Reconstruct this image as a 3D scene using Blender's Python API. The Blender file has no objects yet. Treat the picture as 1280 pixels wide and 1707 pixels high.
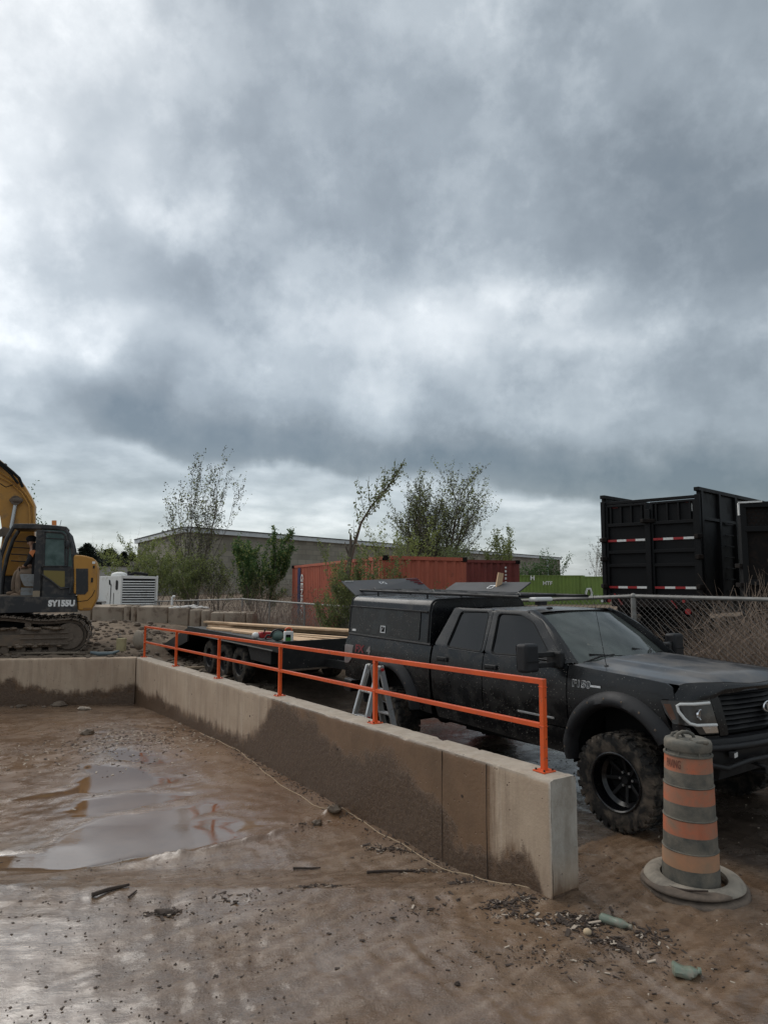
import bpy, bmesh, math, random
import numpy as np
from mathutils import Vector, Matrix
from mathutils.noise import fractal
R = math.radians
random.seed(7); rng = np.random.default_rng(11)
scene = bpy.context.scene
COL = scene.collection

# ------------------------------------------------------------------ camera
CAMH = 2.2425
pit, rol = R(5.92), R(0.20)
F_ = Vector((0, math.cos(pit), math.sin(pit))); U_ = Vector((0, -math.sin(pit), math.cos(pit))); R_ = Vector((1, 0, 0))
R2 = R_*math.cos(rol) + U_*math.sin(rol); U2 = -R_*math.sin(rol) + U_*math.cos(rol)
cd = bpy.data.cameras.new('camera'); cam = bpy.data.objects.new('camera', cd); COL.objects.link(cam)
M = Matrix((R2, U2, -F_)).transposed().to_4x4(); M.translation = Vector((0, 0, CAMH))
cam.matrix_world = M
cd.sensor_fit = 'HORIZONTAL'; cd.sensor_width = 36; cd.lens = 1120/1280*36
cd.clip_start = 0.05; cd.clip_end = 3000
scene.camera = cam

# ------------------------------------------------------------------ world
w = bpy.data.worlds.new('World'); scene.world = w; w.use_nodes = True
nt = w.node_tree; nt.nodes.clear()
def N(kind, **kw):
    n = nt.nodes.new(kind)
    for k, v in kw.items():
        if k == 'op': n.operation = v
        else: setattr(n, k, v)
    return n
def L(a, b): nt.links.new(a, b)
def mth(op, a, b=None, c=None, clamp=False):
    n = N('ShaderNodeMath', op=op); n.use_clamp = clamp
    for i, v in enumerate((a, b, c)):
        if v is None: continue
        if isinstance(v, (int, float)): n.inputs[i].default_value = v
        else: L(v, n.inputs[i])
    return n.outputs[0]
tc = N('ShaderNodeTexCoord')
sep = N('ShaderNodeSeparateXYZ'); L(tc.outputs['Generated'], sep.inputs[0])
X, Y, Z = sep.outputs
den = mth('ADD', mth('MAXIMUM', Z, 0.0), 0.22)
cx = mth('DIVIDE', X, den); cy = mth('DIVIDE', Y, den)
comb = N('ShaderNodeCombineXYZ'); L(cx, comb.inputs[0]); L(cy, comb.inputs[1]); comb.inputs[2].default_value = 3.7
def noise(vec, scale, detail, rough, dist=0.0, off=0.0):
    n = N('ShaderNodeTexNoise'); n.inputs['Scale'].default_value = scale; n.inputs['Detail'].default_value = detail
    n.inputs['Roughness'].default_value = rough; n.inputs['Distortion'].default_value = dist
    mp = N('ShaderNodeMapping'); mp.inputs['Location'].default_value = (off, off*.7, off*.3); L(vec, mp.inputs[0]); L(mp.outputs[0], n.inputs['Vector'])
    return n.outputs['Fac']
n1 = noise(comb.outputs[0], 1.1, 8, 0.50, 0, 2.3)
n2 = noise(comb.outputs[0], 3.2, 7, 0.55, 0, 9.1)
n3 = noise(tc.outputs['Generated'], 3.0, 7, 0.52, 0, 4.4)
n4 = noise(tc.outputs['Generated'], 3.4, 7, 0.52, 0, 14.4)
n5 = noise(tc.outputs['Generated'], 6.0, 9, 0.50, 0, 21.4)
n6 = noise(tc.outputs['Generated'], 15, 7, 0.55, 0, 31.4)
az = mth('ADD', mth('ARCTAN2', X, Y), mth('MULTIPLY', mth('SUBTRACT', n3, 0.5), 0.34))
el = mth('ADD', mth('ARCSINE', Z), mth('MULTIPLY', mth('SUBTRACT', n4, 0.5), 0.22))
# broad cloud masses of this sky: (azimuth, elevation, half widths in degrees, gain)
BL = [(-31, 28, 7, 9, .22), (-20.5, 30, 2.4, 4.5, .20), (-22, 18.8, 5.2, 2.0, .24), (-30, 17.5, 6, 2.4, .18), (-33, 13, 6, 3.0, .22), (-22, 40, 9, 7, .10), (-4, 32, 12, 9, -.04), (26, 31, 13, 10, -.10),
      (-8, 17.5, 8, 1.6, -.08), (5, 19.5, 6, 2.4, .20), (12, 22.5, 5, 2.2, .20), (20, 18.5, 7, 1.6, .17), (-5, 22, 9, 2.6, .07), (-9, 27, 8, 3, -.05), (19, 23, 6, 2.5, -.04), (28, 16, 6, 2.5, -.05),
      (-15, 18.0, 9, 2.8, .20), (-24, 22.5, 5, 2, .10), (24, 26, 10, 8, -.08), (-75, 35, 35, 25, .20), (-120, 45, 45, 30, .20), (150, 50, 60, 30, .32), (0, 88, 200, 26, .30), (-28, 37, 10, 9, .12), (75, 45, 35, 25, .04)]
tot = None
for a0, e0, sa, se, g in BL:
    da = mth('DIVIDE', mth('SUBTRACT', az, R(a0)), R(sa)); de = mth('DIVIDE', mth('SUBTRACT', el, R(e0)), R(se))
    q = mth('ADD', mth('MULTIPLY', da, da), mth('MULTIPLY', de, de))
    gsn = mth('MULTIPLY', mth('POWER', 2.71828, mth('MULTIPLY', q, -1.0)), g)
    tot = gsn if tot is None else mth('ADD', tot, gsn)
def nz0(n, k): return mth('MULTIPLY', mth('SUBTRACT', n, 0.5), k)
def mrange(v_, a, b, c0=0., c1=1., smooth=True):
    n = N('ShaderNodeMapRange'); n.interpolation_type = 'SMOOTHSTEP' if smooth else 'LINEAR'; L(v_, n.inputs[0])
    for i, q in enumerate((a, b, c0, c1)): n.inputs[i+1].default_value = q
    return n.outputs[0]
puff = mth('ADD', mrange(noise(tc.outputs['Generated'], 3.6, 10, 0.60, 0, 51.0), .42, .59, -.065, .075), mrange(noise(tc.outputs['Generated'], 8.5, 9, 0.60, 0, 61.0), .45, .60, -.03, .045))
main = mth('ADD', mth('ADD', mth('ADD', tot, puff), .49), mth('ADD', nz0(n1, .38), mth('ADD', nz0(n2, .20), mth('ADD', nz0(n5, .42), nz0(n6, .20)))))
# flat underside of the large cloud, its edge falling to the right
e2 = mth('ADD', mth('ARCSINE', Z), mth('ADD', nz0(n5, R(5.0)), nz0(n6, R(2.2)))); az2 = mth('ARCTAN2', X, Y)
edge = mth('ADD', mth('MULTIPLY', az2, -.115), R(8.6)); rel = mth('SUBTRACT', e2, edge)
g_ = mth('DIVIDE', mth('SUBTRACT', rel, R(1.9)), R(2.7)); belly = mth('MULTIPLY', mth('POWER', 2.71828, mth('MULTIPLY', mth('MULTIPLY', g_, g_), -1.0)), -.45)
belly = mth('MULTIPLY', belly, mrange(mth('ADD', az2, nz0(n3, .3)), R(-27), R(-19)))
main = mth('ADD', main, belly)
low = mth('ADD', mth('ADD', mth('MULTIPLY', tot, .25), .59), mth('ADD', nz0(n1, .85), mth('ADD', nz0(n2, .75), nz0(n6, .22))))
mk_ = mrange(rel, R(-.7), R(.75)); v = N('ShaderNodeMixRGB'); L(mk_, v.inputs[0]); L(low, v.inputs[1]); L(main, v.inputs[2]); v = mth('ADD', v.outputs[0], 0.0, clamp=True)
ramp = N('ShaderNodeValToRGB'); cr = ramp.color_ramp
cr.elements[0].position = 0.0; cr.elements[0].color = (.105, .130, .145, 1)
cr.elements[1].position = 1.0; cr.elements[1].color = (.93, .95, .95, 1)
for p, c in ((.25, (.178, .203, .216)), (.45, (.280, .315, .335)), (.62, (.412, .452, .473)), (.80, (.620, .655, .670))):
    e = cr.elements.new(p); e.color = (*c, 1)
L(v, ramp.inputs[0])
SUN_EL, SUN_AZ = R(48), R(-50)      # behind the clouds, ahead and to the left
sky = N('ShaderNodeTexSky'); sky.sky_type = 'NISHITA'; sky.sun_disc = False
sky.sun_elevation = SUN_EL; sky.sun_rotation = SUN_AZ
mx = N('ShaderNodeMixRGB'); mx.inputs[0].default_value = 0.02; L(ramp.outputs[0], mx.inputs[1]); L(sky.outputs[0], mx.inputs[2])
bg = N('ShaderNodeBackground'); bg.inputs[1].default_value = 1.0; L(mx.outputs[0], bg.inputs[0])
wo = N('ShaderNodeOutputWorld'); L(bg.outputs[0], wo.inputs[0])
sd = bpy.data.lights.new('sun', 'SUN'); sd.energy = 1.5; sd.angle = R(50); sd.color = (1, .95, .88)
so = bpy.data.objects.new('sun', sd); COL.objects.link(so)
sdir = Vector((math.sin(SUN_AZ)*math.cos(SUN_EL), math.cos(SUN_AZ)*math.cos(SUN_EL), math.sin(SUN_EL)))
so.rotation_euler = sdir.to_track_quat('Z', 'Y').to_euler(); so.location = (0, 0, 30)
vs = scene.view_settings; vs.view_transform = 'Standard'; vs.look = 'None'; vs.exposure = 0.20; vs.gamma = 1; vs.use_curve_mapping = False

# ------------------------------------------------------------------ materials
def mat(name, base=(.5, .5, .5), rough=.6, metal=0.0, coat=0.0, var=None, vscale=4.0, vdetail=6, bump=0.0, bscale=30, spec=.5,
        dirt=None, dscale=3.0, dlo=.5, dhi=.65, drough=.85, speck=None, sscale=60, sth=.12, streak=0, rvar=0.0, trans=0.0, ior=1.45, coord='Object', sub=0):
    """layered procedural: base colour with noise to var, a dirt layer, specks, streaks, bump"""
    m = bpy.data.materials.new(name); m.use_nodes = True; t = m.node_tree; nd = t.nodes; nd.clear()
    out = nd.new('ShaderNodeOutputMaterial'); p = nd.new('ShaderNodeBsdfPrincipled'); t.links.new(p.outputs[0], out.inputs[0])
    c = nd.new('ShaderNodeTexCoord'); src = c.outputs[coord]
    def nz(scale, det=5, rgh=.55, vec=None, dist=0):
        n = nd.new('ShaderNodeTexNoise'); n.inputs['Scale'].default_value = scale; n.inputs['Detail'].default_value = det
        n.inputs['Roughness'].default_value = rgh; n.inputs['Distortion'].default_value = dist; t.links.new(vec or src, n.inputs['Vector']); return n.outputs['Fac']
    def mr(v, a, b, c0=0, c1=1):
        n = nd.new('ShaderNodeMapRange'); t.links.new(v, n.inputs[0]); n.inputs[1].default_value = a; n.inputs[2].default_value = b
        n.inputs[3].default_value = c0; n.inputs[4].default_value = c1; return n.outputs[0]
    def mix(f, a, b):
        n = nd.new('ShaderNodeMixRGB')
        for i, v in enumerate((f, a, b)):
            if isinstance(v, (int, float)): n.inputs[i].default_value = v
            elif isinstance(v, tuple): n.inputs[i].default_value = (*v, 1)
            else: t.links.new(v, n.inputs[i])
        return n.outputs[0]
    def ma(op, a, b):
        n = nd.new('ShaderNodeMath'); n.operation = op
        for i, v in enumerate((a, b)):
            if isinstance(v, (int, float)): n.inputs[i].default_value = v
            else: t.links.new(v, n.inputs[i])
        return n.outputs[0]
    colr = base; ro = rough
    if var: colr = mix(mr(nz(vscale, vdetail), .3, .7), base, var)
    if streak:
        mp = nd.new('ShaderNodeMapping'); mp.inputs['Scale'].default_value = (streak, streak, .6); t.links.new(src, mp.inputs[0])
        s_ = mr(nz(1.0, 4, .6, mp.outputs[0]), .45, .75, 0, .45); colr = mix(s_, colr, tuple(x*.5 for x in base))
    if rvar:
        ro = mr(nz(vscale*1.7, 5), .3, .7, max(.02, rough-rvar), min(1, rough+rvar))
    if dirt:
        f = mr(nz(dscale, 8, .62, dist=.4), dlo, dhi); colr = mix(f, colr, dirt)
        ro = mix(f, (rough,)*3 if not rvar else ro, (drough,)*3)
    if speck:
        v_ = nd.new('ShaderNodeTexVoronoi'); v_.inputs['Scale'].default_value = sscale; t.links.new(src, v_.inputs['Vector'])
        f = ma('MULTIPLY', mr(v_.outputs['Distance'], sth, sth*.6), mr(nz(2.5, 3), .36, .58)); colr = mix(f, colr, speck)
    if isinstance(colr, tuple): p.inputs['Base Color'].default_value = (*colr, 1)
    else: t.links.new(colr, p.inputs['Base Color'])
    if isinstance(ro, (int, float)): p.inputs['Roughness'].default_value = ro
    else: t.links.new(ro, p.inputs['Roughness'])
    p.inputs['Metallic'].default_value = metal; p.inputs['Coat Weight'].default_value = coat; p.inputs['Coat Roughness'].default_value = .12
    p.inputs['Specular IOR Level'].default_value = spec; p.inputs['IOR'].default_value = ior
    if trans: p.inputs['Transmission Weight'].default_value = trans
    if bump:
        b = nd.new('ShaderNodeBump'); b.inputs['Strength'].default_value = bump; b.inputs['Distance'].default_value = .02
        t.links.new(nz(bscale, 8, .6), b.inputs['Height']); t.links.new(b.outputs[0], p.inputs['Normal'])
    return m
MUD = (.17, .125, .09); DUST = (.20, .185, .165)
m_paint = mat('dusty_black_paint', (.005, .0055, .0065), .22, coat=.08, spec=.42, dirt=(.020, .020, .020), dscale=2.6, dlo=.45, dhi=.78, drough=.5, speck=(.30, .28, .25), sscale=34, sth=.13)
m_paintlow = mat('muddy_black_paint', (.005, .0055, .0065), .22, coat=.08, spec=.40, dirt=(.024, .022, .020), dscale=5, dlo=.44, dhi=.78, drough=.6, speck=(.34, .31, .27), sscale=36, sth=.17)
m_hood = mat('dust_covered_black_hood', (.010, .011, .014), .30, coat=.4, dirt=(.095, .087, .080), dscale=1.7, dlo=.42, dhi=.58, drough=.6, speck=(.35, .33, .3), sscale=25, sth=.1)
m_trim = mat('black_plastic', (.010, .010, .011), .45, spec=.35, dirt=(.026, .025, .024), dscale=5, dlo=.45, dhi=.75)
m_flare = mat('textured_black_flare', (.010, .010, .012), .42, spec=.35, dirt=(.028, .028, .029), dscale=4, dlo=.4, dhi=.7, bump=.15, bscale=300)
m_dark = mat('matte_black', (.006, .006, .006), .9)  # matte black of real dark parts and of sheets standing in for shade
m_glass = mat('tinted_glass', (.003, .004, .005), .03, spec=.42, dirt=(.018, .019, .020), dscale=1.8, dlo=.5, dhi=.9, drough=.2, speck=(.2, .2, .19), sscale=50, sth=.08)
m_screen = mat('windscreen_glass', (.030, .042, .040), .12, spec=.7, dirt=(.085, .098, .092), dscale=2.2, dlo=.35, dhi=.75, drough=.4)  # lighter greenish layer paints the hazy reflection; replaced further down
m_rubber = mat('tyre_rubber', (.012, .0115, .011), .7, spec=.3, dirt=(.105, .085, .066), dscale=7, dlo=.44, dhi=.66, bump=.2, bscale=90)
m_rim = mat('gloss_black_rim', (.004, .004, .005), .22, coat=.3, spec=.3, dirt=(.03, .028, .026), dscale=8, dlo=.55, dhi=.75)
m_chrome = mat('chrome', (.75, .76, .78), .15, metal=1, dirt=(.25, .23, .2), dscale=10, dlo=.55, dhi=.8)
m_alu = mat('aluminium', (.62, .63, .64), .38, metal=.85, dirt=(.22, .20, .17), dscale=14, dlo=.52, dhi=.72)
m_white = mat('white_lens', (.62, .62, .60), .3)
m_lampglass = mat('smoked_lens', (.035, .034, .032), .12, coat=.8, dirt=(.16, .12, .08), dscale=3, dlo=.55, dhi=.9)
m_amber = mat('amber_lens', (.10, .045, .025), .25, coat=.5)
m_red = mat('red_plastic', (.32, .018, .02), .4)
m_tail = mat('grey_tail_lens', (.22, .20, .19), .3, coat=.4, var=(.15, .12, .12), vscale=8)
m_orange = mat('orange_rail_paint', (.74, .105, .016), .36, coat=.2, var=(.58, .075, .013), vscale=5, dirt=(.30, .10, .05), dscale=16, dlo=.60, dhi=.72, speck=(.06, .03, .02), sscale=30, sth=.07, bump=.05, bscale=60)
m_wood = mat('fresh_lumber', (.62, .43, .27), .75, var=(.48, .31, .18), vscale=5, speck=(.3, .17, .09), sscale=9, sth=.08, bump=.1, bscale=60)
m_yel = mat('excavator_yellow', (.46, .225, .035), .5, coat=.1, var=(.38, .18, .03), vscale=3, dirt=(.20, .13, .07), dscale=3.5, dlo=.55, dhi=.8)
m_steel = mat('dirty_steel', (.10, .085, .07), .7, metal=.3, dirt=MUD, dscale=6, dlo=.35, dhi=.6, bump=.4, bscale=25)
m_mudsteel = mat('mud_caked_steel', (.10, .078, .060), .9, var=(.15, .115, .088), vscale=7, bump=.7, bscale=18)
m_exblack = mat('excavator_black', (.020, .021, .023), .5, dirt=(.12, .105, .09), dscale=5, dlo=.5, dhi=.75)
m_green_glass = mat('green_cab_glass', (.02, .05, .045), .1, dirt=(.10, .15, .14), dscale=3, dlo=.4, dhi=.7, drough=.3)
m_letter = mat('white_lettering', (.72, .72, .70), .6, dirt=(.4, .38, .35), dscale=20, dlo=.5, dhi=.8)
m_trailer = mat('black_trailer_steel', (.010, .010, .010), .6, dirt=(.035, .032, .03), dscale=4, dlo=.5, dhi=.8, speck=(.34, .30, .26), sscale=16, sth=.12)
m_dump = mat('weathered_black_steel', (.0045, .0048, .0055), .55, spec=.25, dirt=(.012, .011, .010), dscale=2.0, dlo=.5, dhi=.8, bump=.15, bscale=8)
m_dumprust = mat('rusty_black_steel', (.009, .0075, .007), .8, spec=.2, dirt=(.022, .015, .012), dscale=5, dlo=.45, dhi=.7, bump=.2, bscale=20)
m_galv = mat('galvanised_steel', (.27, .265, .25), .55, metal=.3, var=(.19, .18, .165), vscale=12)
m_wire = mat('galvanised_wire', (.20, .185, .17), .6, metal=.3, var=(.13, .11, .10), vscale=5)
m_cont1 = mat('orange_red_container', (.44, .115, .065), .65, var=(.35, .09, .052), vscale=1.2, streak=5, dirt=(.14, .05, .03), dscale=5, dlo=.6, dhi=.78)
m_cont2 = mat('maroon_container', (.21, .048, .038), .65, var=(.155, .036, .03), vscale=1.5, streak=5, dirt=(.08, .03, .025), dscale=5, dlo=.58, dhi=.8)
m_cont3 = mat('green_container', (.17, .25, .05), .6, var=(.135, .20, .045), vscale=.8, streak=2)
m_navy = mat('navy_panel', (.02, .03, .10), .6)
m_flash = mat('pale_roof_flashing', (.55, .57, .58), .5, var=(.45, .47, .48), vscale=2)
m_bark = mat('grey_bark', (.13, .11, .085), .9, var=(.08, .065, .05), vscale=12)
m_twig = mat('dry_twig', (.27, .20, .15), .9, var=(.17, .125, .095), vscale=20)
m_leaf1 = mat('young_green_leaf', (.15, .18, .07), .6, var=(.11, .135, .055), vscale=2)
m_leaf2 = mat('yellow_green_leaf', (.27, .30, .10), .6, var=(.19, .225, .07), vscale=2)
m_leaf3 = mat('dark_green_leaf', (.075, .14, .04), .6, var=(.05, .10, .03), vscale=2)
m_pine = mat('pine_needles', (.014, .024, .012), .8, var=(.008, .014, .008), vscale=1)
m_leafdim = mat('olive_bud_leaf', (.085, .088, .06), .7, var=(.06, .06, .045), vscale=2)
m_debris = mat('dark_wood_chip', (.060, .042, .032), .9, var=(.035, .025, .02), vscale=30)
m_pale = mat('pale_chip', (.36, .30, .24), .85)
m_bottle = mat('green_plastic_bottle', (.15, .185, .14), .28, coat=.3, dirt=(.22, .19, .15), dscale=14, dlo=.45, dhi=.65, trans=.0)
m_skin = mat('skin', (.42, .25, .17), .6); m_tan = mat('tan_work_trousers', (.27, .195, .14), .9, var=(.19, .14, .10), vscale=10, bump=.3, bscale=14)
m_hivis = mat('orange_hi_vis', (.60, .20, .07), .8); m_black_cloth = mat('black_cloth', (.014, .014, .016), .9)
m_boot = mat('tan_boot', (.22, .15, .10), .85)
m_seat = mat('grey_seat', (.26, .27, .27), .6, dirt=(.18, .15, .12), dscale=8, dlo=.5, dhi=.75)
m_genwhite = mat('white_enclosure', (.62, .62, .60), .5, dirt=(.36, .33, .29), dscale=4, dlo=.55, dhi=.8)
m_bdrum = mat('dusty_dark_grey_drum', (.065, .067, .060), .7, dirt=(.19, .165, .13), dscale=7, dlo=.33, dhi=.68, speck=(.25, .22, .18), sscale=60, sth=.15, bump=.2, bscale=40)
m_borange = mat('dirty_orange_sheeting', (.52, .140, .065), .55, dirt=(.27, .17, .115), dscale=6, dlo=.34, dhi=.66, streak=9, speck=(.12, .09, .07), sscale=40, sth=.14)
m_borange2 = mat('faded_orange_sheeting', (.44, .22, .12), .6, dirt=(.30, .20, .13), dscale=5, dlo=.35, dhi=.65)
m_bbase = mat('dusty_rubber_ring', (.13, .115, .095), .85, dirt=(.27, .235, .19), dscale=6, dlo=.35, dhi=.6, bump=.3, bscale=40)
m_brub2 = mat('muddy_rubber_ring', (.085, .065, .05), .8, dirt=(.16, .12, .09), dscale=9, dlo=.4, dhi=.7, bump=.3, bscale=40)

def leafy(m):
    """leaves let some light through"""
    t = m.node_tree; nd = t.nodes; p = next(n for n in nd if n.type == 'BSDF_PRINCIPLED'); out = next(n for n in nd if n.type == 'OUTPUT_MATERIAL')
    tr = nd.new('ShaderNodeBsdfTranslucent'); mx_ = nd.new('ShaderNodeMixShader'); mx_.inputs[0].default_value = .45; src = p.inputs['Base Color'].links[0].from_socket
    t.links.new(src, tr.inputs['Color']); t.links.new(p.outputs[0], mx_.inputs[1]); t.links.new(tr.outputs[0], mx_.inputs[2]); t.links.new(mx_.outputs[0], out.inputs[0])
for m_ in (m_leaf1, m_leaf2, m_leaf3, m_leafdim): leafy(m_)
def window_mat(name, tint, reflection_haze, hz):
    m = bpy.data.materials.new(name); m.use_nodes = True; t = m.node_tree; nd = t.nodes; nd.clear(); out = nd.new('ShaderNodeOutputMaterial')
    tr = nd.new('ShaderNodeBsdfTransparent'); tr.inputs[0].default_value = (*tint, 1); gl_ = nd.new('ShaderNodeBsdfGlossy'); gl_.inputs['Roughness'].default_value = .05
    df = nd.new('ShaderNodeBsdfDiffuse'); df.inputs[0].default_value = (*reflection_haze, 1); fr = nd.new('ShaderNodeFresnel'); fr.inputs[0].default_value = 1.55
    m1 = nd.new('ShaderNodeMixShader'); m2 = nd.new('ShaderNodeMixShader'); c = nd.new('ShaderNodeTexCoord'); n = nd.new('ShaderNodeTexNoise'); n.inputs['Scale'].default_value = 3.5; n.inputs['Detail'].default_value = 8
    t.links.new(c.outputs['Object'], n.inputs['Vector']); r_ = nd.new('ShaderNodeMapRange'); t.links.new(n.outputs['Fac'], r_.inputs[0]); r_.inputs[1].default_value = .35; r_.inputs[2].default_value = .7; r_.inputs[3].default_value = hz*.55; r_.inputs[4].default_value = hz
    t.links.new(r_.outputs[0], m1.inputs[0]); t.links.new(tr.outputs[0], m1.inputs[1]); t.links.new(df.outputs[0], m1.inputs[2]); t.links.new(fr.outputs[0], m2.inputs[0]); t.links.new(m1.outputs[0], m2.inputs[1]); t.links.new(gl_.outputs[0], m2.inputs[2]); t.links.new(m2.outputs[0], out.inputs[0]); return m
m_screen = window_mat('windscreen_glass', (.42, .50, .46), (.26, .30, .28), .34)  # greenish diffuse layer stands in for the hazy reflection on the screen
# ------------------------------------------------------------------ mesh helpers
class MB:
    def __init__(s, off=(0, 0, 0)): s.v = []; s.f = []; s.off = Vector(off)
    def add(s, vs, fs):
        b = len(s.v); s.v += [tuple(Vector(p) - s.off) for p in vs]; s.f += [tuple(b+i for i in f) for f in fs]
    def box(s, c, d, rot=None, tz=1.0):
        c = Vector(c); vs = []
        for z in (-1, 1):
            k = tz if z > 0 else 1
            for x, y in ((-1, -1), (1, -1), (1, 1), (-1, 1)):
                p = Vector((x*d[0]/2*k, y*d[1]/2*k, z*d[2]/2)); vs.append(c + (rot @ p if rot else p))
        s.add(vs, [(3, 2, 1, 0), (4, 5, 6, 7), (0, 1, 5, 4), (1, 2, 6, 5), (2, 3, 7, 6), (3, 0, 4, 7)])
    def b2(s, a, b):
        s.box([(a[i]+b[i])/2 for i in range(3)], [abs(b[i]-a[i]) for i in range(3)])
    def beam(s, a, b, wd, ht, up=(0, 0, 1)):
        a, b = Vector(a), Vector(b); d = b-a; ln = d.length; z = d.normalized(); x = z.cross(Vector(up))
        if x.length < 1e-4: x = z.cross(Vector((1, 0, 0)))
        x.normalize(); y = z.cross(x); rot = Matrix((x, y, z)).transposed()
        s.box((a+b)/2, (wd, ht, ln), rot)
    def tube(s, pts, r, n=8, cap=True, closed=False):
        pts = [Vector(p) for p in pts]; m = len(pts); rs = r if isinstance(r, (list, tuple)) else [r]*m
        vs = []; prev = None
        for i, p in enumerate(pts):
            if closed: d = pts[(i+1) % m]-pts[i-1]
            else: d = (pts[min(i+1, m-1)]-pts[max(i-1, 0)])
            d = d.normalized() if d.length > 1e-9 else Vector((0, 0, 1))
            if prev is None:
                x = d.cross(Vector((0, 0, 1)));
                if x.length < .1: x = d.cross(Vector((1, 0, 0)))
            else: x = prev - d*prev.dot(d)
            if x.length < 1e-6: x = d.orthogonal()
            x.normalize(); prev = x; y = d.cross(x)
            for k in range(n):
                a = 2*math.pi*k/n; vs.append(p + (x*math.cos(a)+y*math.sin(a))*rs[i])
        fs = []
        for i in range(m if closed else m-1):
            j = (i+1) % m
            for k in range(n): fs.append((i*n+k, i*n+(k+1) % n, j*n+(k+1) % n, j*n+k))
        if cap and not closed: fs += [tuple(range(n-1, -1, -1)), tuple((m-1)*n+k for k in range(n))]
        s.add(vs, fs)
    def lathe(s, prof, n=32, M_=None, wob=None, close=False):
        """prof: (radius, axial); axis is local z, moved by matrix M_"""
        vs = []; m = len(prof)
        for r_, z in prof:
            for k in range(n):
                a = 2*math.pi*k/n; rr = r_*(1+(wob(a, z) if wob else 0)); p = Vector((rr*math.cos(a), rr*math.sin(a), z)); vs.append(M_ @ p if M_ else p)
        fs = [(i*n+k, i*n+(k+1) % n, (i+1)*n+(k+1) % n, (i+1)*n+k) for i in range(m-1) for k in range(n)]
        if close: fs += [tuple(range(n-1, -1, -1)), tuple((m-1)*n+k for k in range(n))]
        s.add(vs, fs)
    def prism(s, poly, fn, a, b):
        """poly of 2d points; fn(p, q, w) -> 3d ; extruded w = a..b"""
        n = len(poly); vs = [fn(p[0], p[1], a) for p in poly] + [fn(p[0], p[1], b) for p in poly]
        fs = [tuple(range(n-1, -1, -1)), tuple(range(n, 2*n))] + [(i, (i+1) % n, n+(i+1) % n, n+i) for i in range(n)]
        s.add(vs, fs)
    def grid(s, fn, us, vs_):
        P = [fn(u, v) for v in vs_ for u in us]; n = len(us)
        s.add(P, [(j*n+i, j*n+i+1, (j+1)*n+i+1, (j+1)*n+i) for j in range(len(vs_)-1) for i in range(n-1)])
    def ball(s, c, r, n=10, m=6, sq=(1, 1, 1)):
        c = Vector(c); vs = [c+Vector((0, 0, r*sq[2]))]
        for j in range(1, m):
            t = math.pi*j/m
            for k in range(n):
                a = 2*math.pi*k/n; vs.append(c+Vector((r*sq[0]*math.sin(t)*math.cos(a), r*sq[1]*math.sin(t)*math.sin(a), r*sq[2]*math.cos(t))))
        vs.append(c-Vector((0, 0, r*sq[2]))); e = len(vs)-1
        fs = [(0, 1+k, 1+(k+1) % n) for k in range(n)]
        fs += [(1+j*n+k, 1+(j+1)*n+k, 1+(j+1)*n+(k+1) % n, 1+j*n+(k+1) % n) for j in range(m-2) for k in range(n)]
        fs += [(e, 1+(m-2)*n+(k+1) % n, 1+(m-2)*n+k) for k in range(n)]
        s.add(vs, fs)
    def build(s, name, material, parent=None, smooth=False, bevel=0, kind=None, label=None, ang=40, seg=2, subs=0):
        me = bpy.data.meshes.new(name); me.from_pydata(s.v, [], s.f); me.update()
        return link(me, name, material, parent, smooth, bevel, kind, label, ang, seg, subs)
def link(me, name, material, parent=None, smooth=False, bevel=0, kind=None, label=None, ang=40, seg=2, subs=0):
    me.materials.append(material)
    if smooth:
        me.polygons.foreach_set('use_smooth', [True]*len(me.polygons))
        try: me.set_sharp_from_angle(angle=R(ang))
        except Exception: pass
    o = bpy.data.objects.new(name, me); COL.objects.link(o)
    if parent is not None: o.parent = parent
    if bevel:
        b = o.modifiers.new('bevel', 'BEVEL'); b.width = bevel; b.segments = seg; b.limit_method = 'ANGLE'; b.angle_limit = R(35)
    if subs:
        b = o.modifiers.new('sub', 'SUBSURF'); b.levels = subs; b.render_levels = subs
    if kind: o['kind'] = kind
    if label: o['label'] = label
    return o
def thing(name, label, cat, loc=(0, 0, 0), M_=None, group=None):
    o = bpy.data.objects.new(name, None); COL.objects.link(o); o.empty_display_size = .2
    if M_ is not None: o.matrix_world = M_
    else: o.location = loc
    o['label'] = label; o['category'] = cat
    if group: o['group'] = group
    return o
def tag(o, label, cat, group=None):
    o['label'] = label; o['category'] = cat
    if group: o['group'] = group
    return o
def kids(o): return [c for c in list(COL.objects) if c.parent == o]
def copy_tree(o, parent=None):
    c = o.copy(); COL.objects.link(c)
    if parent is not None: c.parent = parent
    for ch in kids(o): copy_tree(ch, c)
    return c
def text(name, s, size, material, M_, parent, ext=.002, bold=0.0, sx=1.0, label=None):
    cu = bpy.data.curves.new('tmp', 'FONT'); cu.body = s; cu.size = size; cu.extrude = ext; cu.offset = bold; cu.align_x = 'CENTER'; cu.align_y = 'CENTER'
    cu.resolution_u = 3
    o = bpy.data.objects.new('tmp', cu); COL.objects.link(o); bpy.context.view_layer.update()
    me = bpy.data.meshes.new_from_object(o.evaluated_get(bpy.context.evaluated_depsgraph_get()))
    COL.objects.unlink(o); bpy.data.objects.remove(o)
    me.transform(M_ @ Matrix.Diagonal((sx, 1, 1, 1))); me.materials.clear()
    return link(me, name, material, parent, label=label)
def axes(x, y, z, o=(0, 0, 0)):
    m = Matrix((Vector(x), Vector(y), Vector(z))).transposed().to_4x4(); m.translation = Vector(o); return m
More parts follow.
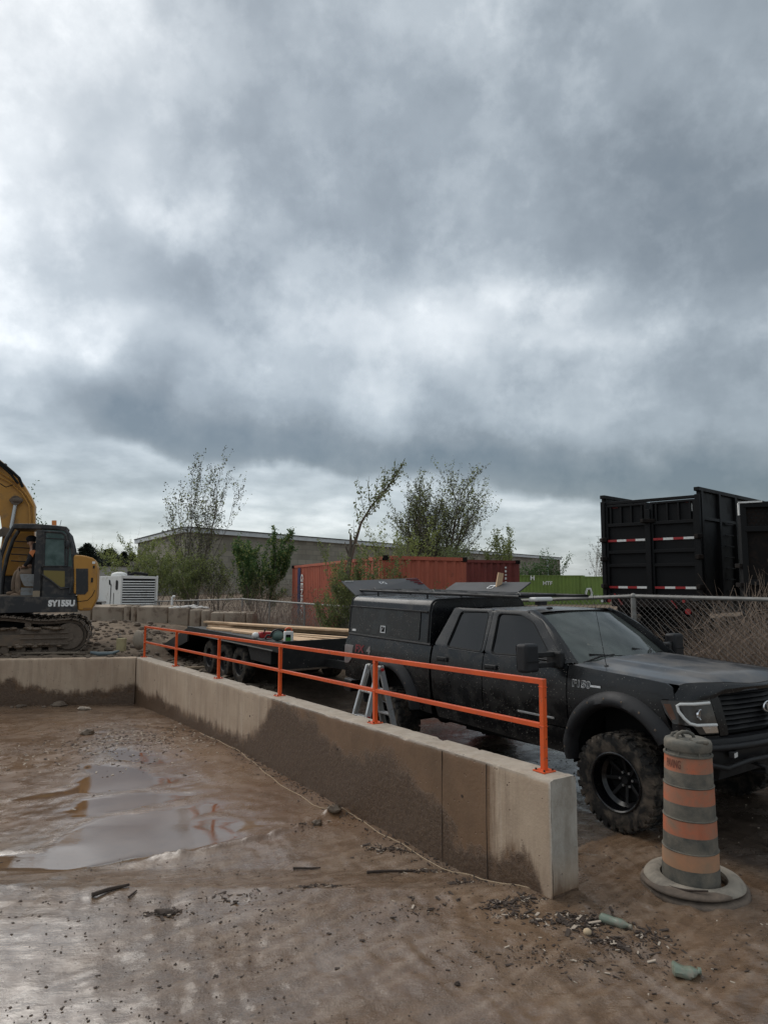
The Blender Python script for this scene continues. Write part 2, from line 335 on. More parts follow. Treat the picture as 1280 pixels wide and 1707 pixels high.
# vectorised value noise for terrain
def vnoise(x, y, seed=0):
    xi = np.floor(x).astype(np.int64); yi = np.floor(y).astype(np.int64); xf = x-xi; yf = y-yi
    def h(a, b):
        n = (a*374761393 + b*668265263 + seed*1442695041) & 0xFFFFFFFF
        n = ((n ^ (n >> 13))*1274126177) & 0xFFFFFFFF
        return ((n ^ (n >> 16)) & 0xFFFF)/65535.0
    u = xf*xf*(3-2*xf); v_ = yf*yf*(3-2*yf)
    return (h(xi, yi)*(1-u)+h(xi+1, yi)*u)*(1-v_) + (h(xi, yi+1)*(1-u)+h(xi+1, yi+1)*u)*v_ - .5
def fbm(x, y, sc, oc=4, seed=0, g=.5):
    r_ = 0; a = 1.0
    for o in range(oc):
        c_, s_ = math.cos(.65+o*1.13+seed), math.sin(.65+o*1.13+seed)      # every octave turned, so that no lattice shows
        r_ = r_ + a*vnoise((x*c_-y*s_)*sc+o*17.3, (x*s_+y*c_)*sc-o*9.1, seed+o); sc *= 2.03; a *= g
    return r_
def sst(a, b, x): t = np.clip((x-a)/(b-a), 0, 1); return t*t*(3-2*t)
def seg_dist(x, y, pl):
    d = np.full(np.shape(x), 1e9)
    for (ax, ay), (bx, by) in zip(pl[:-1], pl[1:]):
        vx, vy = bx-ax, by-ay; t = np.clip(((x-ax)*vx+(y-ay)*vy)/(vx*vx+vy*vy), 0, 1)
        d = np.minimum(d, np.hypot(x-ax-t*vx, y-ay-t*vy))
    return d
def poly_sd(x, y, P):
    """signed distance, positive inside"""
    ins = np.zeros(np.shape(x), bool); n = len(P)
    for i in range(n):
        (ax, ay), (bx, by) = P[i], P[(i+1) % n]
        c = ((ay > y) != (by > y)) & (x < (bx-ax)*(y-ay)/((by-ay) if by != ay else 1e-9)+ax); ins ^= c
    d = seg_dist(x, y, P+[P[0]]); return np.where(ins, d, -d)
# ------------------------------------------------------------------ wall frame and terrain
WH = R(33.4); W0 = np.array([1.227, 5.29]); WB = np.array([-math.sin(WH), math.cos(WH)]); WN = np.array([-math.cos(WH), -math.sin(WH)])
U0, U1 = -.21, 11.95; V0, V1 = -.11, .16            # ends and faces of the long wall
def wpt(u, v, z): p = W0 + WB*u + WN*v; return Vector((p[0], p[1], z))
def wtop(u): return .81 - .0222*u
C0 = np.array([-5.42, 15.14]); CDIR = np.array([-2.72, -.43]); CDIR = CDIR/np.linalg.norm(CDIR); CN = np.array([CDIR[1], -CDIR[0]])   # cross wall, CN points to the back
if CN[1] < 0: CN = -CN
def basin_old(Y): return np.interp(Y, [5.2, 5.7, 6.5, 7.2, 8, 9.5, 12.5, 15], [0, -.05, -.12, -.17, -.2, -.24, -.33, -.45])
def basin_z(Y): return np.interp(Y, [5.2, 5.5, 5.9, 7, 10.3, 12.5, 15], [0, -.08, -.165, -.185, -.195, -.30, -.45])
def relevel(P):
    """the measured outlines, moved onto the levelled floor"""
    out = []
    for x, y in P:
        k = 1.0
        for _ in range(12): k = .5*k+.5*(2.2425-float(basin_z(y*k)))/(2.2425-float(basin_old(y)))
        out.append((x*k, y*k))
    return out
PUD = [[(-4.14, 10.33), (-3.87, 10.43), (-3.17, 9.95), (-2.92, 9.5), (-3.05, 9.33), (-3.51, 9.58), (-3.79, 9.66)],
 [(-4.1, 9.43), (-3.84, 9.49), (-3.22, 9.25), (-2.91, 8.79), (-2.52, 8.77), (-2.5, 8.59), (-2.78, 8.31), (-3.06, 8.12), (-3.53, 7.99), (-4.12, 7.78), (-4.14, 7.92), (-3.71, 8.24), (-3.82, 8.64), (-3.76, 8.93), (-4.01, 9.23)],
 [(-3.4, 7.37), (-3.41, 7.81), (-3.23, 7.94), (-2.79, 8.15), (-2.12, 8.01), (-2.28, 7.83), (-2.37, 7.71), (-2.67, 7.43), (-2.94, 7.24), (-3.17, 7.2)],
 [(-3.9, 5.77), (-2.93, 6.06), (-3.0, 6.41), (-3.01, 6.79), (-2.88, 7.11), (-2.46, 7.38), (-1.92, 7.75), (-1.7, 7.66), (-1.7, 7.39), (-1.94, 7.12), (-1.29, 7.08), (-1.14, 6.92), (-1.36, 6.67), (-1.24, 6.48), (-1.51, 6.16), (-1.71, 5.95), (-2.06, 5.79), (-2.34, 5.63), (-2.55, 5.52), (-3.8, 5.4)],
 [(-2.55, 8.25), (-2.2, 8.63), (-2.3, 8.39)]]
SHEEN = [(-4.2, 4.74), (-2.34, 4.91), (-2.01, 4.87), (-1.72, 4.75), (-1.61, 4.38), (-1.71, 4.19), (-1.27, 3.93), (-1.0, 3.5), (-.8, 2.8), (-4.2, 2.4)]
RIDGE = [(-1.9, 5.85), (-1.71, 5.95), (-1.47, 6.18), (-1.17, 6.43), (-.9, 6.72), (-.7, 6.92), (-.59, 7.19), (-.37, 7.4)]
SHORE = [(-4.2, 4.95), (-2.87, 5.07), (-2.48, 5.38), (-2.31, 5.56), (-2.04, 5.73), (-1.71, 5.92)]
PUD = [relevel(P) for P in PUD]; RIDGE = relevel(RIDGE); SHORE = relevel(SHORE)
def terrain(x, y, full=False):
    x = np.asarray(x, float); y = np.asarray(y, float)
    u = (x-W0[0])*WB[0]+(y-W0[1])*WB[1]; v_ = (x-W0[0])*WN[0]+(y-W0[1])*WN[1]
    c = (x-C0[0])*CN[0]+(y-C0[1])*CN[1]                       # behind cross wall if > 0
    left = v_ > .02
    basin = left & (c < .14)
    zb = basin_z(y)
    road = np.interp(u, [-2, 0, 4, 6, 10, 20], [.0, 0, -.088, -.05, .12, .25])
    # earth pad behind the cross wall, falling to the driveway on the right
    edge = -4.9 - (y-15)*.12 + .25*fbm(x, y, .8, 3, 5)
    pad = .50 + .022*np.clip(y-16.5, 0, 8) 
    k = sst(0, 1, (edge - x)/1.1)*sst(14.0, 15.2, y)
    back = road*(1-k)+pad*k
    # bank of broken soil at the foot of the blocks
    hb = np.exp(-((x+8.2+ (y-21)*.3)/2.6)**2-((y-21.6)/1.3)**2)*.22 + np.exp(-((x+6.9)/1.0)**2-((y-18.6)/1.1)**2)*.16 + np.exp(-((x+11)/3.)**2-((y-22.5)/1.5)**2)*.10
    back = back + hb
    lump = np.where(y > 14, 1, 0)*(.10*fbm(x, y, 1.6, 5, 21)+.05*np.abs(fbm(x, y, 5, 4, 22)))*np.clip(k+hb*2, 0, 1)
    far = .20*sst(24, 30, y)*sst(2, -6, x) + .25*sst(10, 13, x)*sst(6, 10, y)
    z = np.where(basin, zb, back+lump+far)
    d = np.hypot(x, y)
    und = .012*fbm(x, y, .7, 3, 1)
    near = np.where(basin | (u < .5), 1.0, .55)
    wet = np.zeros_like(z)
    for P in PUD:
        xx = x+.05*fbm(x, y, 3, 4, 40); yy = y+.04*fbm(x, y, 5, 4, 41)
        wet = np.maximum(wet, sst(-.07, .06, poly_sd(xx, yy, P)+.07*fbm(x, y*7.5, 1.1, 5, 45)))
    sh = sst(-.25, .35, poly_sd(x+.25*fbm(x, y, 2, 4, 42), y+.25*fbm(x, y, 2, 4, 43), SHEEN))
    pool = np.where(basin, sst(6.0, 7.2, y+.5*fbm(x, y, 1.2, 3, 44)), 0)*sst(15.5, 11.0, y)
    # ruts / striations fan across the foreground
    th = (x*.75+y*.25)+.10*fbm(x, y, 1.5, 3, 60)
    st = fbm(th*7, (y*.9-x*.5)*.9, 2.3, 4, 61)
    rough_ = np.clip(1-wet-.75*sh, 0, 1)
    z = z + und + near*rough_*(.016*st*sst(9, 4, y) + .012*fbm(x, y, 6, 4, 2) + .006*fbm(x, y, 24, 3, 3) + .006*np.abs(fbm(th*16, y*2-x, 1.3, 3, 66))*sst(7, 4, y))
    ra = np.hypot(x+2.4, y-.6); an = np.arctan2(y-.6, x+2.4); g1 = fbm(ra*21+2.2*fbm(x, y, 1.2, 3, 71), an*6, 1.0, 4, 70)
    rb = (x-.15)*.80+(y-4.0)*.60; rc = -(x-.15)*.60+(y-4.0)*.80; g2 = fbm(rb*4.5, rc*24+2.0*fbm(x, y, 1.6, 3, 73), 1.0, 4, 72)
    ma_ = sst(.0, .22, fbm(x, y, .55, 3, 74)+.05)*sst(6.2, 4.6, y)
    z = z + near*rough_*(.0062*g1*ma_ + .0055*g2*(1-ma_))*sst(8, 5, y)
    z = z - .005*wet*near
    rd = seg_dist(x+.04*fbm(x, y, 6, 3, 8), y+.04*fbm(x, y, 6, 3, 9), RIDGE)
    z = z + .035*np.exp(-(rd/.045)**2)*(1+.8*fbm(x, y, 9, 3, 12)) + .05*np.exp(-((x+.48)**2+(y-7.33)**2)/.02)*(1+fbm(x, y, 14, 3, 13))
    sd_ = seg_dist(x, y+.05*fbm(x, y, 4, 3, 10), SHORE); z = z + .016*np.exp(-(sd_/.10)**2)
    gr = (g1*ma_+g2*(1-ma_))*sst(9, 6, y)*np.where(y < 9, 1, 0)*np.clip(rough_+.15, 0, 1)
    if full: return z, wet, sh*np.where(basin | (y < 6), 1, 0), pool, np.maximum(np.where(u > .35, np.where(v_ < 0, 1., 0.), 0.)*sst(0, 1, (4.5-np.abs(v_+2.2))/1.5)*np.where(y > 6, 1, 0), sst(1.35, 1.85, -v_+.35*fbm(x, y, 1.3, 4, 81))*sst(-1.9, -1.2, u+.3*fbm(x, y, 1.3, 4, 82))*sst(6, 4.5, -v_)), np.where(basin, 0, 1.)*np.maximum(sst(11.5, 15, y), sst(4.5, 6, x)), gr
    return z
TZG = {}
def tz(x, y):
    """height of the ground, read off the modelled sheet"""
    xs, ys, Zg = TZG['g']
    if xs[0] < x < xs[-1] and ys[0] < y < ys[-1]:
        i = min(int(np.searchsorted(xs, x))-1, len(xs)-2); j = min(int(np.searchsorted(ys, y))-1, len(ys)-2); a = (x-xs[i])/(xs[i+1]-xs[i]); b = (y-ys[j])/(ys[j+1]-ys[j])
        return float((Zg[j, i]*(1-a)+Zg[j, i+1]*a)*(1-b)+(Zg[j+1, i]*(1-a)+Zg[j+1, i+1]*a)*b)
    return float(terrain(np.array([x]), np.array([y]))[0])
def grid_mesh(xs, ys, skip=None, dz=0):
    Xg, Yg = np.meshgrid(xs, ys); z, wet, sh, pool, drv, dry_, gr = terrain(Xg.ravel(), Yg.ravel(), True)
    if not skip: TZG['g'] = (np.array(xs), np.array(ys), z.reshape(Xg.shape))
    co = np.stack([Xg.ravel(), Yg.ravel(), z+dz], 1); nx, ny = len(xs), len(ys)
    i, j = np.meshgrid(np.arange(nx-1), np.arange(ny-1)); i = i.ravel(); j = j.ravel()
    if skip:
        cxx = (xs[i]+xs[i+1])/2; cyy = (ys[j]+ys[j+1])/2; kp = ~((cxx > skip[0]) & (cxx < skip[1]) & (cyy > skip[2]) & (cyy < skip[3])); i = i[kp]; j = j[kp]
    a = j*nx+i; f = np.stack([a, a+1, a+nx+1, a+nx], 1)
    me = bpy.data.meshes.new('ground'); me.vertices.add(len(co)); me.vertices.foreach_set('co', co.ravel())
    me.loops.add(f.size); me.loops.foreach_set('vertex_index', f.ravel().astype(np.int32)); me.polygons.add(len(f))
    me.polygons.foreach_set('loop_start', np.arange(0, f.size, 4, dtype=np.int32)); me.polygons.foreach_set('loop_total', np.full(len(f), 4, np.int32)) if False else None
    me.update(calc_edges=True); me.validate()
    for nm, arr in (('wet', wet), ('sheen', sh), ('pool', pool), ('drive', drv), ('dry', dry_), ('groove', gr)):
        at = me.attributes.new(nm, 'FLOAT', 'POINT'); at.data.foreach_set('value', arr.astype(np.float32))
    return me
def ground_material():
    m = bpy.data.materials.new('wet_mud'); m.use_nodes = True; t = m.node_tree; nd = t.nodes; nd.clear(); lk = t.links.new
    out = nd.new('ShaderNodeOutputMaterial'); p = nd.new('ShaderNodeBsdfPrincipled'); lk(p.outputs[0], out.inputs[0])
    c = nd.new('ShaderNodeTexCoord').outputs['Object']
    def nz(s, d=6, r_=.6, vec=None, dist=0):
        n = nd.new('ShaderNodeTexNoise'); n.inputs['Scale'].default_value = s; n.inputs['Detail'].default_value = d; n.inputs['Roughness'].default_value = r_; n.inputs['Distortion'].default_value = dist
        lk(vec or c, n.inputs['Vector']); return n.outputs['Fac']
    def at(nm): a = nd.new('ShaderNodeAttribute'); a.attribute_name = nm; return a.outputs['Fac']
    def mr(v, a, b, c0=0., c1=1.):
        n = nd.new('ShaderNodeMapRange'); lk(v, n.inputs[0])
        for i, q in enumerate((a, b, c0, c1)): n.inputs[i+1].default_value = q
        return n.outputs[0]
    def mix(f, a, b):
        n = nd.new('ShaderNodeMixRGB')
        for i, v in enumerate((f, a, b)):
            if isinstance(v, (int, float)): n.inputs[i].default_value = v
            elif isinstance(v, tuple): n.inputs[i].default_value = (*v, 1)
            else: lk(v, n.inputs[i])
        return n.outputs[0]
    def ma(op, a, b):
        n = nd.new('ShaderNodeMath'); n.operation = op
        for i, v in enumerate((a, b)):
            if isinstance(v, (int, float)): n.inputs[i].default_value = v
            else: lk(v, n.inputs[i])
        return n.outputs[0]
    wet, sh, pool, drv = at('wet'), at('sheen'), at('pool'), at('drive')
    col = mix(mr(nz(1.1, 7), .35, .65), (.128, .077, .045), (.172, .113, .072))
    col = mix(mr(nz(9, 7, .65), .45, .75), col, (.105, .066, .040))
    mp = nd.new('ShaderNodeMapping'); mp.inputs['Scale'].default_value = (5, 34, 5); mp.inputs['Rotation'].default_value = (0, 0, R(-38)); lk(c, mp.inputs[0])
    stn = nz(1.0, 5, .6, mp.outputs[0], .3); zone = mr(nz(1.15, 6, .6), .44, .56)
    col = mix(mr(stn, .55, .75, 0, .55), col, (.22, .155, .105))
    col = mix(mr(nz(55, 3, .6), .66, .72, 0, .8), col, (.05, .035, .026))
    col = mix(mr(nz(70, 3, .6), .70, .74, 0, .6), col, (.34, .28, .22))
    gv = at('groove'); col = mix(mr(gv, .05, -.30, 0, .40), col, (.095, .060, .038)); col = mix(mr(gv, .08, .40, 0, .38), col, (.25, .185, .135))
    vd = nd.new('ShaderNodeTexVoronoi'); vd.inputs['Scale'].default_value = 11; lk(c, vd.inputs['Vector'])
    col = mix(ma('MULTIPLY', ma('ADD', mr(vd.outputs['Distance'], .17, .10), mr(nz(24, 5, .7), .64, .70)), mr(nz(2.2, 3), .42, .56, 0, .75)), col, (.07, .046, .030))
    col = mix(ma('MULTIPLY', pool, .85), col, mix(mr(nz(.9, 5), .4, .6), (.122, .063, .031), (.162, .092, .050)))
    col = mix(ma('MULTIPLY', drv, .85), col, mix(mr(nz(3.5, 7), .4, .65), (.028, .023, .020), (.085, .066, .052)))
    col = mix(at('dry'), col, mix(mr(nz(.8, 8, .65), .38, .62), (.115, .085, .062), (.20, .155, .115)))
    lk(col, p.inputs['Base Color'])
    # roughness: film of water where the puddles lie
    ro = mr(nz(2.2, 7, .6, None, .4), .35, .65, .30, .62)
    pr = mr(nz(3.1, 7, .65, None, .6), .40, .62, .12, .42)
    mq = nd.new('ShaderNodeMapping'); mq.inputs['Scale'].default_value = (9, 60, 9); mq.inputs['Rotation'].default_value = (0, 0, R(-38)); lk(c, mq.inputs[0])
    ro = ma('ADD', ro, ma('MULTIPLY', mr(nz(1.0, 5, .65, mq.outputs[0], .4), .3, .7, -.26, .24), ma('SUBTRACT', 1.0, sh)))
    ro = mix(ma('MULTIPLY', zone, .75), ro, (.20,)*3); ro = mix(mr(gv, .0, -.25, 0, .6), ro, (.12,)*3)
    ro = mix(pool, ro, pr)
    ro = mix(sh, ro, mr(nz(5, 6, .6), .45, .7, .16, .40))
    ro = mix(wet, ro, mr(nz(6, 4), .35, .7, .03, .09))
    ro = mix(ma('MULTIPLY', drv, mr(nz(1.7, 4), .45, .55)), ro, (.14,)*3)
    ro = mix(at('dry'), ro, (.92,)*3)
    lk(ro, p.inputs['Roughness']); lk(mr(at('dry'), 0, 1, .5, .12), p.inputs['Specular IOR Level']); lk(ma('ADD', mr(wet, 0, 1, 1.42, 2.5), ma('MULTIPLY', sh, .22)), p.inputs['IOR'])
    film = ma('MULTIPLY', mr(nz(1.6, 8, .66, None, .5), .38, .60, .10, .95), ma('SUBTRACT', 1.0, at('dry')))
    film = mix(ma('MULTIPLY', sh, .8), film, (1.,)*3); film = mix(ma('MULTIPLY', pool, .5), film, mr(nz(4, 7, .7, None, .5), .42, .58, .25, 1.)); film = ma('MULTIPLY', film, ma('SUBTRACT', 1.0, wet))
    lk(film, p.inputs['Coat Weight']); p.inputs['Coat IOR'].default_value = 1.5; lk(mr(nz(7, 6, .6), .3, .7, .10, .26), p.inputs['Coat Roughness'])
    b2 = nd.new('ShaderNodeBump'); b2.inputs['Distance'].default_value = .008; b2.inputs['Strength'].default_value = .28; lk(nz(22, 5, .55), b2.inputs['Height']); lk(b2.outputs[0], p.inputs['Coat Normal'])
    b1 = nd.new('ShaderNodeBump'); b1.inputs['Distance'].default_value = .02
    dry = ma('SUBTRACT', 1.0, wet); dry = ma('MULTIPLY', dry, ma('SUBTRACT', 1.0, ma('MULTIPLY', zone, .6))); dry = ma('MULTIPLY', dry, ma('SUBTRACT', 1.0, ma('MULTIPLY', sh, .72))); dry = ma('MULTIPLY', dry, ma('SUBTRACT', 1.0, ma('MULTIPLY', pool, .45)))
    lk(ma('ADD', ma('MULTIPLY', dry, .7), .008), b1.inputs['Strength'])
    hh = ma('ADD', ma('MULTIPLY', nz(38, 6, .65), 1.0), ma('MULTIPLY', stn, .9)); hh = ma('ADD', hh, ma('MULTIPLY', nz(9, 5), 1.4))
    lk(hh, b1.inputs['Height']); lk(b1.outputs[0], p.inputs['Normal'])
    return m
m_ground = ground_material()
def build_ground():
    ys = [1.0]
    while ys[-1] < 31: ys.append(ys[-1] + max(.022, .0058*ys[-1]))
    ys = np.array(ys); xs = np.concatenate([np.arange(-16, -7, .09), np.arange(-7, 6.0, .026), np.arange(6, 12.01, .09)])
    me = grid_mesh(xs, ys); o = link(me, 'mud_ground', m_ground, smooth=True, kind='structure', ang=180)
    xo = np.concatenate([[-900, -500, -300, -150, -80, -50, -30, -22], np.linspace(-15.8, 11.8, 40), [14, 18, 24, 32, 50, 80, 150, 300, 500, 900]])
    yo = np.concatenate([[-300, -100, -50, -20, -8, -3, 0], np.linspace(1.2, ys[-1]-.2, 40), [34, 38, 44, 52, 60, 80, 120, 200, 350, 600, 1200, 2000]])
    me = grid_mesh(xo, yo, (-15.8, 11.8, 1.2, ys[-1]-.2), -.03)
    link(me, 'open_ground', m_ground, smooth=True, kind='structure', ang=180)
build_ground()

# ------------------------------------------------------------------ concrete walls
def wall_material(name):
    m = bpy.data.materials.new(name); m.use_nodes = True; t = m.node_tree; nd = t.nodes; nd.clear(); lk = t.links.new
    out = nd.new('ShaderNodeOutputMaterial'); p = nd.new('ShaderNodeBsdfPrincipled'); lk(p.outputs[0], out.inputs[0])
    c = nd.new('ShaderNodeTexCoord').outputs['Object']
    def mp(sc): n = nd.new('ShaderNodeMapping'); n.inputs['Scale'].default_value = sc; lk(c, n.inputs[0]); return n.outputs[0]
    def nz(s, d=6, r_=.6, vec=None, dist=0):
        n = nd.new('ShaderNodeTexNoise'); n.inputs['Scale'].default_value = s; n.inputs['Detail'].default_value = d; n.inputs['Roughness'].default_value = r_; n.inputs['Distortion'].default_value = dist
        lk(vec or c, n.inputs['Vector']); return n.outputs['Fac']
    def at(nm): a = nd.new('ShaderNodeAttribute'); a.attribute_name = nm; return a.outputs['Fac']
    def mr(v, a, b, c0=0., c1=1.):
        n = nd.new('ShaderNodeMapRange'); lk(v, n.inputs[0])
        for i, q in enumerate((a, b, c0, c1)): n.inputs[i+1].default_value = q
        return n.outputs[0]
    def mix(f, a, b):
        n = nd.new('ShaderNodeMixRGB')
        for i, v in enumerate((f, a, b)):
            if isinstance(v, (int, float)): n.inputs[i].default_value = v
            elif isinstance(v, tuple): n.inputs[i].default_value = (*v, 1)
            else: lk(v, n.inputs[i])
        return n.outputs[0]
    def ma(op, a, b):
        n = nd.new('ShaderNodeMath'); n.operation = op
        for i, v in enumerate((a, b)):
            if isinstance(v, (int, float)): n.inputs[i].default_value = v
            else: lk(v, n.inputs[i])
        return n.outputs[0]
    col = mix(mr(nz(1.3, 6), .35, .65), (.36, .262, .185), (.45, .345, .25))
    sv = nz(1.0, 6, .65, mp((9, 9, .9)))
    col = mix(mr(sv, .48, .70, 0, .55), col, (.24, .175, .125))
    col = mix(mr(nz(1.0, 5, .6, mp((14, 14, .7))), .58, .74, 0, .5), col, (.50, .42, .34))
    vo = nd.new('ShaderNodeTexVoronoi'); vo.inputs['Scale'].default_value = 16; lk(c, vo.inputs['Vector'])
    hole = ma('MULTIPLY', mr(vo.outputs['Distance'], .16, .09), mr(nz(6, 2), .50, .56)); col = mix(ma('MULTIPLY', hole, .85), col, (.10, .07, .05))
    wf = mr(ma('ADD', at('wetness'), ma('MULTIPLY', ma('SUBTRACT', sv, .5), .9)), -.10, .16)
    col = mix(wf, col, mix(mr(nz(2.4, 7, .65), .35, .7), (.185, .108, .060), (.120, .070, .038)))
    mf = mr(ma('ADD', at('mud'), ma('ADD', ma('MULTIPLY', ma('SUBTRACT', nz(3.4, 10, .72), .5), .75), ma('MULTIPLY', ma('SUBTRACT', nz(16, 5, .6, mp((1, 1, .45))), .5), .16))), -.06, .07)
    col = mix(mf, col, mix(mr(nz(24, 6, .7), .4, .7), (.070, .039, .021), (.122, .074, .042)))
    gf = at('grey'); col = mix(gf, col, mix(mr(nz(7, 7, .7, mp((1, 1, .5))), .38, .64), (.40, .375, .33), (.27, .24, .20)))
    lk(col, p.inputs['Base Color'])
    ro = mix(wf, (.88,)*3, (.52,)*3); ro = mix(mf, ro, (.42,)*3); lk(ro, p.inputs['Roughness'])
    b = nd.new('ShaderNodeBump'); b.inputs['Distance'].default_value = .014; b.inputs['Strength'].default_value = .55
    h = ma('ADD', ma('MULTIPLY', nz(30, 6, .6), .5), ma('MULTIPLY', hole, -1.2)); h = ma('ADD', h, ma('MULTIPLY', mf, mr(nz(24, 6, .7), 0., 1., .2, 2.4)))
    lk(h, b.inputs['Height']); lk(b.outputs[0], p.inputs['Normal'])
    return m
m_wall = wall_material('stained_concrete')
SU = [(-1, -.3), (-.15, -.15), (-.05, .12), (.1, .22), (.4, .08), (.7, .0), (.9, .1), (1.18, .33), (1.6, .5), (1.96, .55), (2.4, .38), (2.9, .37), (3.1, .42), (3.6, .6), (4.2, .68), (4.65, .62), (5.07, .18), (5.5, .0), (6.2, -.04), (8.6, -.10), (9.3, -.12), (10.1, -.05), (10.9, -.16), (11.5, -.12), (12.1, -.08), (14, -.06)]
def stain(u): return np.interp(u, [a for a, b in SU], [b for a, b in SU])
def slab(name, ulist, vlist, zb, topf, fn, mudf, wetf, greyf):
    """closed wall shell sampled finely so that stains can be carried per vertex, edges slightly worn"""
    mb = MB(); co = []
    zs = np.linspace(0, 1, 46)
    nu = len(ulist); v0, v1 = vlist; ch = .018
    def top(u, v_): return topf(u)
    rows = [(v1, s) for s in zs[:-1]] + [(v1-ch*.3, 1-.007), (v1-ch, 1.0), ((v0+v1)/2, 1.0), (v0+ch, 1.0), (v0+ch*.3, 1-.007)] + [(v0, s) for s in zs[:-1][::-1]]
    n = len(rows); V = []; A = []
    for u in ulist:
        for v_, s in rows:
            T = topf(u); z = zb+(T-zb)*s
            j = .004*fractal(Vector((u*3, v_*9, z*3)), 1, 2, 4)
            chip = 0
            if s > .985: chip = max(0, fractal(Vector((u*4, v_*8, 2)), .8, 2, 4)-.25)*.03
            V.append(fn(u, v_+j, z-chip)); A.append((u, v_, z))
    F = [(i*n+k, i*n+k+1, (i+1)*n+k+1, (i+1)*n+k) for i in range(nu-1) for k in range(n-1)]
    # end caps as grids
    vs = np.linspace(v0, v1, 9)
    for e, (u, sg) in enumerate(((ulist[0], -1), (ulist[-1], 1))):
        b = len(V)
        for s in zs:
            for q, v_ in enumerate(vs):
                T = topf(u); z = zb+(T-zb)*s - (.012 if (q in (0, 8) and s == 1) else 0)
                j = .006*fractal(Vector((u*3, v_*6, z*4)), 1, 2, 4)*sg
                V.append(fn(u+j, v_, z)); A.append((u+sg*.001, v_, z))
        F += [(b+i*9+k, b+i*9+k+1, b+(i+1)*9+k+1, b+(i+1)*9+k) for i in range(len(zs)-1) for k in range(8)]
    me = bpy.data.meshes.new(name); me.from_pydata([tuple(p) for p in V], [], F)
    A = np.array(A)
    for nm, f_ in (('mud', mudf), ('wetness', wetf), ('grey', greyf)):
        a = me.attributes.new(nm, 'FLOAT', 'POINT'); a.data.foreach_set('value', f_(A).astype(np.float32))
    o = link(me, name, m_wall, smooth=True, ang=35); return o
onface = lambda A: A[:, 1] > V1-.03
def mud_long(A): return np.where(A[:, 0] <= U0, np.where(A[:, 2] < .02, .1, -1), np.where(onface(A), stain(A[:, 0])-A[:, 2], np.where(A[:, 1] < V0+.03, .1-A[:, 2], -.28)))
def wet_long(A):
    s = np.clip(np.minimum(A[:, 0]-.38, 4.72-A[:, 0])*1.6, -1, .6)
    s = np.maximum(s, (stain(A[:, 0])+.05-A[:, 2])*2)
    top = A[:, 2] > wtop(A[:, 0])-.004
    s = np.where(top, -.25, s)
    return np.where(A[:, 0] <= U0, (.10-A[:, 2])*2, np.where(onface(A) | top, s, -.1))
def grey_long(A):
    top = A[:, 2] > wtop(A[:, 0])-.012
    return np.where(A[:, 0] <= U0, np.clip((A[:, 2]-.0)*3.2, 0, 1), np.where(top, .55, 0))
us = np.unique(np.concatenate([np.arange(U0, 3, .03), np.arange(3, U1, .06), [U1+.12]]))
lw = thing('retaining_wall', 'long low tan concrete wall with orange handrail on top, stained with mud', 'wall', loc=(0, 0, 0))
o = slab('wall_body', us, (V0, V1), -.75, wtop, wpt, mud_long, wet_long, grey_long); o.parent = lw
def joint(u, name='joint', th=.006):
    mb = MB(); mb.tube([wpt(u, V1+.001, wtop(u)-.02), wpt(u+.004, V1+.001, .3), wpt(u, V1+.001, -.3)], th, 5); mb.build(name, m_debris, lw)
joint(.475, th=.004); joint(1.05, th=.003)
def cpt(u, v_, z): p = C0 + CDIR*u + CN*v_; return Vector((p[0], p[1], z))
def stain2(u): return np.interp(u, [-.2, .1, .7, 1.4, 2.0, 2.35, 2.6, 3.2, 5], [-.06, -.08, -.20, -.22, -.12, -.05, .10, -.04, -.04])
cw = slab('cross_wall', np.arange(.06, 9, .06), (-.0, .25), -.9, lambda u: .545+.0*u, lambda u, v_, z: cpt(u, v_, z),
     lambda A: np.where(A[:, 1] < .03, stain2(A[:, 0])-A[:, 2], -.5), lambda A: np.where(A[:, 1] < .03, (stain2(A[:, 0])+.04-A[:, 2])*2, -.4), lambda A: np.zeros(len(A)))
tag(cw, 'low tan concrete wall with dark mud stain along its foot, in front of the excavator tracks', 'wall')

mb = MB(); C1 = wpt(3.2, .2, 0); pts = []
for px_, py_ in ((1.19, 5.09), (.85, 5.47), (.30, 6.24), (-.02, 6.78), (-.36, 7.34), (-.52, 7.40), (-.75, 7.62), (-1.27, 8.42), (-1.62, 9.1), (-1.95, 9.75), (-2.6, 10.75), (-3.1, 11.5)):
    pts.append(Vector((px_, py_, tz(px_, py_)+.004)))
fine = []
for a_, b_ in zip(pts[:-1], pts[1:]):
    for k in range(8): t_ = k/8; q = a_.lerp(b_, t_); q += Vector((.012*math.sin(q.y*9), .01*math.cos(q.y*7), 0)); q.z = tz(q.x, q.y)+.003; fine.append(q-C1)
mb.tube(fine, .0045, 5); o = mb.build('foam_line', mat('foam_line', (.36, .27, .18), .8), smooth=True); o.location = C1; tag(o, 'thin pale line of foam along the foot of the long wall', 'foam line')  # raised pale tube stands in for foam at the water edge
for u_ in (.78, 2.9, 5.4, 8.0, 10.4):
    mb = MB(); q_ = wpt(u_, V1, wtop(u_)-.34); nn_ = Vector((*WN, 0)); mb.tube([q_-nn_*.004, q_+nn_*.003], .013, 10); mb.build('tie_hole', m_debris, lw)
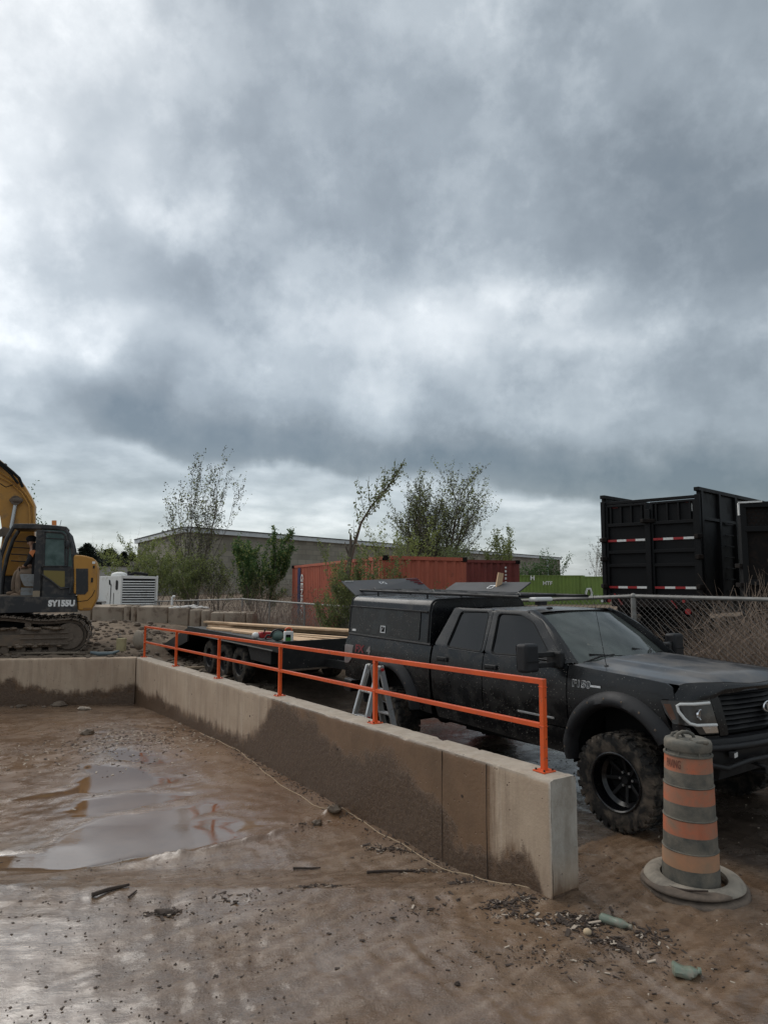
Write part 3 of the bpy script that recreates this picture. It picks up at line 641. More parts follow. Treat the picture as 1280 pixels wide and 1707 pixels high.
# ------------------------------------------------------------------ handrail
hr = thing('handrail', 'bright orange two-rail steel handrail bolted along the top of the long concrete wall', 'handrail')
SP = 2.385; HR = .669
for i in range(6):
    u = i*SP+.0; z0 = wtop(u)
    mb = MB(); mb.beam(wpt(u, 0, z0+.006), wpt(u, 0, z0+HR-(.02 if i else .0)), .042, .042, tuple(WN)+(0,)); o = mb.build('post', m_orange, hr, bevel=.004)
    mb = MB(); q = wpt(u, 0, z0+.005); rot = Matrix.Rotation(WH, 3, 'Z'); mb.box(q, (.13, .12, .010), rot); bp_ = mb.build('base_plate', m_orange, hr, bevel=.002)
    for a, b in ((-1, -1), (1, -1), (1, 1), (-1, 1)):
        mb = MB(); mb.tube([q+rot @ Vector((a*.045, b*.042, .004)), q+rot @ Vector((a*.045, b*.042, .018))], .008, 6); mb.build('bolt', m_debris, bp_)
a, b = wpt(-.021, 0, wtop(0)+HR-.0), wpt(5*SP+.021, 0, wtop(5*SP)+HR)
mb = MB(); mb.beam(a, b, .042, .042); mb.build('top_rail', m_orange, hr, bevel=.004)
for i in range(5):
    u0, u1 = i*SP+.022, (i+1)*SP-.022
    mb = MB(); mb.beam(wpt(u0, 0, wtop(u0)+.335), wpt(u1, 0, wtop(u1)+.335), .038, .038); mb.build('mid_rail', m_orange, hr, bevel=.004)
for i in range(6):
    u = i*SP
    for zz in (.335, HR-.04, .012):
        mb = MB(); c_ = wpt(u, 0, wtop(u)+zz)
        ring = [c_+Vector((*(WB*a_+WN*b_), 0))*.0225+Vector((0, 0, .003*math.sin(9*k))) for k, (a_, b_) in enumerate(((1, 1), (1, 0), (1, -1), (0, -1), (-1, -1), (-1, 0), (-1, 1), (0, 1)))]
        mb.tube(ring, .0035, 5, closed=True); mb.build('weld_bead', m_orange, hr, smooth=True)
for i, zz in ((0, .24), (0, .55), (0, .10)):
    mb = MB(); mb.tube([wpt(-.0215, -.008, wtop(0)+zz), wpt(-.0225, -.008, wtop(0)+zz)], .005, 8); mb.build('rivet_hole', m_dark, hr)
# ------------------------------------------------------------------ pickup truck
HD, TP = R(34.94), .0235
TB = Vector((-math.sin(HD)*math.cos(TP), math.cos(HD)*math.cos(TP), -math.sin(TP))); TNR = Vector((-math.cos(HD), -math.sin(HD), 0)); TU = TB.cross(TNR)
if TU.z < 0: TU = -TU
T0 = Vector((3.03, 6.965, 0))
TM = axes(-TB, -TNR, TU, T0)                    # local x forward, y to the driver side, z up
def P(s, t, z): return Vector((-s, -t, z))      # s = metres behind the front axle, t = metres to the passenger side
truck = thing('pickup_truck', 'dusty black four-door pickup truck with camper shell, parked beside the concrete wall', 'pickup truck', M_=TM)
def lerp(x, xs, ys): return float(np.interp(x, xs, ys))
def tside(s, z):
    zn = z - .03*(s-1)
    t = lerp(zn, [.45, .60, .72, .80, .95, 1.12, 1.27, 1.36, 1.42, 1.47, 1.52, 1.95, 2.05], [.925, .965, .988, .984, .997, 1.0, .990, .972, .955, .938, .915, .755, .70])
    if s < -.30: t -= .17*((-.30-s)/.62)**2.2
    return t
def S(s, z, off=0, sg=1): return P(s, sg*(tside(s, z)+off), z)
def panel(name, poly, fn, material, parent, cell=.09, depth=.02, label=None, bevel=0, smooth_ang=50):
    """sheet from a 2d outline cut by a grid, mapped by fn(a, b, inset); the rim is turned inwards"""
    bm = bmesh.new(); vs = [bm.verts.new((a, b, 0)) for a, b in poly]; bm.faces.new(vs)
    for ax in (0, 1):
        lo = min(p[ax] for p in poly); hi = max(p[ax] for p in poly); k = math.ceil(lo/cell)*cell
        while k < hi-1e-4:
            if k > lo+1e-4:
                no = (1, 0, 0) if ax == 0 else (0, 1, 0); co = (k, 0, 0) if ax == 0 else (0, k, 0)
                bmesh.ops.bisect_plane(bm, geom=bm.verts[:]+bm.edges[:]+bm.faces[:], plane_co=co, plane_no=no, dist=1e-5)
            k += cell
    bmesh.ops.triangulate(bm, faces=[f for f in bm.faces if len(f.verts) > 4])
    be = [e for e in bm.edges if len(e.link_faces) == 1]; bv = list({v for e in be for v in e.verts})
    par = {v: (v.co.x, v.co.y) for v in bm.verts}
    r1 = bmesh.ops.extrude_edge_only(bm, edges=be); nv = [g for g in r1['geom'] if isinstance(g, bmesh.types.BMVert)]
    inn = {v: (v.co.x, v.co.y) for v in nv}
    for v, (a, b) in par.items():
        v.co = fn(a, b, -.003 if v in set() else 0)
    for v, (a, b) in inn.items(): v.co = fn(a, b, -depth)
    bmesh.ops.recalc_face_normals(bm, faces=bm.faces[:])
    me = bpy.data.meshes.new(name); bm.to_mesh(me); bm.free()
    return link(me, name, material, parent, smooth=True, ang=smooth_ang, label=label, bevel=bevel)
def arc(cx_, cz, r, a0, a1, n=14): return [(cx_+r*math.cos(R(a0+(a1-a0)*i/n)), cz+r*math.sin(R(a0+(a1-a0)*i/n))) for i in range(n+1)]
def roundpoly(poly, r, n=4):
    out = []; m = len(poly)
    for i in range(m):
        p = Vector(poly[i]); a = (Vector(poly[i-1])-p); b = (Vector(poly[(i+1) % m])-p); rr = min(r, a.length*.45, b.length*.45)
        p0 = p+a.normalized()*rr; p1 = p+b.normalized()*rr
        for k in range(n+1):
            t = k/n; q = p0*(1-t)**2+p*2*t*(1-t)+p1*t*t; out.append((q.x, q.y))
    return out
def shrink(poly, d):
    """move outline inwards by d (works for either orientation)"""
    m = len(poly); ar = sum(poly[i][0]*poly[(i+1) % m][1]-poly[(i+1) % m][0]*poly[i][1] for i in range(m)); sg = 1 if ar > 0 else -1; out = []
    for i in range(m):
        p = Vector(poly[i]); a = (p-Vector(poly[i-1])); b = (Vector(poly[(i+1) % m])-p)
        if a.length < 1e-6: a = b
        if b.length < 1e-6: b = a
        a.normalize(); b.normalize(); n1 = Vector((-a.y, a.x))*sg; n2 = Vector((-b.y, b.x))*sg; n_ = n1+n2
        if n_.length < .3: n_ = n1
        n_.normalize(); out.append(tuple(p+n_*d))
    return out
FA, RA = (.03, .575), (3.70, .645)                     # arch centres (s, z)
def fedge(s): return 1.385+.07*s
# black core added behind the body panels to block light
mb = MB()
def coreprism(prof, t0, t1): mb.prism(prof, lambda a, b, w_: P(a, w_, b), t0, t1)
coreprism([(-.64, .66), (-.64, 1.22), (-.5, 1.27), (.45, 1.36), (.45, .66)], -.62, .62)
coreprism([(.55, .56), (.55, 1.20), (2.74, 1.22), (2.74, .62)], -.90, .90)
coreprism([(2.84, .70), (2.84, 1.46), (4.78, 1.50), (4.78, .78)], -.64, .64)
coreprism([(2.84, 1.30), (2.84, 1.46), (4.80, 1.50), (4.80, 1.36)], -.92, .92)
coreprism([(-.46, 1.25), (-.46, 1.28), (.5, 1.36), (.5, 1.3)], -.88, .88)
coreprism([(2.6, .45), (2.6, .60), (4.7, .70), (4.7, .5)], -.5, .5)
coreprism([(-.5, .42), (-.5, .60), (2.7, .60), (2.7, .42)], -.5, .5)
mb.build('light_block_core', m_dark, truck)
G = .005
for sg in (1, -1):
    f = lambda a, b, o, sg=sg: S(a, b, o, sg)
    ff = arc(FA[0], FA[1], .56, -6, 190 if False else 158, 20)
    fender = [(.61, .56), (.61, fedge(.61)), (.30, fedge(.3)), (0, fedge(0)), (-.3, fedge(-.3)), (-.47, fedge(-.47)-.004), (-.53, 1.31), (-.55, 1.215), (-.44, 1.205), (-.44, 1.15), (-.50, .98), (-.54, .90)] + \
             list(reversed([p for p in arc(FA[0], FA[1], .54, -3, 146, 18)]))
    panel('front_fender', shrink(fender, G/2), f, m_paint, truck, cell=.08)
    fd = [(.62, .80), (.62, fedge(.62)), (1.845, 1.462), (1.845, .815)]
    rd = [(1.855, .815), (1.855, 1.462), (2.78, 1.502), (2.79, 1.30), (2.765, .84)]
    fdoor = panel('front_door', roundpoly(shrink(fd, G/2), .02), f, m_paintlow, truck, cell=.10)
    rdoor = panel('rear_door', roundpoly(shrink(rd, G/2), .02), f, m_paintlow, truck, cell=.10)
    for dr, hs, hz in ((fdoor, 1.70, 1.315), (rdoor, 2.56, 1.345)):
        mb = MB(); mb.box(S(hs+.0, hz, .012, sg), (.19, .03, .055)); mb.build('handle', m_trim, dr, bevel=.01)
        mb = MB(); mb.box(S(hs+.0, hz-.005, .028, sg), (.12, .012, .022)); mb.build('handle_recess', m_dark, dr, bevel=.004)
    rocker = [(.62, .535), (.62, .79), (2.76, .832), (2.70, .625)]
    panel('rocker_panel', shrink(rocker, G/2), lambda a, b, o, f=f: f(a, b, o-.004), m_paintlow, truck)
    if sg == 1:
        mb = MB(); mb.prism([(.79, .865), (1.30, .872), (1.30, .892), (.79, .885)], lambda a, b, w_: S(a, b, w_), .001, .009); mb.build('silver_side_badge', m_alu, truck, bevel=.002)
    bedf = [(2.82, .64), (2.82, 1.487), (4.80, 1.553), (4.86, 1.50), (4.86, .93), (4.62, .90)] + arc(RA[0], RA[1], .56, 28, 172, 20) + [(3.13, .66)]
    panel('bed_side', shrink(bedf, G/2), f, m_paintlow, truck, cell=.10)
    mb = MB(); mb.tube([P(2.84, sg*.945, 1.50), P(4.82, sg*.94, 1.565)], .018, 8); mb.build('bed_rail_cap', m_trim, truck, smooth=True)
    # flares
    for (cx_, cz), a0, a1, lab in ((FA, -6, 152, 'f'), (RA, -2, 178, 'r')):
        prof = [(.50, -.02), (.515, .075), (.545, .098), (.60, .088), (.635, .035), (.648, .0)]
        n = 34; V = []
        for i in range(n+1):
            a = R(a0+(a1-a0)*i/n)
            for r_, o_ in prof:
                s_ = cx_+r_*math.cos(a); z_ = cz+r_*math.sin(a); ss = max(s_, -.30-.0)
                base = min(tside(s_, min(z_, 1.25)), 1.0); V.append(P(s_, sg*(base+o_), z_))
        m = len(prof); mb = MB(); mb.add(V, [(i*m+k, i*m+k+1, (i+1)*m+k+1, (i+1)*m+k) for i in range(n) for k in range(m-1)] + [tuple(range(m)), tuple(n*m+k for k in range(m))])
        fl_ = mb.build('wheel_flare', m_flare, truck, smooth=True, ang=50)
        for k in range(8):
            a = R(a0+12+(a1-a0-24)*k/7); s_ = cx_+.585*math.cos(a); z_ = cz+.585*math.sin(a)
            c = P(s_, sg*(min(tside(s_, min(z_, 1.25)), 1.0)+.088), z_)
            mb = MB(); mb.ball(c, .012, 8, 4, (1, .6, 1)); mb.build('bolt', m_steel, fl_, smooth=True)
        mb = MB()   # wheel well liner
        n = 16; V = []
        for i in range(n+1):
            a = R(-10+200*i/n)
            for t_ in (.60, .99): V.append(P(cx_+.545*math.cos(a), sg*t_, cz+.545*math.sin(a)))
        mb.add(V, [(i*2, i*2+1, i*2+3, i*2+2) for i in range(n)]); mb.build('wheel_well', m_dark, truck)
    # cab glass and frames
    def GL(a, b, o=0, sg=sg): return S(a, b, o-.016, sg)
    fw = roundpoly([(1.735, 1.468), (1.76, 1.912), (1.42, 1.905), (1.20, 1.82), (.86, 1.475)], .05)
    rw = roundpoly([(2.53, 1.500), (2.42, 1.930), (1.93, 1.926), (1.905, 1.474)], .05)
    fo = roundpoly([(1.848, 1.465), (1.852, 1.958), (1.36, 1.952), (1.08, 1.84), (.66, 1.432)], .05)
    ro_ = roundpoly([(2.775, 1.503), (2.74, 1.62), (2.56, 1.978), (1.856, 1.96), (1.860, 1.466)], .05)
    ro_ = roundpoly([(2.775, 1.503), (2.56, 1.978), (1.858, 1.96), (1.858, 1.466)], .05)
    for inner, outer, dr in ((fw, fo, fdoor), (rw, ro_, rdoor)):
        n = len(inner); mb = MB(); V = [S(a, b, .0, sg) for a, b in outer]+[S(a, b, .004, sg) for a, b in shrink(inner, -.022)]+[S(a, b, .002, sg) for a, b in inner]+[S(a, b, -.03, sg) for a, b in inner]+[S(a, b, -.03, sg) for a, b in outer]
        # inner/outer lists have equal length: ring strips
        Fc = [(j*n+i, j*n+(i+1) % n, (j+1)*n+(i+1) % n, (j+1)*n+i) for j in range(3) for i in range(n)] + [(4*n+i, 4*n+(i+1) % n, (i+1) % n, i) for i in range(n)]
        mb.add(V, Fc); mb.build('window_frame', m_paint, dr, smooth=True, ang=40)
        mb = MB(); V = [S(a, b, .004, sg) for a, b in shrink(inner, -.012)]+[S(a, b, .007, sg) for a, b in shrink(inner, -.004)]+[S(a, b, -.014, sg) for a, b in shrink(inner, .006)]
        mb.add(V, [(j*n+i, j*n+(i+1) % n, (j+1)*n+(i+1) % n, (j+1)*n+i) for j in range(2) for i in range(n)]); mb.build('window_seal', m_dark, dr)
        panel('window_glass', inner, GL, m_glass, dr, cell=.2, depth=.004)
    # badge-less cowl corner and A pillar strip
    mb = MB()
    V = []
    pa = [(.60, 1.43, .90), (.78, 1.60, .855), (.98, 1.77, .80), (1.16, 1.885, .745), (1.32, 1.95, .70)]
    for s_, z_, t_ in pa:
        V += [S(s_+.06, z_, -.003, sg), P(s_, sg*(t_+.005), z_+.012), P(s_-.03, sg*(t_-.05), z_+.006), P(s_-.0, sg*(t_-.06), z_-.05)]
    mb.add(V, [(i*4+k, i*4+k+1, (i+1)*4+k+1, (i+1)*4+k) for i in range(4) for k in range(3)]); mb.build('windscreen_pillar', m_paint, truck, smooth=True)
# hood
def zhood(s, t):
    a = abs(t)
    z = fedge(s)+.050*(1-(a/.92)**2) + .022*float(sst(.62, .50, a)) * float(sst(-.86, -.55, s))
    z -= .075*max(0, (-.62-s)/.24)**2
    return z
def hood_fn(u, v_):
    t = -.915+1.83*u; a = abs(t)
    s0 = -.56-.27*(1-(a/.915)**2.2)-.0; s1 = .60-.17*(1-(a/.915)**2)
    s = s0+(s1-s0)*v_; tt = t*(1-.085*max(0, (-.35-s)/.5)**2)
    return P(s, tt, zhood(s, t)-(.012 if a > .905 else 0))
mb = MB(); uu = list(np.linspace(0, 1, 45)); vv = list(np.linspace(0, 1, 40)); mb.grid(hood_fn, uu, vv)
# turned-down rim
rim = [hood_fn(u, 0) for u in uu]; mb.grid(lambda u, w_: hood_fn(u, 0)-Vector((0, 0, .03*w_)), uu, [0, 1])
mb.build('hood', m_hood, truck, smooth=True, ang=60)
mb = MB(); mb.grid(lambda u, v_: P(.60-.17*(1-u*u)+.02+.13*v_, u*.86, 1.425+.05*(1-u*u)-.012+.0*v_), list(np.linspace(-1, 1, 21)), [0, 1]); mb.build('cowl', m_trim, truck)
# windscreen
def ws(u, v_, o=0):
    t = (-.84+1.68*u)*(1-.165*v_); a = abs(t)/.84
    sb = .47+.19*a**2.2; st = 1.17+.13*a**2.0; s = sb+(st-sb)*v_; z = 1.445-.025*a*a+(.490-.03*a*a)*v_ + .022*math.sin(math.pi*v_)
    return P(s+o, t, z+o*.6)
mb = MB(); mb.grid(lambda u, v_: ws(u, v_), list(np.linspace(0, 1, 25)), list(np.linspace(0, 1, 14))); wsg = mb.build('windscreen', m_screen, truck, smooth=True); wsg.data.flip_normals()
mb = MB(); loop = [ws(u, 1, -.004) for u in np.linspace(0, 1, 14)]+[ws(1, v_, -.004) for v_ in np.linspace(1, 0, 10)[1:]]+[ws(u, 0, -.004) for u in np.linspace(1, 0, 14)[1:]]+[ws(0, v_, -.004) for v_ in np.linspace(0, 1, 10)[1:-1]]
mb.tube(loop, .008, 5, closed=True); mb.build('windscreen_seal', m_dark, wsg)
for side, pts in ((1, [(.60, .80), (.71, .33), (.80, -.12)]), (-1, [(.47, .10), (.66, -.42), (.80, -.98)][:3])):
    pass
for a, b, arm in (((.07, .06), (.46, .17), (.36, .02)), ((.52, .03), (.86, .14), (.93, .02))):
    A_ = ws(a[0], a[1], -.02); B_ = ws(b[0], b[1], -.02); Cc = ws(*arm, -.015)
    mb = MB(); mb.beam(A_, B_, .018, .03); wp = mb.build('wiper', m_trim, truck)
    mid = (A_+B_)/2+Vector((.02, 0, .02)); mb = MB(); mb.tube([mid, (mid+Cc)/2+Vector((.02, 0, .025)), Cc], .009, 6); mb.build('wiper_arm', m_trim, wp)
# roof
def roof(u, v_):
    t = (-.735+1.47*u)*(1-.0*v_); a = abs(t)/.735
    s0 = 1.17+.13*a**2; s = s0+(2.60-s0)*v_
    z = 1.938+.055*math.sin(math.pi*min(1, .18+v_*.7)) -.018 + .012*v_ - .040*a**4 - .004*(1 if int(abs(t)*9) % 2 and .1 < v_ < .9 and a < .7 else 0)
    return P(s, t, z)
mb = MB(); mb.grid(roof, list(np.linspace(0, 1, 61)), list(np.linspace(0, 1, 20))); mb.build('roof', m_hood, truck, smooth=True, ang=60)
for sg in (1, -1):
    mb = MB(); V = []
    for k in range(12):
        v_ = k/11; q = roof(1 if sg > 0 else 0, v_); s_ = -q.x; V += [q, P(s_+.02*(1-v_), sg*.775, q.z-.012), S(s_, 1.945, 0, sg), S(s_, 1.93, -.03, sg)]
    mb.add(V, [(i*4+k, i*4+k+1, (i+1)*4+k+1, (i+1)*4+k) for i in range(11) for k in range(3)]); mb.build('roof_rail', m_paint, truck, smooth=True, ang=60)
    mb = MB(); V = [P(2.60, sg*.735, 1.97), S(2.58, 1.96, 0, sg), S(2.80, 1.50, 0, sg), P(2.80, sg*.6, 1.5), P(2.62, sg*.6, 1.97)]
    mb.add(V, [(0, 1, 2, 3, 4)]); mb.build('rear_pillar', m_paint, truck)
mb = MB(); mb.add([P(2.61, .6, 1.975), P(2.61, -.6, 1.975), P(2.79, -.6, 1.5), P(2.79, .6, 1.5)], [(0, 1, 2, 3)]); mb.build('rear_window', m_glass, truck)
mb = MB(); mb.ball(P(1.30, .42, 1.975), .035, 10, 5, (1.2, 1, .5)); mb.build('roof_light', m_trim, truck, smooth=True)
# front face
PW = [(-.42, .985), (-.52, .965), (-.60, .925), (-.66, .86), (-.70, .78), (-.735, .70), (-.80, .45), (-.86, 0)]
HK = .78
CUM = [0]
for a, b in zip(PW[:-1], PW[1:]): CUM.append(CUM[-1]+math.hypot(a[0]-b[0], a[1]-b[1]))
WEND = CUM[-1]
def fp(w_, z, o=0, sg=1):
    """point on the nose: w metres along the plan curve from the wheel arch to the centre line"""
    s = lerp(w_, CUM, [p[0] for p in PW]); t = lerp(w_, CUM, [p[1] for p in PW]); s2 = lerp(w_+.03, CUM, [p[0] for p in PW]); t2 = lerp(w_+.03, CUM, [p[1] for p in PW])
    if w_+.03 > WEND: s2, t2 = s, t-.03
    d = Vector((s2-s, t2-t)).normalized(); n_ = Vector((d.y, -d.x)) ; 
    if n_.dot(Vector((-.6, .5))) < 0: n_ = -n_
    rake = .10*max(0, z-1.0)
    s += rake*min(1, w_/.4)
    return P(s+n_.x*o, sg*(t+n_.y*o), z)
for sg in (1, -1):
    f = lambda a, b, o, sg=sg: fp(a, b, o, sg)
    panel('grille_surround', [(.455, 1.225), (.53, 1.255), (.56, 1.20), (.60, .94), (.60, .905), (.51, .905), (.508, .93)], lambda a, b, o, f=f: f(a, b, o+.012), m_paint, truck, cell=.07)
    panel('front_corner', [(.115, 1.02), (.30, .975), (.36, .905), (.66, .905), (.66, .86), (.12, .86)], lambda a, b, o, f=f: f(a*HK, b, o-.002), m_paint, truck, cell=.07)
    hl = [(.01, 1.198), (.06, 1.202), (.585, 1.215), (.645, .925), (.40, .925), (.335, .995), (.13, 1.01), (.05, 1.10)]
    H_ = panel('headlight', roundpoly(hl, .015), lambda a, b, o, f=f: f(a*HK, b, o+.008), m_lampglass, truck, cell=.06)
    mb = MB(); mb.tube([fp(w_*HK, z, .016, sg) for w_, z in ((.56, 1.185), (.36, 1.18), (.22, 1.178), (.19, 1.165), (.20, 1.12), (.245, 1.06), (.30, 1.018), (.37, 1.003), (.61, 1.0))], .0135, 8); mb.build('light_bar', m_white, H_, smooth=True)
    mb = MB(); mb.lathe([(0, .0), (.030, .0), (.042, .006), (.046, .004), (.046, -.01)], 20, axes((0, sg, 0), (0, 0, 1), (1, 0, 0), fp(.34, 1.09, .006, sg))); mb.build('projector_lens', m_chrome, H_, smooth=True)
    panel('reflector', [(.425, .995), (.615, .985), (.63, .935), (.47, .935)], lambda a, b, o, f=f: f(a*HK, b, o+.012), m_chrome, H_, cell=.02)
    panel('turn_signal', roundpoly([(.04, 1.17), (.12, 1.175), (.17, 1.05), (.12, 1.04)], .01), lambda a, b, o, f=f: f(a*HK, b, o+.010), m_amber, H_, cell=.05)
def hlow(u):
    k = abs(2*u-1); sg = 1 if u > .5 else -1; w_ = .08+(WEND-.08)*(1-k); z = lerp(k, [0, .54, .63, .72, 1], [1.262, 1.250, 1.215, 1.208, 1.205]); return fp(w_, z, .012, sg)
def hdrf(u, v_):
    a_ = hood_fn(u, 0)-Vector((-.004, 0, .006)); b_ = hlow(u); q = a_.lerp(b_, v_); return q+Vector((.018*math.sin(math.pi*v_), 0, .006*math.sin(math.pi*v_)))
mb = MB(); mb.grid(hdrf, list(np.linspace(0, 1, 49)), list(np.linspace(0, 1, 6))); mb.build('grille_header', m_paint, truck, smooth=True, ang=60)
# grille
mb = MB(); mb.grid(lambda a, z: fp(WEND-abs(a), z, -.06, 1 if a >= 0 else -1), list(np.linspace(-.70, .70, 15)), [.90, 1.27]); gr = mb.build('grille', m_dark, truck)
for k in range(8):
    z = .945+.042*k
    mb = MB(); xs_ = list(np.linspace(-.66-.008*(k-4), .66+.008*(k-4), 15)); V = []
    for a in xs_:
        g1 = fp(WEND-abs(a), z, .0, 1 if a >= 0 else -1); g2 = fp(WEND-abs(a), z+.026, -.03, 1 if a >= 0 else -1); g3 = fp(WEND-abs(a), z+.008, -.055, 1 if a >= 0 else -1); V += [g1, g2, g3]
    mb.add(V, [(i*3+q, i*3+(q+1) % 3, (i+1)*3+(q+1) % 3, (i+1)*3+q) for i in range(14) for q in range(3)]); mb.build('grille_bar', m_trim, gr, smooth=True, ang=30)
ec = fp(WEND, 1.105, .02)
em = axes(Vector((0, 1, 0)), Vector((-.10, 0, .995)), Vector((.995, 0, .10)), ec)
mb = MB(); mb.lathe([(0, .0), (1, .0), (1, .012), (.93, .018), (0, .018)], 32, em @ Matrix.Diagonal((.125, .055, 1, 1))); eb = mb.build('emblem_oval', m_chrome, gr, smooth=True, ang=30)
mb = MB(); mb.lathe([(0, .019), (1, .019), (1, .021), (0, .021)], 32, em @ Matrix.Diagonal((.108, .042, 1, 1))); mb.build('emblem_face', m_trim, gr)
text('emblem_lettering', 'Ford', .075, m_chrome, em @ Matrix.Translation((0, 0, .022)), gr, .002, .0015, 1.15)
# bumper
mb = MB()
def bf(a, z, o): return fp(WEND-abs(a), z, o, 1 if a >= 0 else -1)
xs_ = list(np.linspace(-WEND+.03, WEND-.03, 41)); prof = [(.66, -.06), (.665, .03), (.74, .06), (.79, .055), (.855, .055), (.885, .045), (.895, -.02)]
V = [bf(a, z, o) for a in xs_ for z, o in prof]; m = len(prof)
mb.add(V, [(i*m+k, i*m+k+1, (i+1)*m+k+1, (i+1)*m+k) for i in range(40) for k in range(m-1)]); bu = mb.build('front_bumper', m_trim, truck, smooth=True, ang=35)
mb = MB(); mb.tube([bf(a, .822, .085) for a in np.linspace(-1.05, 1.05, 31)], .028, 10); mb.build('bumper_tube', m_trim, bu, smooth=True)
mb = MB(); mb.tube([bf(-.95, .80, .08), bf(-.88, .70, .10), bf(-.70, .655, .10), bf(-.45, .70, .10), bf(0, .70, .10), bf(.45, .70, .10), bf(.70, .655, .10), bf(.88, .70, .10), bf(.95, .80, .08)], .024, 10); mb.build('bumper_tube', m_trim, bu, smooth=True)
for a in (.62, -.62):
    mb = MB(); mb.box(bf(a, .765, .10), (.05, .10, .055), Matrix.Rotation(R(12 if a > 0 else -12), 3, 'Z')); q = mb.build('fog_lamp', m_trim, bu, bevel=.006)
    mb = MB(); mb.box(bf(a, .765, .128), (.006, .075, .035), Matrix.Rotation(R(12 if a > 0 else -12), 3, 'Z')); mb.build('lamp_lens', m_white, bu)
mb = MB(); mb.prism([(-.66, .50), (-.70, .66), (-.45, .66), (-.40, .52)], lambda a, b, w_: P(a, w_, b), -.55, .55); mb.build('skid_plate', m_trim, truck)
for t_ in (.35, -.35):
    mb = MB(); mb.tube([P(-.86, t_, .66), P(-.98, t_, .64), P(-.98, t_, .60), P(-.86, t_, .58)], .016, 8); mb.build('tow_hook', m_trim, truck, smooth=True)
# wheels
def make_wheel():
    w_ = bpy.data.objects.new('wheel', None); COL.objects.link(w_); w_.parent = truck
    Mx = Matrix.Rotation(R(90), 4, 'X')        # lathe axis -> local -y (outwards on the passenger side)
    prof = [(.262, -.15), (.30, -.158), (.36, -.163), (.405, -.160), (.425, -.145), (.428, -.12), (.428, .12), (.425, .145), (.405, .160), (.36, .165), (.30, .158), (.268, .148), (.262, .12)]
    mb = MB(); mb.lathe(prof, 56, Mx)
    n = 30
    for k in range(n):
        a = 2*math.pi*k/n
        def q(r_, ang, y): return Vector((r_*math.cos(a+ang), -y, r_*math.sin(a+ang)))
        def blk(y0, y1, a0, a1, skew=0, r0=.422, r1=.443):
            vs = [q(r0, a0, y0), q(r0, a1, y0), q(r0, a1+skew, y1), q(r0, a0+skew, y1), q(r1, a0+.008, y0), q(r1, a1-.008, y0), q(r1, a1+skew-.008, y1), q(r1, a0+skew+.008, y1)]
            mb.add(vs, [(0, 3, 2, 1), (4, 5, 6, 7), (0, 1, 5, 4), (1, 2, 6, 5), (2, 3, 7, 6), (3, 0, 4, 7)])
        lug = .0 if k % 2 else .016
        blk(.092-lug, .158, -.07, .065, .02); blk(-.158, -.092+lug, -.03, .10, .02)
        blk(.010, .082-lug, -.04, .085, -.06); blk(-.082+lug, -.006, .02, .14, .06)
        # shoulder and sidewall lugs
        for y0, sg in ((.158, 1), (-.158, -1)):
            vs = [q(.435, -.065, y0*.97), q(.435, .06, y0*.97), q(.43, .06, y0+.008*sg), q(.43, -.065, y0+.008*sg), q(.385-lug, -.045, y0+.006*sg), q(.385-lug, .04, y0+.006*sg), q(.39-lug, .04, y0*.97), q(.39-lug, -.045, y0*.97)]
            mb.add(vs, [(0, 1, 2, 3), (3, 2, 5, 4), (4, 5, 6, 7), (0, 3, 4, 7), (1, 6, 5, 2)])
    mb.build('tyre', m_rubber, w_, smooth=True, ang=25)
    mb = MB(); mb.lathe([(.262, .150), (.272, .158), (.262, .163), (.250, .155), (.246, .10), (.236, .05), (.205, .02), (.200, -.03), (.206, -.05), (.225, -.055), (.225, -.15), (.262, -.155)], 56, Mx); rm = mb.build('rim', m_rim, w_, smooth=True, ang=30)
    mb = MB(); mb.lathe([(0, -.03), (.07, -.03), (.085, -.045), (.105, -.05), (.20, -.05), (.2, -.07), (0, -.07)], 32, Mx); mb.build('hub_disc', m_dark, w_, smooth=True, ang=30)
    for k in range(8):
        a = 2*math.pi*k/8
        mb = MB(); mb.beam((.05*math.cos(a), .028, .05*math.sin(a)), (.225*math.cos(a+.06), -.01, .225*math.sin(a+.06)), .034, .03, (0, 1, 0)); mb.build('spoke', m_trim, w_, bevel=.006)
    for k in range(6):
        a = 2*math.pi*k/6; mb = MB(); mb.tube([(.068*math.cos(a), .03, .068*math.sin(a)), (.068*math.cos(a), -.0, .068*math.sin(a))], .012, 6); mb.build('lug_nut', m_alu, w_)
    mb = MB(); mb.lathe([(0, .02), (.035, .02), (.045, .0), (.05, -.04)], 20, Mx); mb.build('hub_cap', m_trim, w_, smooth=True, ang=30)
    return w_
wh0 = make_wheel(); wh0.location = P(0, .955, .43); wh0.scale = (.975, 1, .975)
for s_, t_, rot in ((3.70, .955, 25), (0, -.955, 180), (3.70, -.955, 200)):
    c = copy_tree(wh0, truck); c.location = P(s_, t_, .43 if s_ < 1 else .45)
    c.rotation_euler = (0, R(rot), 0) if t_ > 0 else (0, R(rot), R(180))
mb = MB(); mb.tube([P(0, -.8, .44), P(0, .8, .44)], .05, 8); mb.tube([P(3.70, -.8, .45), P(3.70, .8, .45)], .06, 8); mb.ball(P(3.7, 0, .45), .16, 10, 6); mb.build('axle', m_dark, truck)
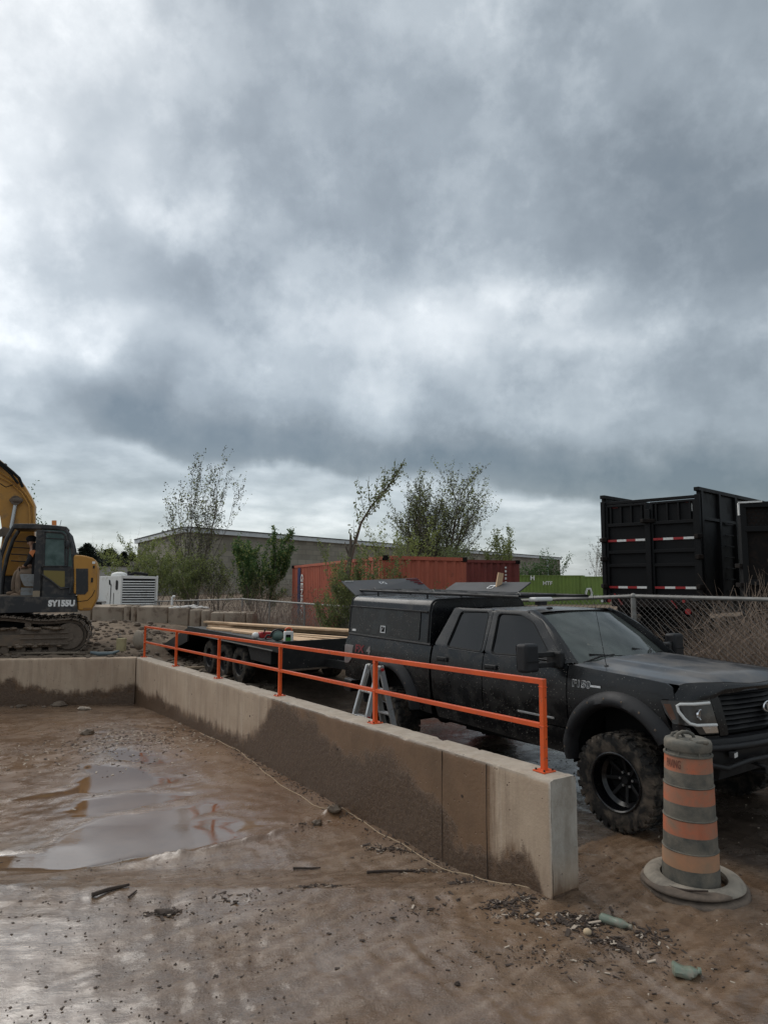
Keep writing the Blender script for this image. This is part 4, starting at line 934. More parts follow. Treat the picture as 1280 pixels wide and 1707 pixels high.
# mirrors (tow type), built at the passenger side and mirrored
for sg in (1, -1):
    mb = MB(); mb.box(P(.84, sg*1.30, 1.495), (.14, .20, .285), None); mr_ = mb.build('wing_mirror', m_flare, truck, bevel=.03, seg=3, smooth=True)
    mb = MB(); mb.box(P(.765, sg*1.30, 1.46), (.004, .18, .012)); mb.build('mirror_seam', m_dark, mr_)
    mb = MB(); mb.box(P(.915, sg*1.30, 1.50), (.006, .165, .24)); mb.build('mirror_glass', m_glass, mr_)
    mb = MB()
    for z_ in (1.52, 1.415): mb.beam(P(.83, sg*1.22, z_), P(.78, sg*.96, z_), .045, .05)
    mb.build('mirror_arm', m_trim, mr_, bevel=.008)
    mb = MB(); mb.box(P(.775, sg*.955, 1.465), (.20, .07, .17)); mb.build('mirror_mount', m_trim, mr_, bevel=.02)
# cabin seen through the windscreen
mb = MB(); mb.prism([(.62, 1.20), (.60, 1.40), (.80, 1.42), (1.0, 1.36), (1.0, 1.2)], lambda a, b, w_: P(a, w_, b), -.80, .80); mb.build('dashboard', m_trim, truck, bevel=.02)
m_seatf = mat('grey_seat_cloth', (.10, .10, .10), .9)
for t_ in (.38, -.38):
    mb = MB(); mb.prism(roundpoly([(1.55, 1.1), (1.62, 1.62), (1.72, 1.64), (1.80, 1.1)], .05), lambda a, b, w_: P(a, t_+w_, b), -.24, .24); st_ = mb.build('front_seat', m_seatf, truck, bevel=.04)
    mb = MB(); mb.box(P(1.68, t_, 1.76), (.10, .28, .17)); mb.build('headrest', m_seatf, st_, bevel=.04)
mb = MB(); mb.prism(roundpoly([(2.35, 1.1), (2.42, 1.55), (2.50, 1.55), (2.55, 1.1)], .05), lambda a, b, w_: P(a, w_, b), -.70, .70); mb.build('rear_seat', m_seatf, truck, bevel=.03)
mb = MB(); mb.tube([P(1.02+.06*math.sin(a), -.38+.19*math.cos(a), 1.43+.17*math.sin(a)) for a in np.linspace(0, 2*math.pi, 20)[:-1]], .014, 6, closed=True); mb.build('steering_wheel', m_dark, truck, smooth=True)
mb = MB(); mb.box(P(1.16, 0, 1.82), (.03, .22, .06)); mb.build('rear_view_mirror', m_dark, truck, bevel=.01)
mb = MB(); mb.box(P(.74, .15, 1.45), (.10, .26, .03)); mb.build('papers_on_dash', m_white, truck)
# aerial, badges
mb = MB(); mb.ball(P(.30, .76, 1.418), .028, 10, 5, (1, 1, .6)); an = mb.build('aerial', m_trim, truck, smooth=True)
mb = MB(); mb.tube([P(.30, .76, 1.42), P(.42, .785, 2.22)], [.0035, .0018], 5); mb.build('aerial_rod', m_trim, an)
def side_text(name, s_txt, s0, z0, size, mtl, bold=.0, sx=1.0, slope=.0, off=.004, par=truck, ext=.003):
    c = S(s0, z0, off); nrm = Vector((0, -1, .02)).normalized(); xa = Vector((1, 0, -slope)).normalized()
    xa = (S(s0-.1, z0-slope*.1)-S(s0+.1, z0+slope*.1)).normalized(); up = (S(s0, z0+.04)-S(s0, z0-.04)).normalized(); nrm = xa.cross(up).normalized(); up = nrm.cross(xa)
    return text(name, s_txt, size, mtl, axes(xa, up, nrm, c), par, ext, bold, sx)
side_text('badge_backing', 'F150', .43, 1.25, .094, m_alu, .004, 1.2, .01, .003)
side_text('badge_lettering', 'F150', .43, 1.25, .094, m_trim, -.0015, 1.2, .01, .008)
mb = MB(); mb.prism([(.20, 1.236), (.32, 1.236), (.32, 1.254), (.20, 1.254)], lambda a, b, w_: S(a, b, w_), .001, .007); mb.build('badge_bar', m_alu, truck)
side_text('bed_decal', 'FX', 4.46, 1.355, .15, mat('dull_red_badge', (.16, .02, .025), .6), .006, 1.3, .03, .003, ext=.001)
side_text('bed_decal', '4', 4.22, 1.345, .15, m_tail, .006, 1.3, .03, .003, ext=.001)
tl = panel('tail_lamp', roundpoly([(4.62, 1.40), (4.855, 1.41), (4.855, 1.13), (4.74, 1.14), (4.66, 1.2)], .03), lambda a, b, o: S(a, b, o+.01), m_tail, truck, cell=.08)
mb = MB(); mb.prism([(4.86, .92), (4.86, 1.52), (4.885, 1.52), (4.885, .92)], lambda a, b, w_: P(a, w_, b), -.93, .93); mb.build('tailgate', m_paint, truck, bevel=.01)
mb = MB(); mb.prism([(4.86, .68), (4.84, .86), (5.06, .88), (5.06, .70)], lambda a, b, w_: P(a, w_, b), -.9, .9); mb.build('rear_bumper', m_trim, truck, bevel=.02)
# camper shell: rounded section along the bed
sec = []
for a in np.linspace(0, 90, 8): sec.append((.70+.155*math.cos(R(a)), 1.93+.155*math.sin(R(a))))
sec = [(.925, 1.0), (.925, 1.0)][:0] + [(.93, 0), (.885, .42)] + [(.735+.135*math.cos(R(a)), .455+.125*math.sin(R(a))) for a in np.linspace(0, 90, 8)] + [(.35, .595)]
sec = sec + [(-a, b) for a, b in reversed(sec)]
def shell(s, q): t, h = q; return P(s, t, 1.505+.033*(s-2.86)+h*.985)
mb = MB(); V = []; ss_ = [2.90, 2.98, 3.5, 4.2, 4.80, 4.86]; m = len(sec)
for i, s_ in enumerate(ss_):
    for q in sec:
        k = .985 if i == 0 else 1; V.append(shell(s_, (q[0]*k, q[1]*k)))
mb.add(V, [(i*m+k, i*m+k+1, (i+1)*m+k+1, (i+1)*m+k) for i in range(len(ss_)-1) for k in range(m-1)] + [tuple(range(m))])
shl = mb.build('camper_shell', m_paint, truck, smooth=True, ang=35, label='black camper shell over the truck bed with its rear hatch and far side door raised')
for s_ in (2.93, 4.845):
    mb = MB(); mb.tube([shell(s_, q)*1.0 for q in sec], .012, 6, closed=False); mb.build('edge_trim', m_trim, shl, smooth=True)
def shs(a, h, o): q = shell(a, (.93-.107*h+o, h)); return q
def cdoor(a, b, o, sg=1): return P(a, sg*(.93-.045*(b/.42)+o), 1.505+.033*(a-2.86)+b*.985)
sd1 = panel('side_door', roundpoly([(3.10, .035), (3.10, .405), (4.80, .405), (4.80, .035)], .03), lambda a, b, o: cdoor(a, b, o+.012), m_paintlow, truck, cell=.2, depth=.014)
mb = MB(); mb.beam(cdoor(2.94, .415, .014), cdoor(4.84, .415, .014), .03, .022); mb.build('rain_gutter', m_trim, shl, bevel=.004)
def latch(Mx, par):
    mb = MB()
    for a, b, c_, d in ((-.06, -.05, .06, -.036), (-.06, .036, .06, .05), (-.06, -.036, -.044, .036), (.044, -.036, .06, .036)):
        mb.add([Mx @ Vector(p) for p in ((a, b, 0), (c_, b, 0), (c_, d, 0), (a, d, 0), (a, b, .008), (c_, b, .008), (c_, d, .008), (a, d, .008))], [(0, 3, 2, 1), (4, 5, 6, 7), (0, 1, 5, 4), (1, 2, 6, 5), (2, 3, 7, 6), (3, 0, 4, 7)])
    lt = mb.build('latch', m_alu, par)
    mb = MB(); mb.add([Mx @ Vector(p) for p in ((-.044, -.036, .001), (.044, -.036, .001), (.044, .036, .001), (-.044, .036, .001))], [(0, 1, 2, 3)]); mb.build('latch_recess', m_dark, par)
    mb = MB(); mb.beam(Mx @ Vector((-.025, -.02, .012)), Mx @ Vector((.03, .028, .012)), .02, .008); mb.build('latch_handle', m_alu, par)
cc_ = cdoor(3.93, .12, .014); latch(axes((1, 0, -.033), (0, .1, 1), (0, -1, .1), cc_), sd1)
mb = MB(); mb.beam(cdoor(4.64, .06, .014), cdoor(4.74, .06, .014), .004, .03); mb.build('maker_plate', m_letter, sd1)
def plate(name, A_, B_, C_, D_, th, mtl, par):
    n_ = (B_-A_).cross(D_-A_).normalized()*th; mb = MB(); mb.add([A_, B_, C_, D_, A_+n_, B_+n_, C_+n_, D_+n_], [(3, 2, 1, 0), (4, 5, 6, 7), (0, 1, 5, 4), (1, 2, 6, 5), (2, 3, 7, 6), (3, 0, 4, 7)]); return mb.build(name, mtl, par, bevel=.004)
m_door = mat('charcoal_door_skin', (.040, .042, .048), .6, var=(.034, .036, .040), vscale=3, dirt=(.07, .068, .066), dscale=4, dlo=.5, dhi=.8)
A_, B_, C_, D_ = P(4.86, .80, 2.13), P(4.86, -.80, 2.13), P(5.42, -.84, 2.42), P(5.42, .72, 2.36)
ht = plate('rear_hatch', A_, B_, C_, D_, .02, m_door, truck)
xa = (B_-A_).normalized(); ya = (D_-A_).normalized(); za = xa.cross(ya).normalized()
if za.z > 0 or True:
    top = za if za.x > 0 else -za
hc = (A_+B_)*.5*.25+(C_+D_)*.5*.75
# outer skin faces the front of the truck once raised
def onplate(A_, B_, C_, D_, u, v_): return (A_*(1-u)+B_*u)*(1-v_)+(D_*(1-u)+C_*u)*v_
def skin_axes(A_, B_, D_, c, o=.004):
    xa = (B_-A_).normalized(); ya = (D_-A_); ya = (ya-xa*ya.dot(xa)).normalized(); za = xa.cross(ya).normalized(); return xa, ya, za
xa, ya, za = skin_axes(A_, B_, D_, None)
cm_w = TM.inverted() @ Vector((0, 0, CAMH))
sgn = 1 if (cm_w-A_).dot(za) > 0 else -1
hoff = (.006 if sgn < 0 else .024)
zz = za*sgn; off_ = zz*(.004 if sgn < 0 else .024)
latch(axes(xa, ya*1, zz, onplate(A_, B_, C_, D_, .47, .72)+off_), ht)
text('hatch_mark', 'NW RACK', .055, m_letter, axes(xa, ya, zz, onplate(A_, B_, C_, D_, .09, .93)+off_), ht, .001, .001) if False else None
mb = MB(); c = onplate(A_, B_, C_, D_, .08, .92)+off_; mb.beam(c-xa*.08, c+xa*.08, .004, .022, tuple(zz)); mb.build('hatch_sticker', m_letter, ht)
mb = MB()
for k, (u0, u1, v_) in enumerate(((.82, .99, .90), (.85, .98, .80), (.88, .98, .70), (.91, .985, .61))):
    mb.beam(onplate(A_, B_, C_, D_, u0, v_)+off_, onplate(A_, B_, C_, D_, u1, v_)+off_, .004, .032, tuple(zz))
mb.build('red_decal', mat('dull_red_decal', (.22, .03, .035), .6), ht)
A_, B_, C_, D_ = P(4.80, -.80, 2.12), P(3.10, -.80, 2.07), P(3.06, -1.20, 2.30), P(4.78, -1.20, 2.33)
fd_ = plate('far_side_door', A_, B_, C_, D_, .02, m_door, truck)
xa, ya, za = skin_axes(A_, B_, D_, None); sgn = 1 if (cm_w-A_).dot(za) > 0 else -1; zz = za*sgn; off_ = zz*(.004 if sgn < 0 else .024)
latch(axes(xa, ya, zz, onplate(A_, B_, C_, D_, .60, .62)+off_), fd_)
# roof rack
rk = MB(); rr = .021; rc = (1.58, 5.00); zr = lambda s: 2.105+.034*(s-1.58)
rk.tube([P(rc[1], .62, zr(rc[1])), P(rc[0], .62, zr(rc[0])), P(rc[0], -.62, zr(rc[0])), P(rc[1], -.62, zr(rc[1])), P(rc[1], .62, zr(rc[1]))], rr, 10)
rack = rk.build('roof_rack', m_trim, truck, smooth=True, ang=60)
for s_ in (2.1, 2.75, 3.4, 4.0, 4.55):
    mb = MB(); mb.tube([P(s_, .62, zr(s_)), P(s_, -.62, zr(s_))], .018, 8); mb.build('crossbar', m_trim, rack, smooth=True)
for t_ in (.2, -.2):
    mb = MB(); mb.tube([P(rc[0]+.5, t_, zr(2.08)), P(rc[1], t_, zr(rc[1]))], .018, 8); mb.build('long_bar', m_trim, rack, smooth=True)
for s_, t_ in ((3.3, .62), (4.5, .62), (3.3, -.62), (4.5, -.62), (3.3, 0), (4.5, 0)):
    mb = MB(); mb.tube([P(s_, t_, zr(s_)), P(s_, t_, zr(s_)-.075)], .014, 6); mb.build('rack_foot', m_trim, rack)
for s_, t_ in ((1.75, .45), (3.2, .60), (4.6, .62)):
    mb = MB(); mb.tube([P(s_+.03*math.cos(a), t_, zr(s_)+.01+.035*math.sin(a)) for a in np.linspace(0, math.pi, 8)], .005, 5); mb.build('tie_down_loop', m_galv, rack, smooth=True)
mb = MB(); mb.box(P(1.52, .32, 2.075), (.13, .30, .05)); mb.build('satellite_puck', m_white, truck, bevel=.02, smooth=True, seg=3)
mb = MB(); mb.box(P(1.52, .32, 2.03), (.08, .12, .05)); mb.build('puck_bracket', m_trim, truck)
# ------------------------------------------------------------------ traffic barrel
bx_, by_ = 2.285, 5.235; bz_ = tz(bx_, by_)+.005
tb = thing('traffic_barrel', 'dirty orange and black striped traffic barrel standing in rubber rings by the truck wheel', 'traffic barrel', (bx_, by_, bz_))
def wob(a, z): return .008*math.sin(2*a+1)+.002*math.sin(5*a+z*9)
tilt = Matrix.Rotation(R(1.0), 4, 'Y') @ Matrix.Diagonal((.95, .95, 1, 1))
segs = [(.02, .17, .212, .207, m_bdrum), (.17, .285, .206, .203, m_borange2), (.29, .395, .198, .196, m_bdrum), (.395, .505, .196, .193, m_borange), (.515, .62, .189, .187, m_bdrum), (.62, .735, .187, .184, m_borange), (.745, .845, .180, .178, m_bdrum), (.845, .952, .178, .174, m_borange)]
rcur = .17
bd_ = None
for i, (z0, z1, r0, r1, mm) in enumerate(segs):
    mb = MB(); mb.lathe([(r0, z0), (r0-(r0-r1)*.5, (z0+z1)/2), (r1, z1)], 48, tilt, wob); mb.build('band', mm, tb, smooth=True)
    if i % 2 == 0 and i > 0:
        mb = MB(); rp = segs[i-1][3]; mb.lathe([(rp, z0-.008), (rp+.004, z0-.006), (rp+.004, z0-.001), (r0, z0+.001)], 48, tilt, wob); mb.build('rib', m_bdrum, tb, smooth=True)
mb = MB(); mb.lathe([(.176, .952), (.182, .955), (.182, .966), (.160, .970), (.158, .990), (.172, .992), (.176, 1.0), (.176, 1.045), (.168, 1.062), (.14, 1.072), (.07, 1.066), (0, 1.062)], 48, tilt, wob); ld = mb.build('lid', m_bdrum, tb, smooth=True, ang=50)
for k in range(7):
    a = 2*math.pi*k/7+.3; mb = MB(); mb.box(tilt @ Vector((.166*math.cos(a), .166*math.sin(a), .980)), (.012, .012, .028)); mb.build('lid_rib', m_bdrum, ld)
mb = MB(); mb.tube([tilt @ Vector(p) for p in ((-.10, -.02, 1.06), (-.09, -.02, 1.10), (-.05, -.015, 1.118), (.0, -.01, 1.115), (.04, -.005, 1.095), (.055, 0, 1.06))], .013, 8); mb.build('handle', m_bdrum, ld, smooth=True)
mb = MB(); mb.tube([tilt @ Vector(p) for p in ((-.11, .05, 1.06), (-.10, .05, 1.09), (-.06, .055, 1.10), (-.02, .06, 1.09), (-.0, .06, 1.06))], .012, 8); mb.build('handle', m_bdrum, ld, smooth=True)
mb = MB(); mb.box(tilt @ Vector((.045, -.10, 1.068)), (.10, .12, .03)); mb.build('lid_boss', m_bdrum, ld, bevel=.012, smooth=True)
# printed word on the top band, wrapped round
me_o = text('band_lettering', 'PAVING', .072, mat('dark_print', (.16, .06, .04), .7), Matrix.Identity(4), tb, 0, .0015, .52)
for vtx in me_o.data.vertices:
    x, y = vtx.co.x, vtx.co.y; th = R(-90-62)+x/.178; vtx.co = tilt @ Vector(((.1785+.001)*(1+wob(th, .9))*math.cos(th), (.1785+.001)*(1+wob(th, .9))*math.sin(th), .898+y*1.15))
def ringwob(k): return lambda a, z: .02*math.sin(2*a+k)+.012*math.sin(3*a+k*2)+.008*math.sin(7*a)
for i, (r0, r1, z0, z1, mm, dx) in enumerate(((.235, .375, -.01, .035, m_brub2, .01), (.235, .355, .03, .062, m_brub2, -.012), (.226, .335, .058, .088, m_bbase, .0))):
    mb = MB(); Mx = Matrix.Translation((.02+dx, .005, 0)) @ Matrix.Rotation(R((2, -2, 3)[i]), 4, 'X')
    mb.lathe([(r0, z0), (r0, z1), (r0+.02, z1+.006), ((r0+r1)/2, z1+.008), (r1-.02, z1-.006), (r1, z1-.016), (r1+.004, z0+.005), (r1, z0)], 56, Mx, ringwob(i)); mb.build('rubber_ring', mm, tb, smooth=True, ang=60)
mb = MB(); mb.tube([(.02+.30*math.cos(a), .30*math.sin(a), .085+.012*math.sin(3*a)) for a in np.linspace(3.2, 4.6, 10)], .007, 5); mb.build('wire', m_debris, tb)

# ------------------------------------------------------------------ step ladder
lu, lv = 3.42, -.66
ld_ = thing('step_ladder', 'folding aluminium step ladder with red fittings standing between the wall and the truck', 'ladder', tuple(wpt(lu, lv, tz(*wpt(lu, lv, 0)[:2]))))
lo = Vector(ld_.location)
def lp(u, v_, z): return wpt(lu+u, lv+v_, lo.z+z)-lo
for sgn, vv_, wtop_, wbot, mmm in ((1, .40, .12, .185, m_alu), (-1, -.34, .10, .14, m_alu)):
    zt_ = 1.27
    for su in (1, -1):
        mb = MB(); mb.beam(lp(su*wtop_, .02*sgn, zt_), lp(su*wbot, vv_, .0), .028, .07, tuple(WN)+(0,)); rl = mb.build('rail', mmm, ld_, bevel=.003)
        mb = MB(); mb.beam(lp(su*(wtop_-.02), .05*sgn, zt_-.1), lp(su*(wbot-.02), vv_*.93, .14), .022, .05, tuple(WN)+(0,)); mb.build('inner_rail', m_galv, rl)
        if sgn > 0:
            mb = MB(); mb.tube([lp(su*(wtop_-.03), 0, zt_-.02), lp(su*(wtop_+.035), 0, zt_-.02)], .035, 12); hg = mb.build('hinge', m_galv, ld_, smooth=True, ang=40)
            mb = MB(); mb.tube([lp(su*(wtop_+.035), 0, zt_-.03), lp(su*(wtop_+.06), 0, zt_-.03)], .02, 10); mb.build('lock_knob', m_red if su < 0 else m_alu, hg)
    for k in range(4):
        z_ = .10+.29*k+.0; f_ = z_/zt_; vc = vv_*(1-f_)+.02*sgn*f_; wc = wbot*(1-f_)+wtop_*f_
        mb = MB(); mb.beam(lp(-wc-.01, vc, z_), lp(wc+.01, vc, z_), .075, .022, (0, 0, 1)); rg = mb.build('rung', m_alu, ld_, bevel=.003)
        if sgn > 0:
            for su in (1, -1):
                mb = MB(); mb.box(lp(su*(wc+.02), vc, z_), (.025, .03, .04), Matrix.Rotation(WH, 3, 'Z')); mb.build('end_cap', m_red, rg)
mb = MB(); mb.box(lp(-.235, .50, .62-.0), (.01, .05, .07), Matrix.Rotation(WH, 3, 'Z')) if False else mb.box(lp(-.19, .27, .55), (.006, .035, .10), Matrix.Rotation(WH, 3, 'Z')); mb.build('warning_sticker', mat('yellow_sticker', (.6, .5, .03), .5), ld_)

# ------------------------------------------------------------------ rubbish in the mud
def on(x, y, z=0): return Vector((x, y, tz(x, y)+z))
def bottle(x, y, rz, name, lab, crush, L_=.20, r_=.032, bend=.0):
    o = thing(name, lab, 'bottle', tuple(on(x, y, r_*.6)), M_=None); o.rotation_euler = (0, 0, rz)
    prof = [(0, -L_/2), (.6*r_, -L_/2), (r_, -L_/2+.012), (r_, -L_*.15), (r_*.9, -.01), (r_, .02), (r_, L_*.22), (r_*.75, L_*.33), (r_*.38, L_*.42), (r_*.36, L_*.5)]
    Mx = Matrix.Rotation(R(90), 4, 'Y'); mb = MB(); mb.lathe(prof, 24, Mx)
    V = []
    for p in mb.v:
        p = Vector(p); n_ = fractal(p*26+Vector((crush*9, 3, 0)), 1, 2, 4); k = 1-crush*(.5+.5*n_)*(1 if abs(p.x) < L_*.4 else .3); V.append((p.x*(1-.15*crush), p.y*(1+.12*crush)+bend*p.x*p.x*8+.01*crush*n_, max(-r_*.7, p.z*k+.012*crush*n_)))
    mb.v = V; mb.build('bottle_body', m_bottle, o, smooth=True, ang=30)
    mb = MB(); c = (L_*.52*(1-.15*crush), bend*.08, 0); mb.tube([Vector(c)-Vector((.012, 0, 0)), Vector(c)+Vector((.006, 0, 0))], r_*.45, 10); mb.build('cap', m_bottle, o)
bottle(1.53, 4.68, R(-38), 'plastic_bottle', 'green plastic bottle lying on its side on the heap of wood chips', .28, .21, .033)
bottle(1.74, 4.10, R(-15), 'crushed_bottle', 'crushed pale green plastic bottle lying alone in the mud near the bottom right', .85, .17, .042, .3)
mb = MB(on(1.315, 4.57)); c = on(1.315, 4.57, .012); mb.ball(c, .028, 10, 7, (1, .85, .8)); o = mb.build('pale_stone', mat('pale_sandstone', (.50, .38, .24), .8, var=(.40, .30, .2), vscale=30), smooth=True); o.location = on(1.315, 4.57); tag(o, 'small pale yellow stone beside the green bottle', 'stone')
def stick(pts, r, lab, name='stick'):
    c = on(*pts[0]); mb = MB(c); mb.tube([on(a, b, r*.8+.003) for a, b in pts], [r*1.0]+[r*.9]*(len(pts)-2)+[r*.6], 6); o = mb.build(name, m_debris, smooth=True); o.location = c; tag(o, lab, 'stick')
stick([(-2.06, 5.02), (-1.98, 5.10), (-1.86, 5.19)], .016, 'short thick dark stick lying in the wet mud at lower left')
stick([(-1.80, 5.02), (-1.78, 5.12)], .008, 'tiny dark twig just right of the thick stick at lower left')
stick([(-.13, 5.75), (.0, 5.78), (.14, 5.84), (.26, 5.83)], .012, 'long thin dark branch in the mud before the wall foot')
stick([(-.75, 5.90), (-.60, 5.90), (-.52, 5.91)], .010, 'straight dark stick in the middle of the muddy foreground')
stick([(.12, 7.18), (.25, 7.02), (.36, 6.98)], .016, 'dark branch beside the mud clump at the wall foot')
def lump(x, y, r, lab, name, m_=None, cat='mud lump', sq=(1, .8, .55)):
    c = on(x, y); mb = MB(); mb.ball((0, 0, r*.25), r, 14, 9, sq); mb.v = [tuple(Vector(p)*(1+.45*fractal(Vector(p)*(3/r)+Vector((x, y, 0)), 1, 2, 4))) for p in mb.v]
    o = mb.build(name, m_ or m_debris, smooth=True); o.location = c; tag(o, lab, cat)
m_lump = mat('wet_mud_lump', (.10, .070, .048), .5, var=(.15, .11, .075), vscale=20, bump=.4, bscale=60)
lump(-.50, 7.26, .075, 'rounded wet mud lump at the right end of the mud ridge near the wall', 'mud_lump', m_lump)
lump(-.66, 7.02, .05, 'smaller wet mud lump left of the bigger one on the mud ridge', 'mud_lump', m_lump)
lump(-6.13, 14.15, .13, 'pale floating scrap near the far end of the basin', 'floating_scrap', m_pale, 'litter', (1, .5, .25))
lump(-4.80, 11.2, .10, 'dark lump of mud in the shallow water left of the puddles', 'mud_lump', m_lump)
lump(-1.48, 4.80, .045, 'flat dark clod of chips in the lower left foreground', 'mud_clod', m_debris, 'clod', (1.6, .8, .35))
lump(.42, 4.02, .018, 'small dark stone in the lower middle of the foreground', 'stone', m_debris, 'stone')
# litter: chips and twigs that nobody could count
mb = MB(); mp_ = MB(); rr_ = random.Random(5)
def chip(M_B, x, y, l, w_, h, a, lift=0):
    z = tz(x, y)+lift; c, s = math.cos(a)*l/2, math.sin(a)*l/2; q, p = -math.sin(a)*w_/2, math.cos(a)*w_/2; tl_ = rr_.uniform(-.3, .3)*l
    vs = [(x-c-q, y-s-p, z), (x+c-q, y+s-p, z+max(0, tl_)), (x+c+q, y+s+p, z+max(0, tl_)), (x-c+q, y-s+p, z)]; vs += [(a_, b_, z_+h) for a_, b_, z_ in vs]
    M_B.add(vs, [(4, 5, 6, 7), (0, 1, 5, 4), (1, 2, 6, 5), (2, 3, 7, 6), (3, 0, 4, 7)])
def heap(cx_, cy_, sx, sy, n, ang=0, lmax=.05, pale=.12):
    for _ in range(n):
        a, b = rr_.gauss(0, sx), rr_.gauss(0, sy); x = cx_+a*math.cos(ang)-b*math.sin(ang); y = cy_+a*math.sin(ang)+b*math.cos(ang); d = math.hypot(a/sx, b/sy)
        l = .006+(lmax-.006)*rr_.random()**2.2*(1 if rr_.random() < .92 else 2.0); chip(mp_ if rr_.random() < pale else mb, x, y, l, l*rr_.uniform(.12, .4), rr_.uniform(.002, .007), rr_.uniform(0, 6.3), max(0, .014*(1.3-d))*rr_.random()-.002)
heap(.98, 4.98, .10, .06, 170, .5); heap(.80, 4.94, .07, .04, 110, .3); heap(1.36, 4.70, .11, .07, 280, .2); heap(1.28, 4.80, .09, .03, 120, .1); heap(1.42, 4.42, .13, .06, 180, -.5); heap(1.70, 4.52, .07, .09, 120, .6)
heap(1.15, 4.70, .13, .03, 110, -.1); heap(.05, 6.35, .13, .05, 120, -.2); heap(.33, 5.85, .10, .04, 110, .1); heap(.62, 5.45, .07, .05, 60, .2); heap(.88, 4.78, .10, .03, 70, 0); heap(1.10, 4.25, .25, .10, 150, -.5, .035)
heap(.55, 4.3, .25, .12, 60, -.5, .03); heap(-1.48, 4.8, .09, .03, 70, .1); heap(-.45, 5.25, .12, .04, 80, .2); heap(-1.05, 5.05, .15, .05, 60, .1); heap(.25, 4.9, .2, .10, 60, .2); heap(.3, 6.9, .15, .06, 90, -.5)
heap(-.75, 6.95, .10, .05, 70, .8, .03); heap(1.75, 4.2, .2, .15, 80, 0, .03)
for _ in range(5200):
    y = rr_.uniform(2.9, 6.2); x = rr_.uniform(-.62*y, .62*y); q = fractal(Vector((x*1.6, y*1.6, 5)), 1, 2, 4)
    if rr_.random() > max(.02, .10+q*.75)*(1.0 if x < 0 else .8): continue
    l = rr_.uniform(.004, .016)*(1 if rr_.random() < .9 else 2.4); chip(mb, x, y, l, l*rr_.uniform(.15, .6), .003, rr_.gauss(.2, .7))
for _ in range(520):
    y = rr_.uniform(2.9, 5.0); x = rr_.uniform(-.62*y, -.12*y); l = .004+.016*rr_.random()**2; chip(mb, x, y, l, l*rr_.uniform(.4, .9), .003, rr_.uniform(0, 3))
for _ in range(900):
    x = rr_.gauss(-3.9, .8); y = rr_.gauss(10.6, .9); l = rr_.uniform(.01, .05); chip(mb if rr_.random() < .5 else mp_, x, y, l, l*.4, .004, rr_.uniform(0, 3))
for _ in range(300):
    u = rr_.uniform(.1, 6); p = wpt(u, V1+abs(rr_.gauss(0, .10))+.01, 0); l = rr_.uniform(.01, .04); chip(mb, p.x, p.y, l, l*.35, .004, WH+rr_.gauss(1.57, .5))
for _ in range(500):
    y = rr_.uniform(4, 9); x = rr_.uniform(.9+ (y-4)*.1, 4.5); l = rr_.uniform(.006, .03); chip(mb if rr_.random() < .8 else mp_, x, y, l, l*.4, .003, rr_.uniform(0, 3))
def scat(b, nm, mt, lab):
    o = b.build(nm, mt); o['label'] = lab; o['category'] = 'litter'; o['kind'] = 'stuff'
scat(mb, 'wood_chip_litter', m_debris, 'dark wood chips and twigs scattered over the wet mud')
scat(mp_, 'pale_chip_litter', m_pale, 'pale chips scattered among the dark litter on the mud')
# ------------------------------------------------------------------ flatbed trailer
TO = Vector((-2.04, 14.83, 0)); TBk = Vector((-.552, .834, 0)).normalized(); TNr = Vector((TBk.y*-1, TBk.x, 0)); 
if TNr.x > 0: TNr = -TNr
TG = .12
trM = axes(-TBk, -TNr, (0, 0, 1), TO+Vector((0, 0, TG)))
trl = thing('flatbed_trailer', 'black tri-axle flatbed trailer loaded with lumber, hitched behind the pickup truck', 'trailer', M_=trM)
def Q(s, t, z): return Vector((-s, -t, z))
DZ = .99
mb = MB(); mb.b2(Q(-2.30, 1.18, DZ-.05), Q(3.2, -1.18, DZ)); mb.build('deck', m_trailer, trl)
for sg in (1, -1):
    mb = MB(); mb.b2(Q(-2.32, sg*1.19, DZ-.16), Q(3.2, sg*1.25, DZ+.02)); mb.build('side_rail', m_trailer, trl, bevel=.006)
    mb = MB(); mb.b2(Q(-1.9, sg*1.262, DZ-.15), Q(3.0, sg*1.252, DZ-.13)); mb.build('rub_rail', m_galv, trl)
    mb = MB(); mb.b2(Q(-2.0, sg*.6, DZ-.38), Q(3.2, sg*.7, DZ-.06)); mb.build('frame_beam', m_trailer, trl)
    mb = MB(); mb.prism([(-1.7, DZ-.16), (-.55, DZ-.16), (-.75, DZ-.42), (-1.7, DZ-.42)], lambda a, b, w_: Q(a, w_, b), sg*1.0, sg*1.2); mb.build('tool_box', m_trailer, trl, bevel=.01)
mb = MB(); mb.b2(Q(-2.34, 1.26, DZ-.44), Q(-2.30, -1.26, DZ+.06)); fb = mb.build('front_panel', m_trailer, trl, bevel=.006)
mb = MB(); mb.b2(Q(-2.36, 1.26, DZ-.47), Q(-2.30, -1.26, DZ-.44)); mb.build('panel_lip', m_steel, fb)
for t_ in (.35, -.35):
    mb = MB(); mb.beam(Q(-2.3, t_, .62), Q(-3.55, t_*.15, .60), .08, .14); mb.build('tongue', m_trailer, trl)
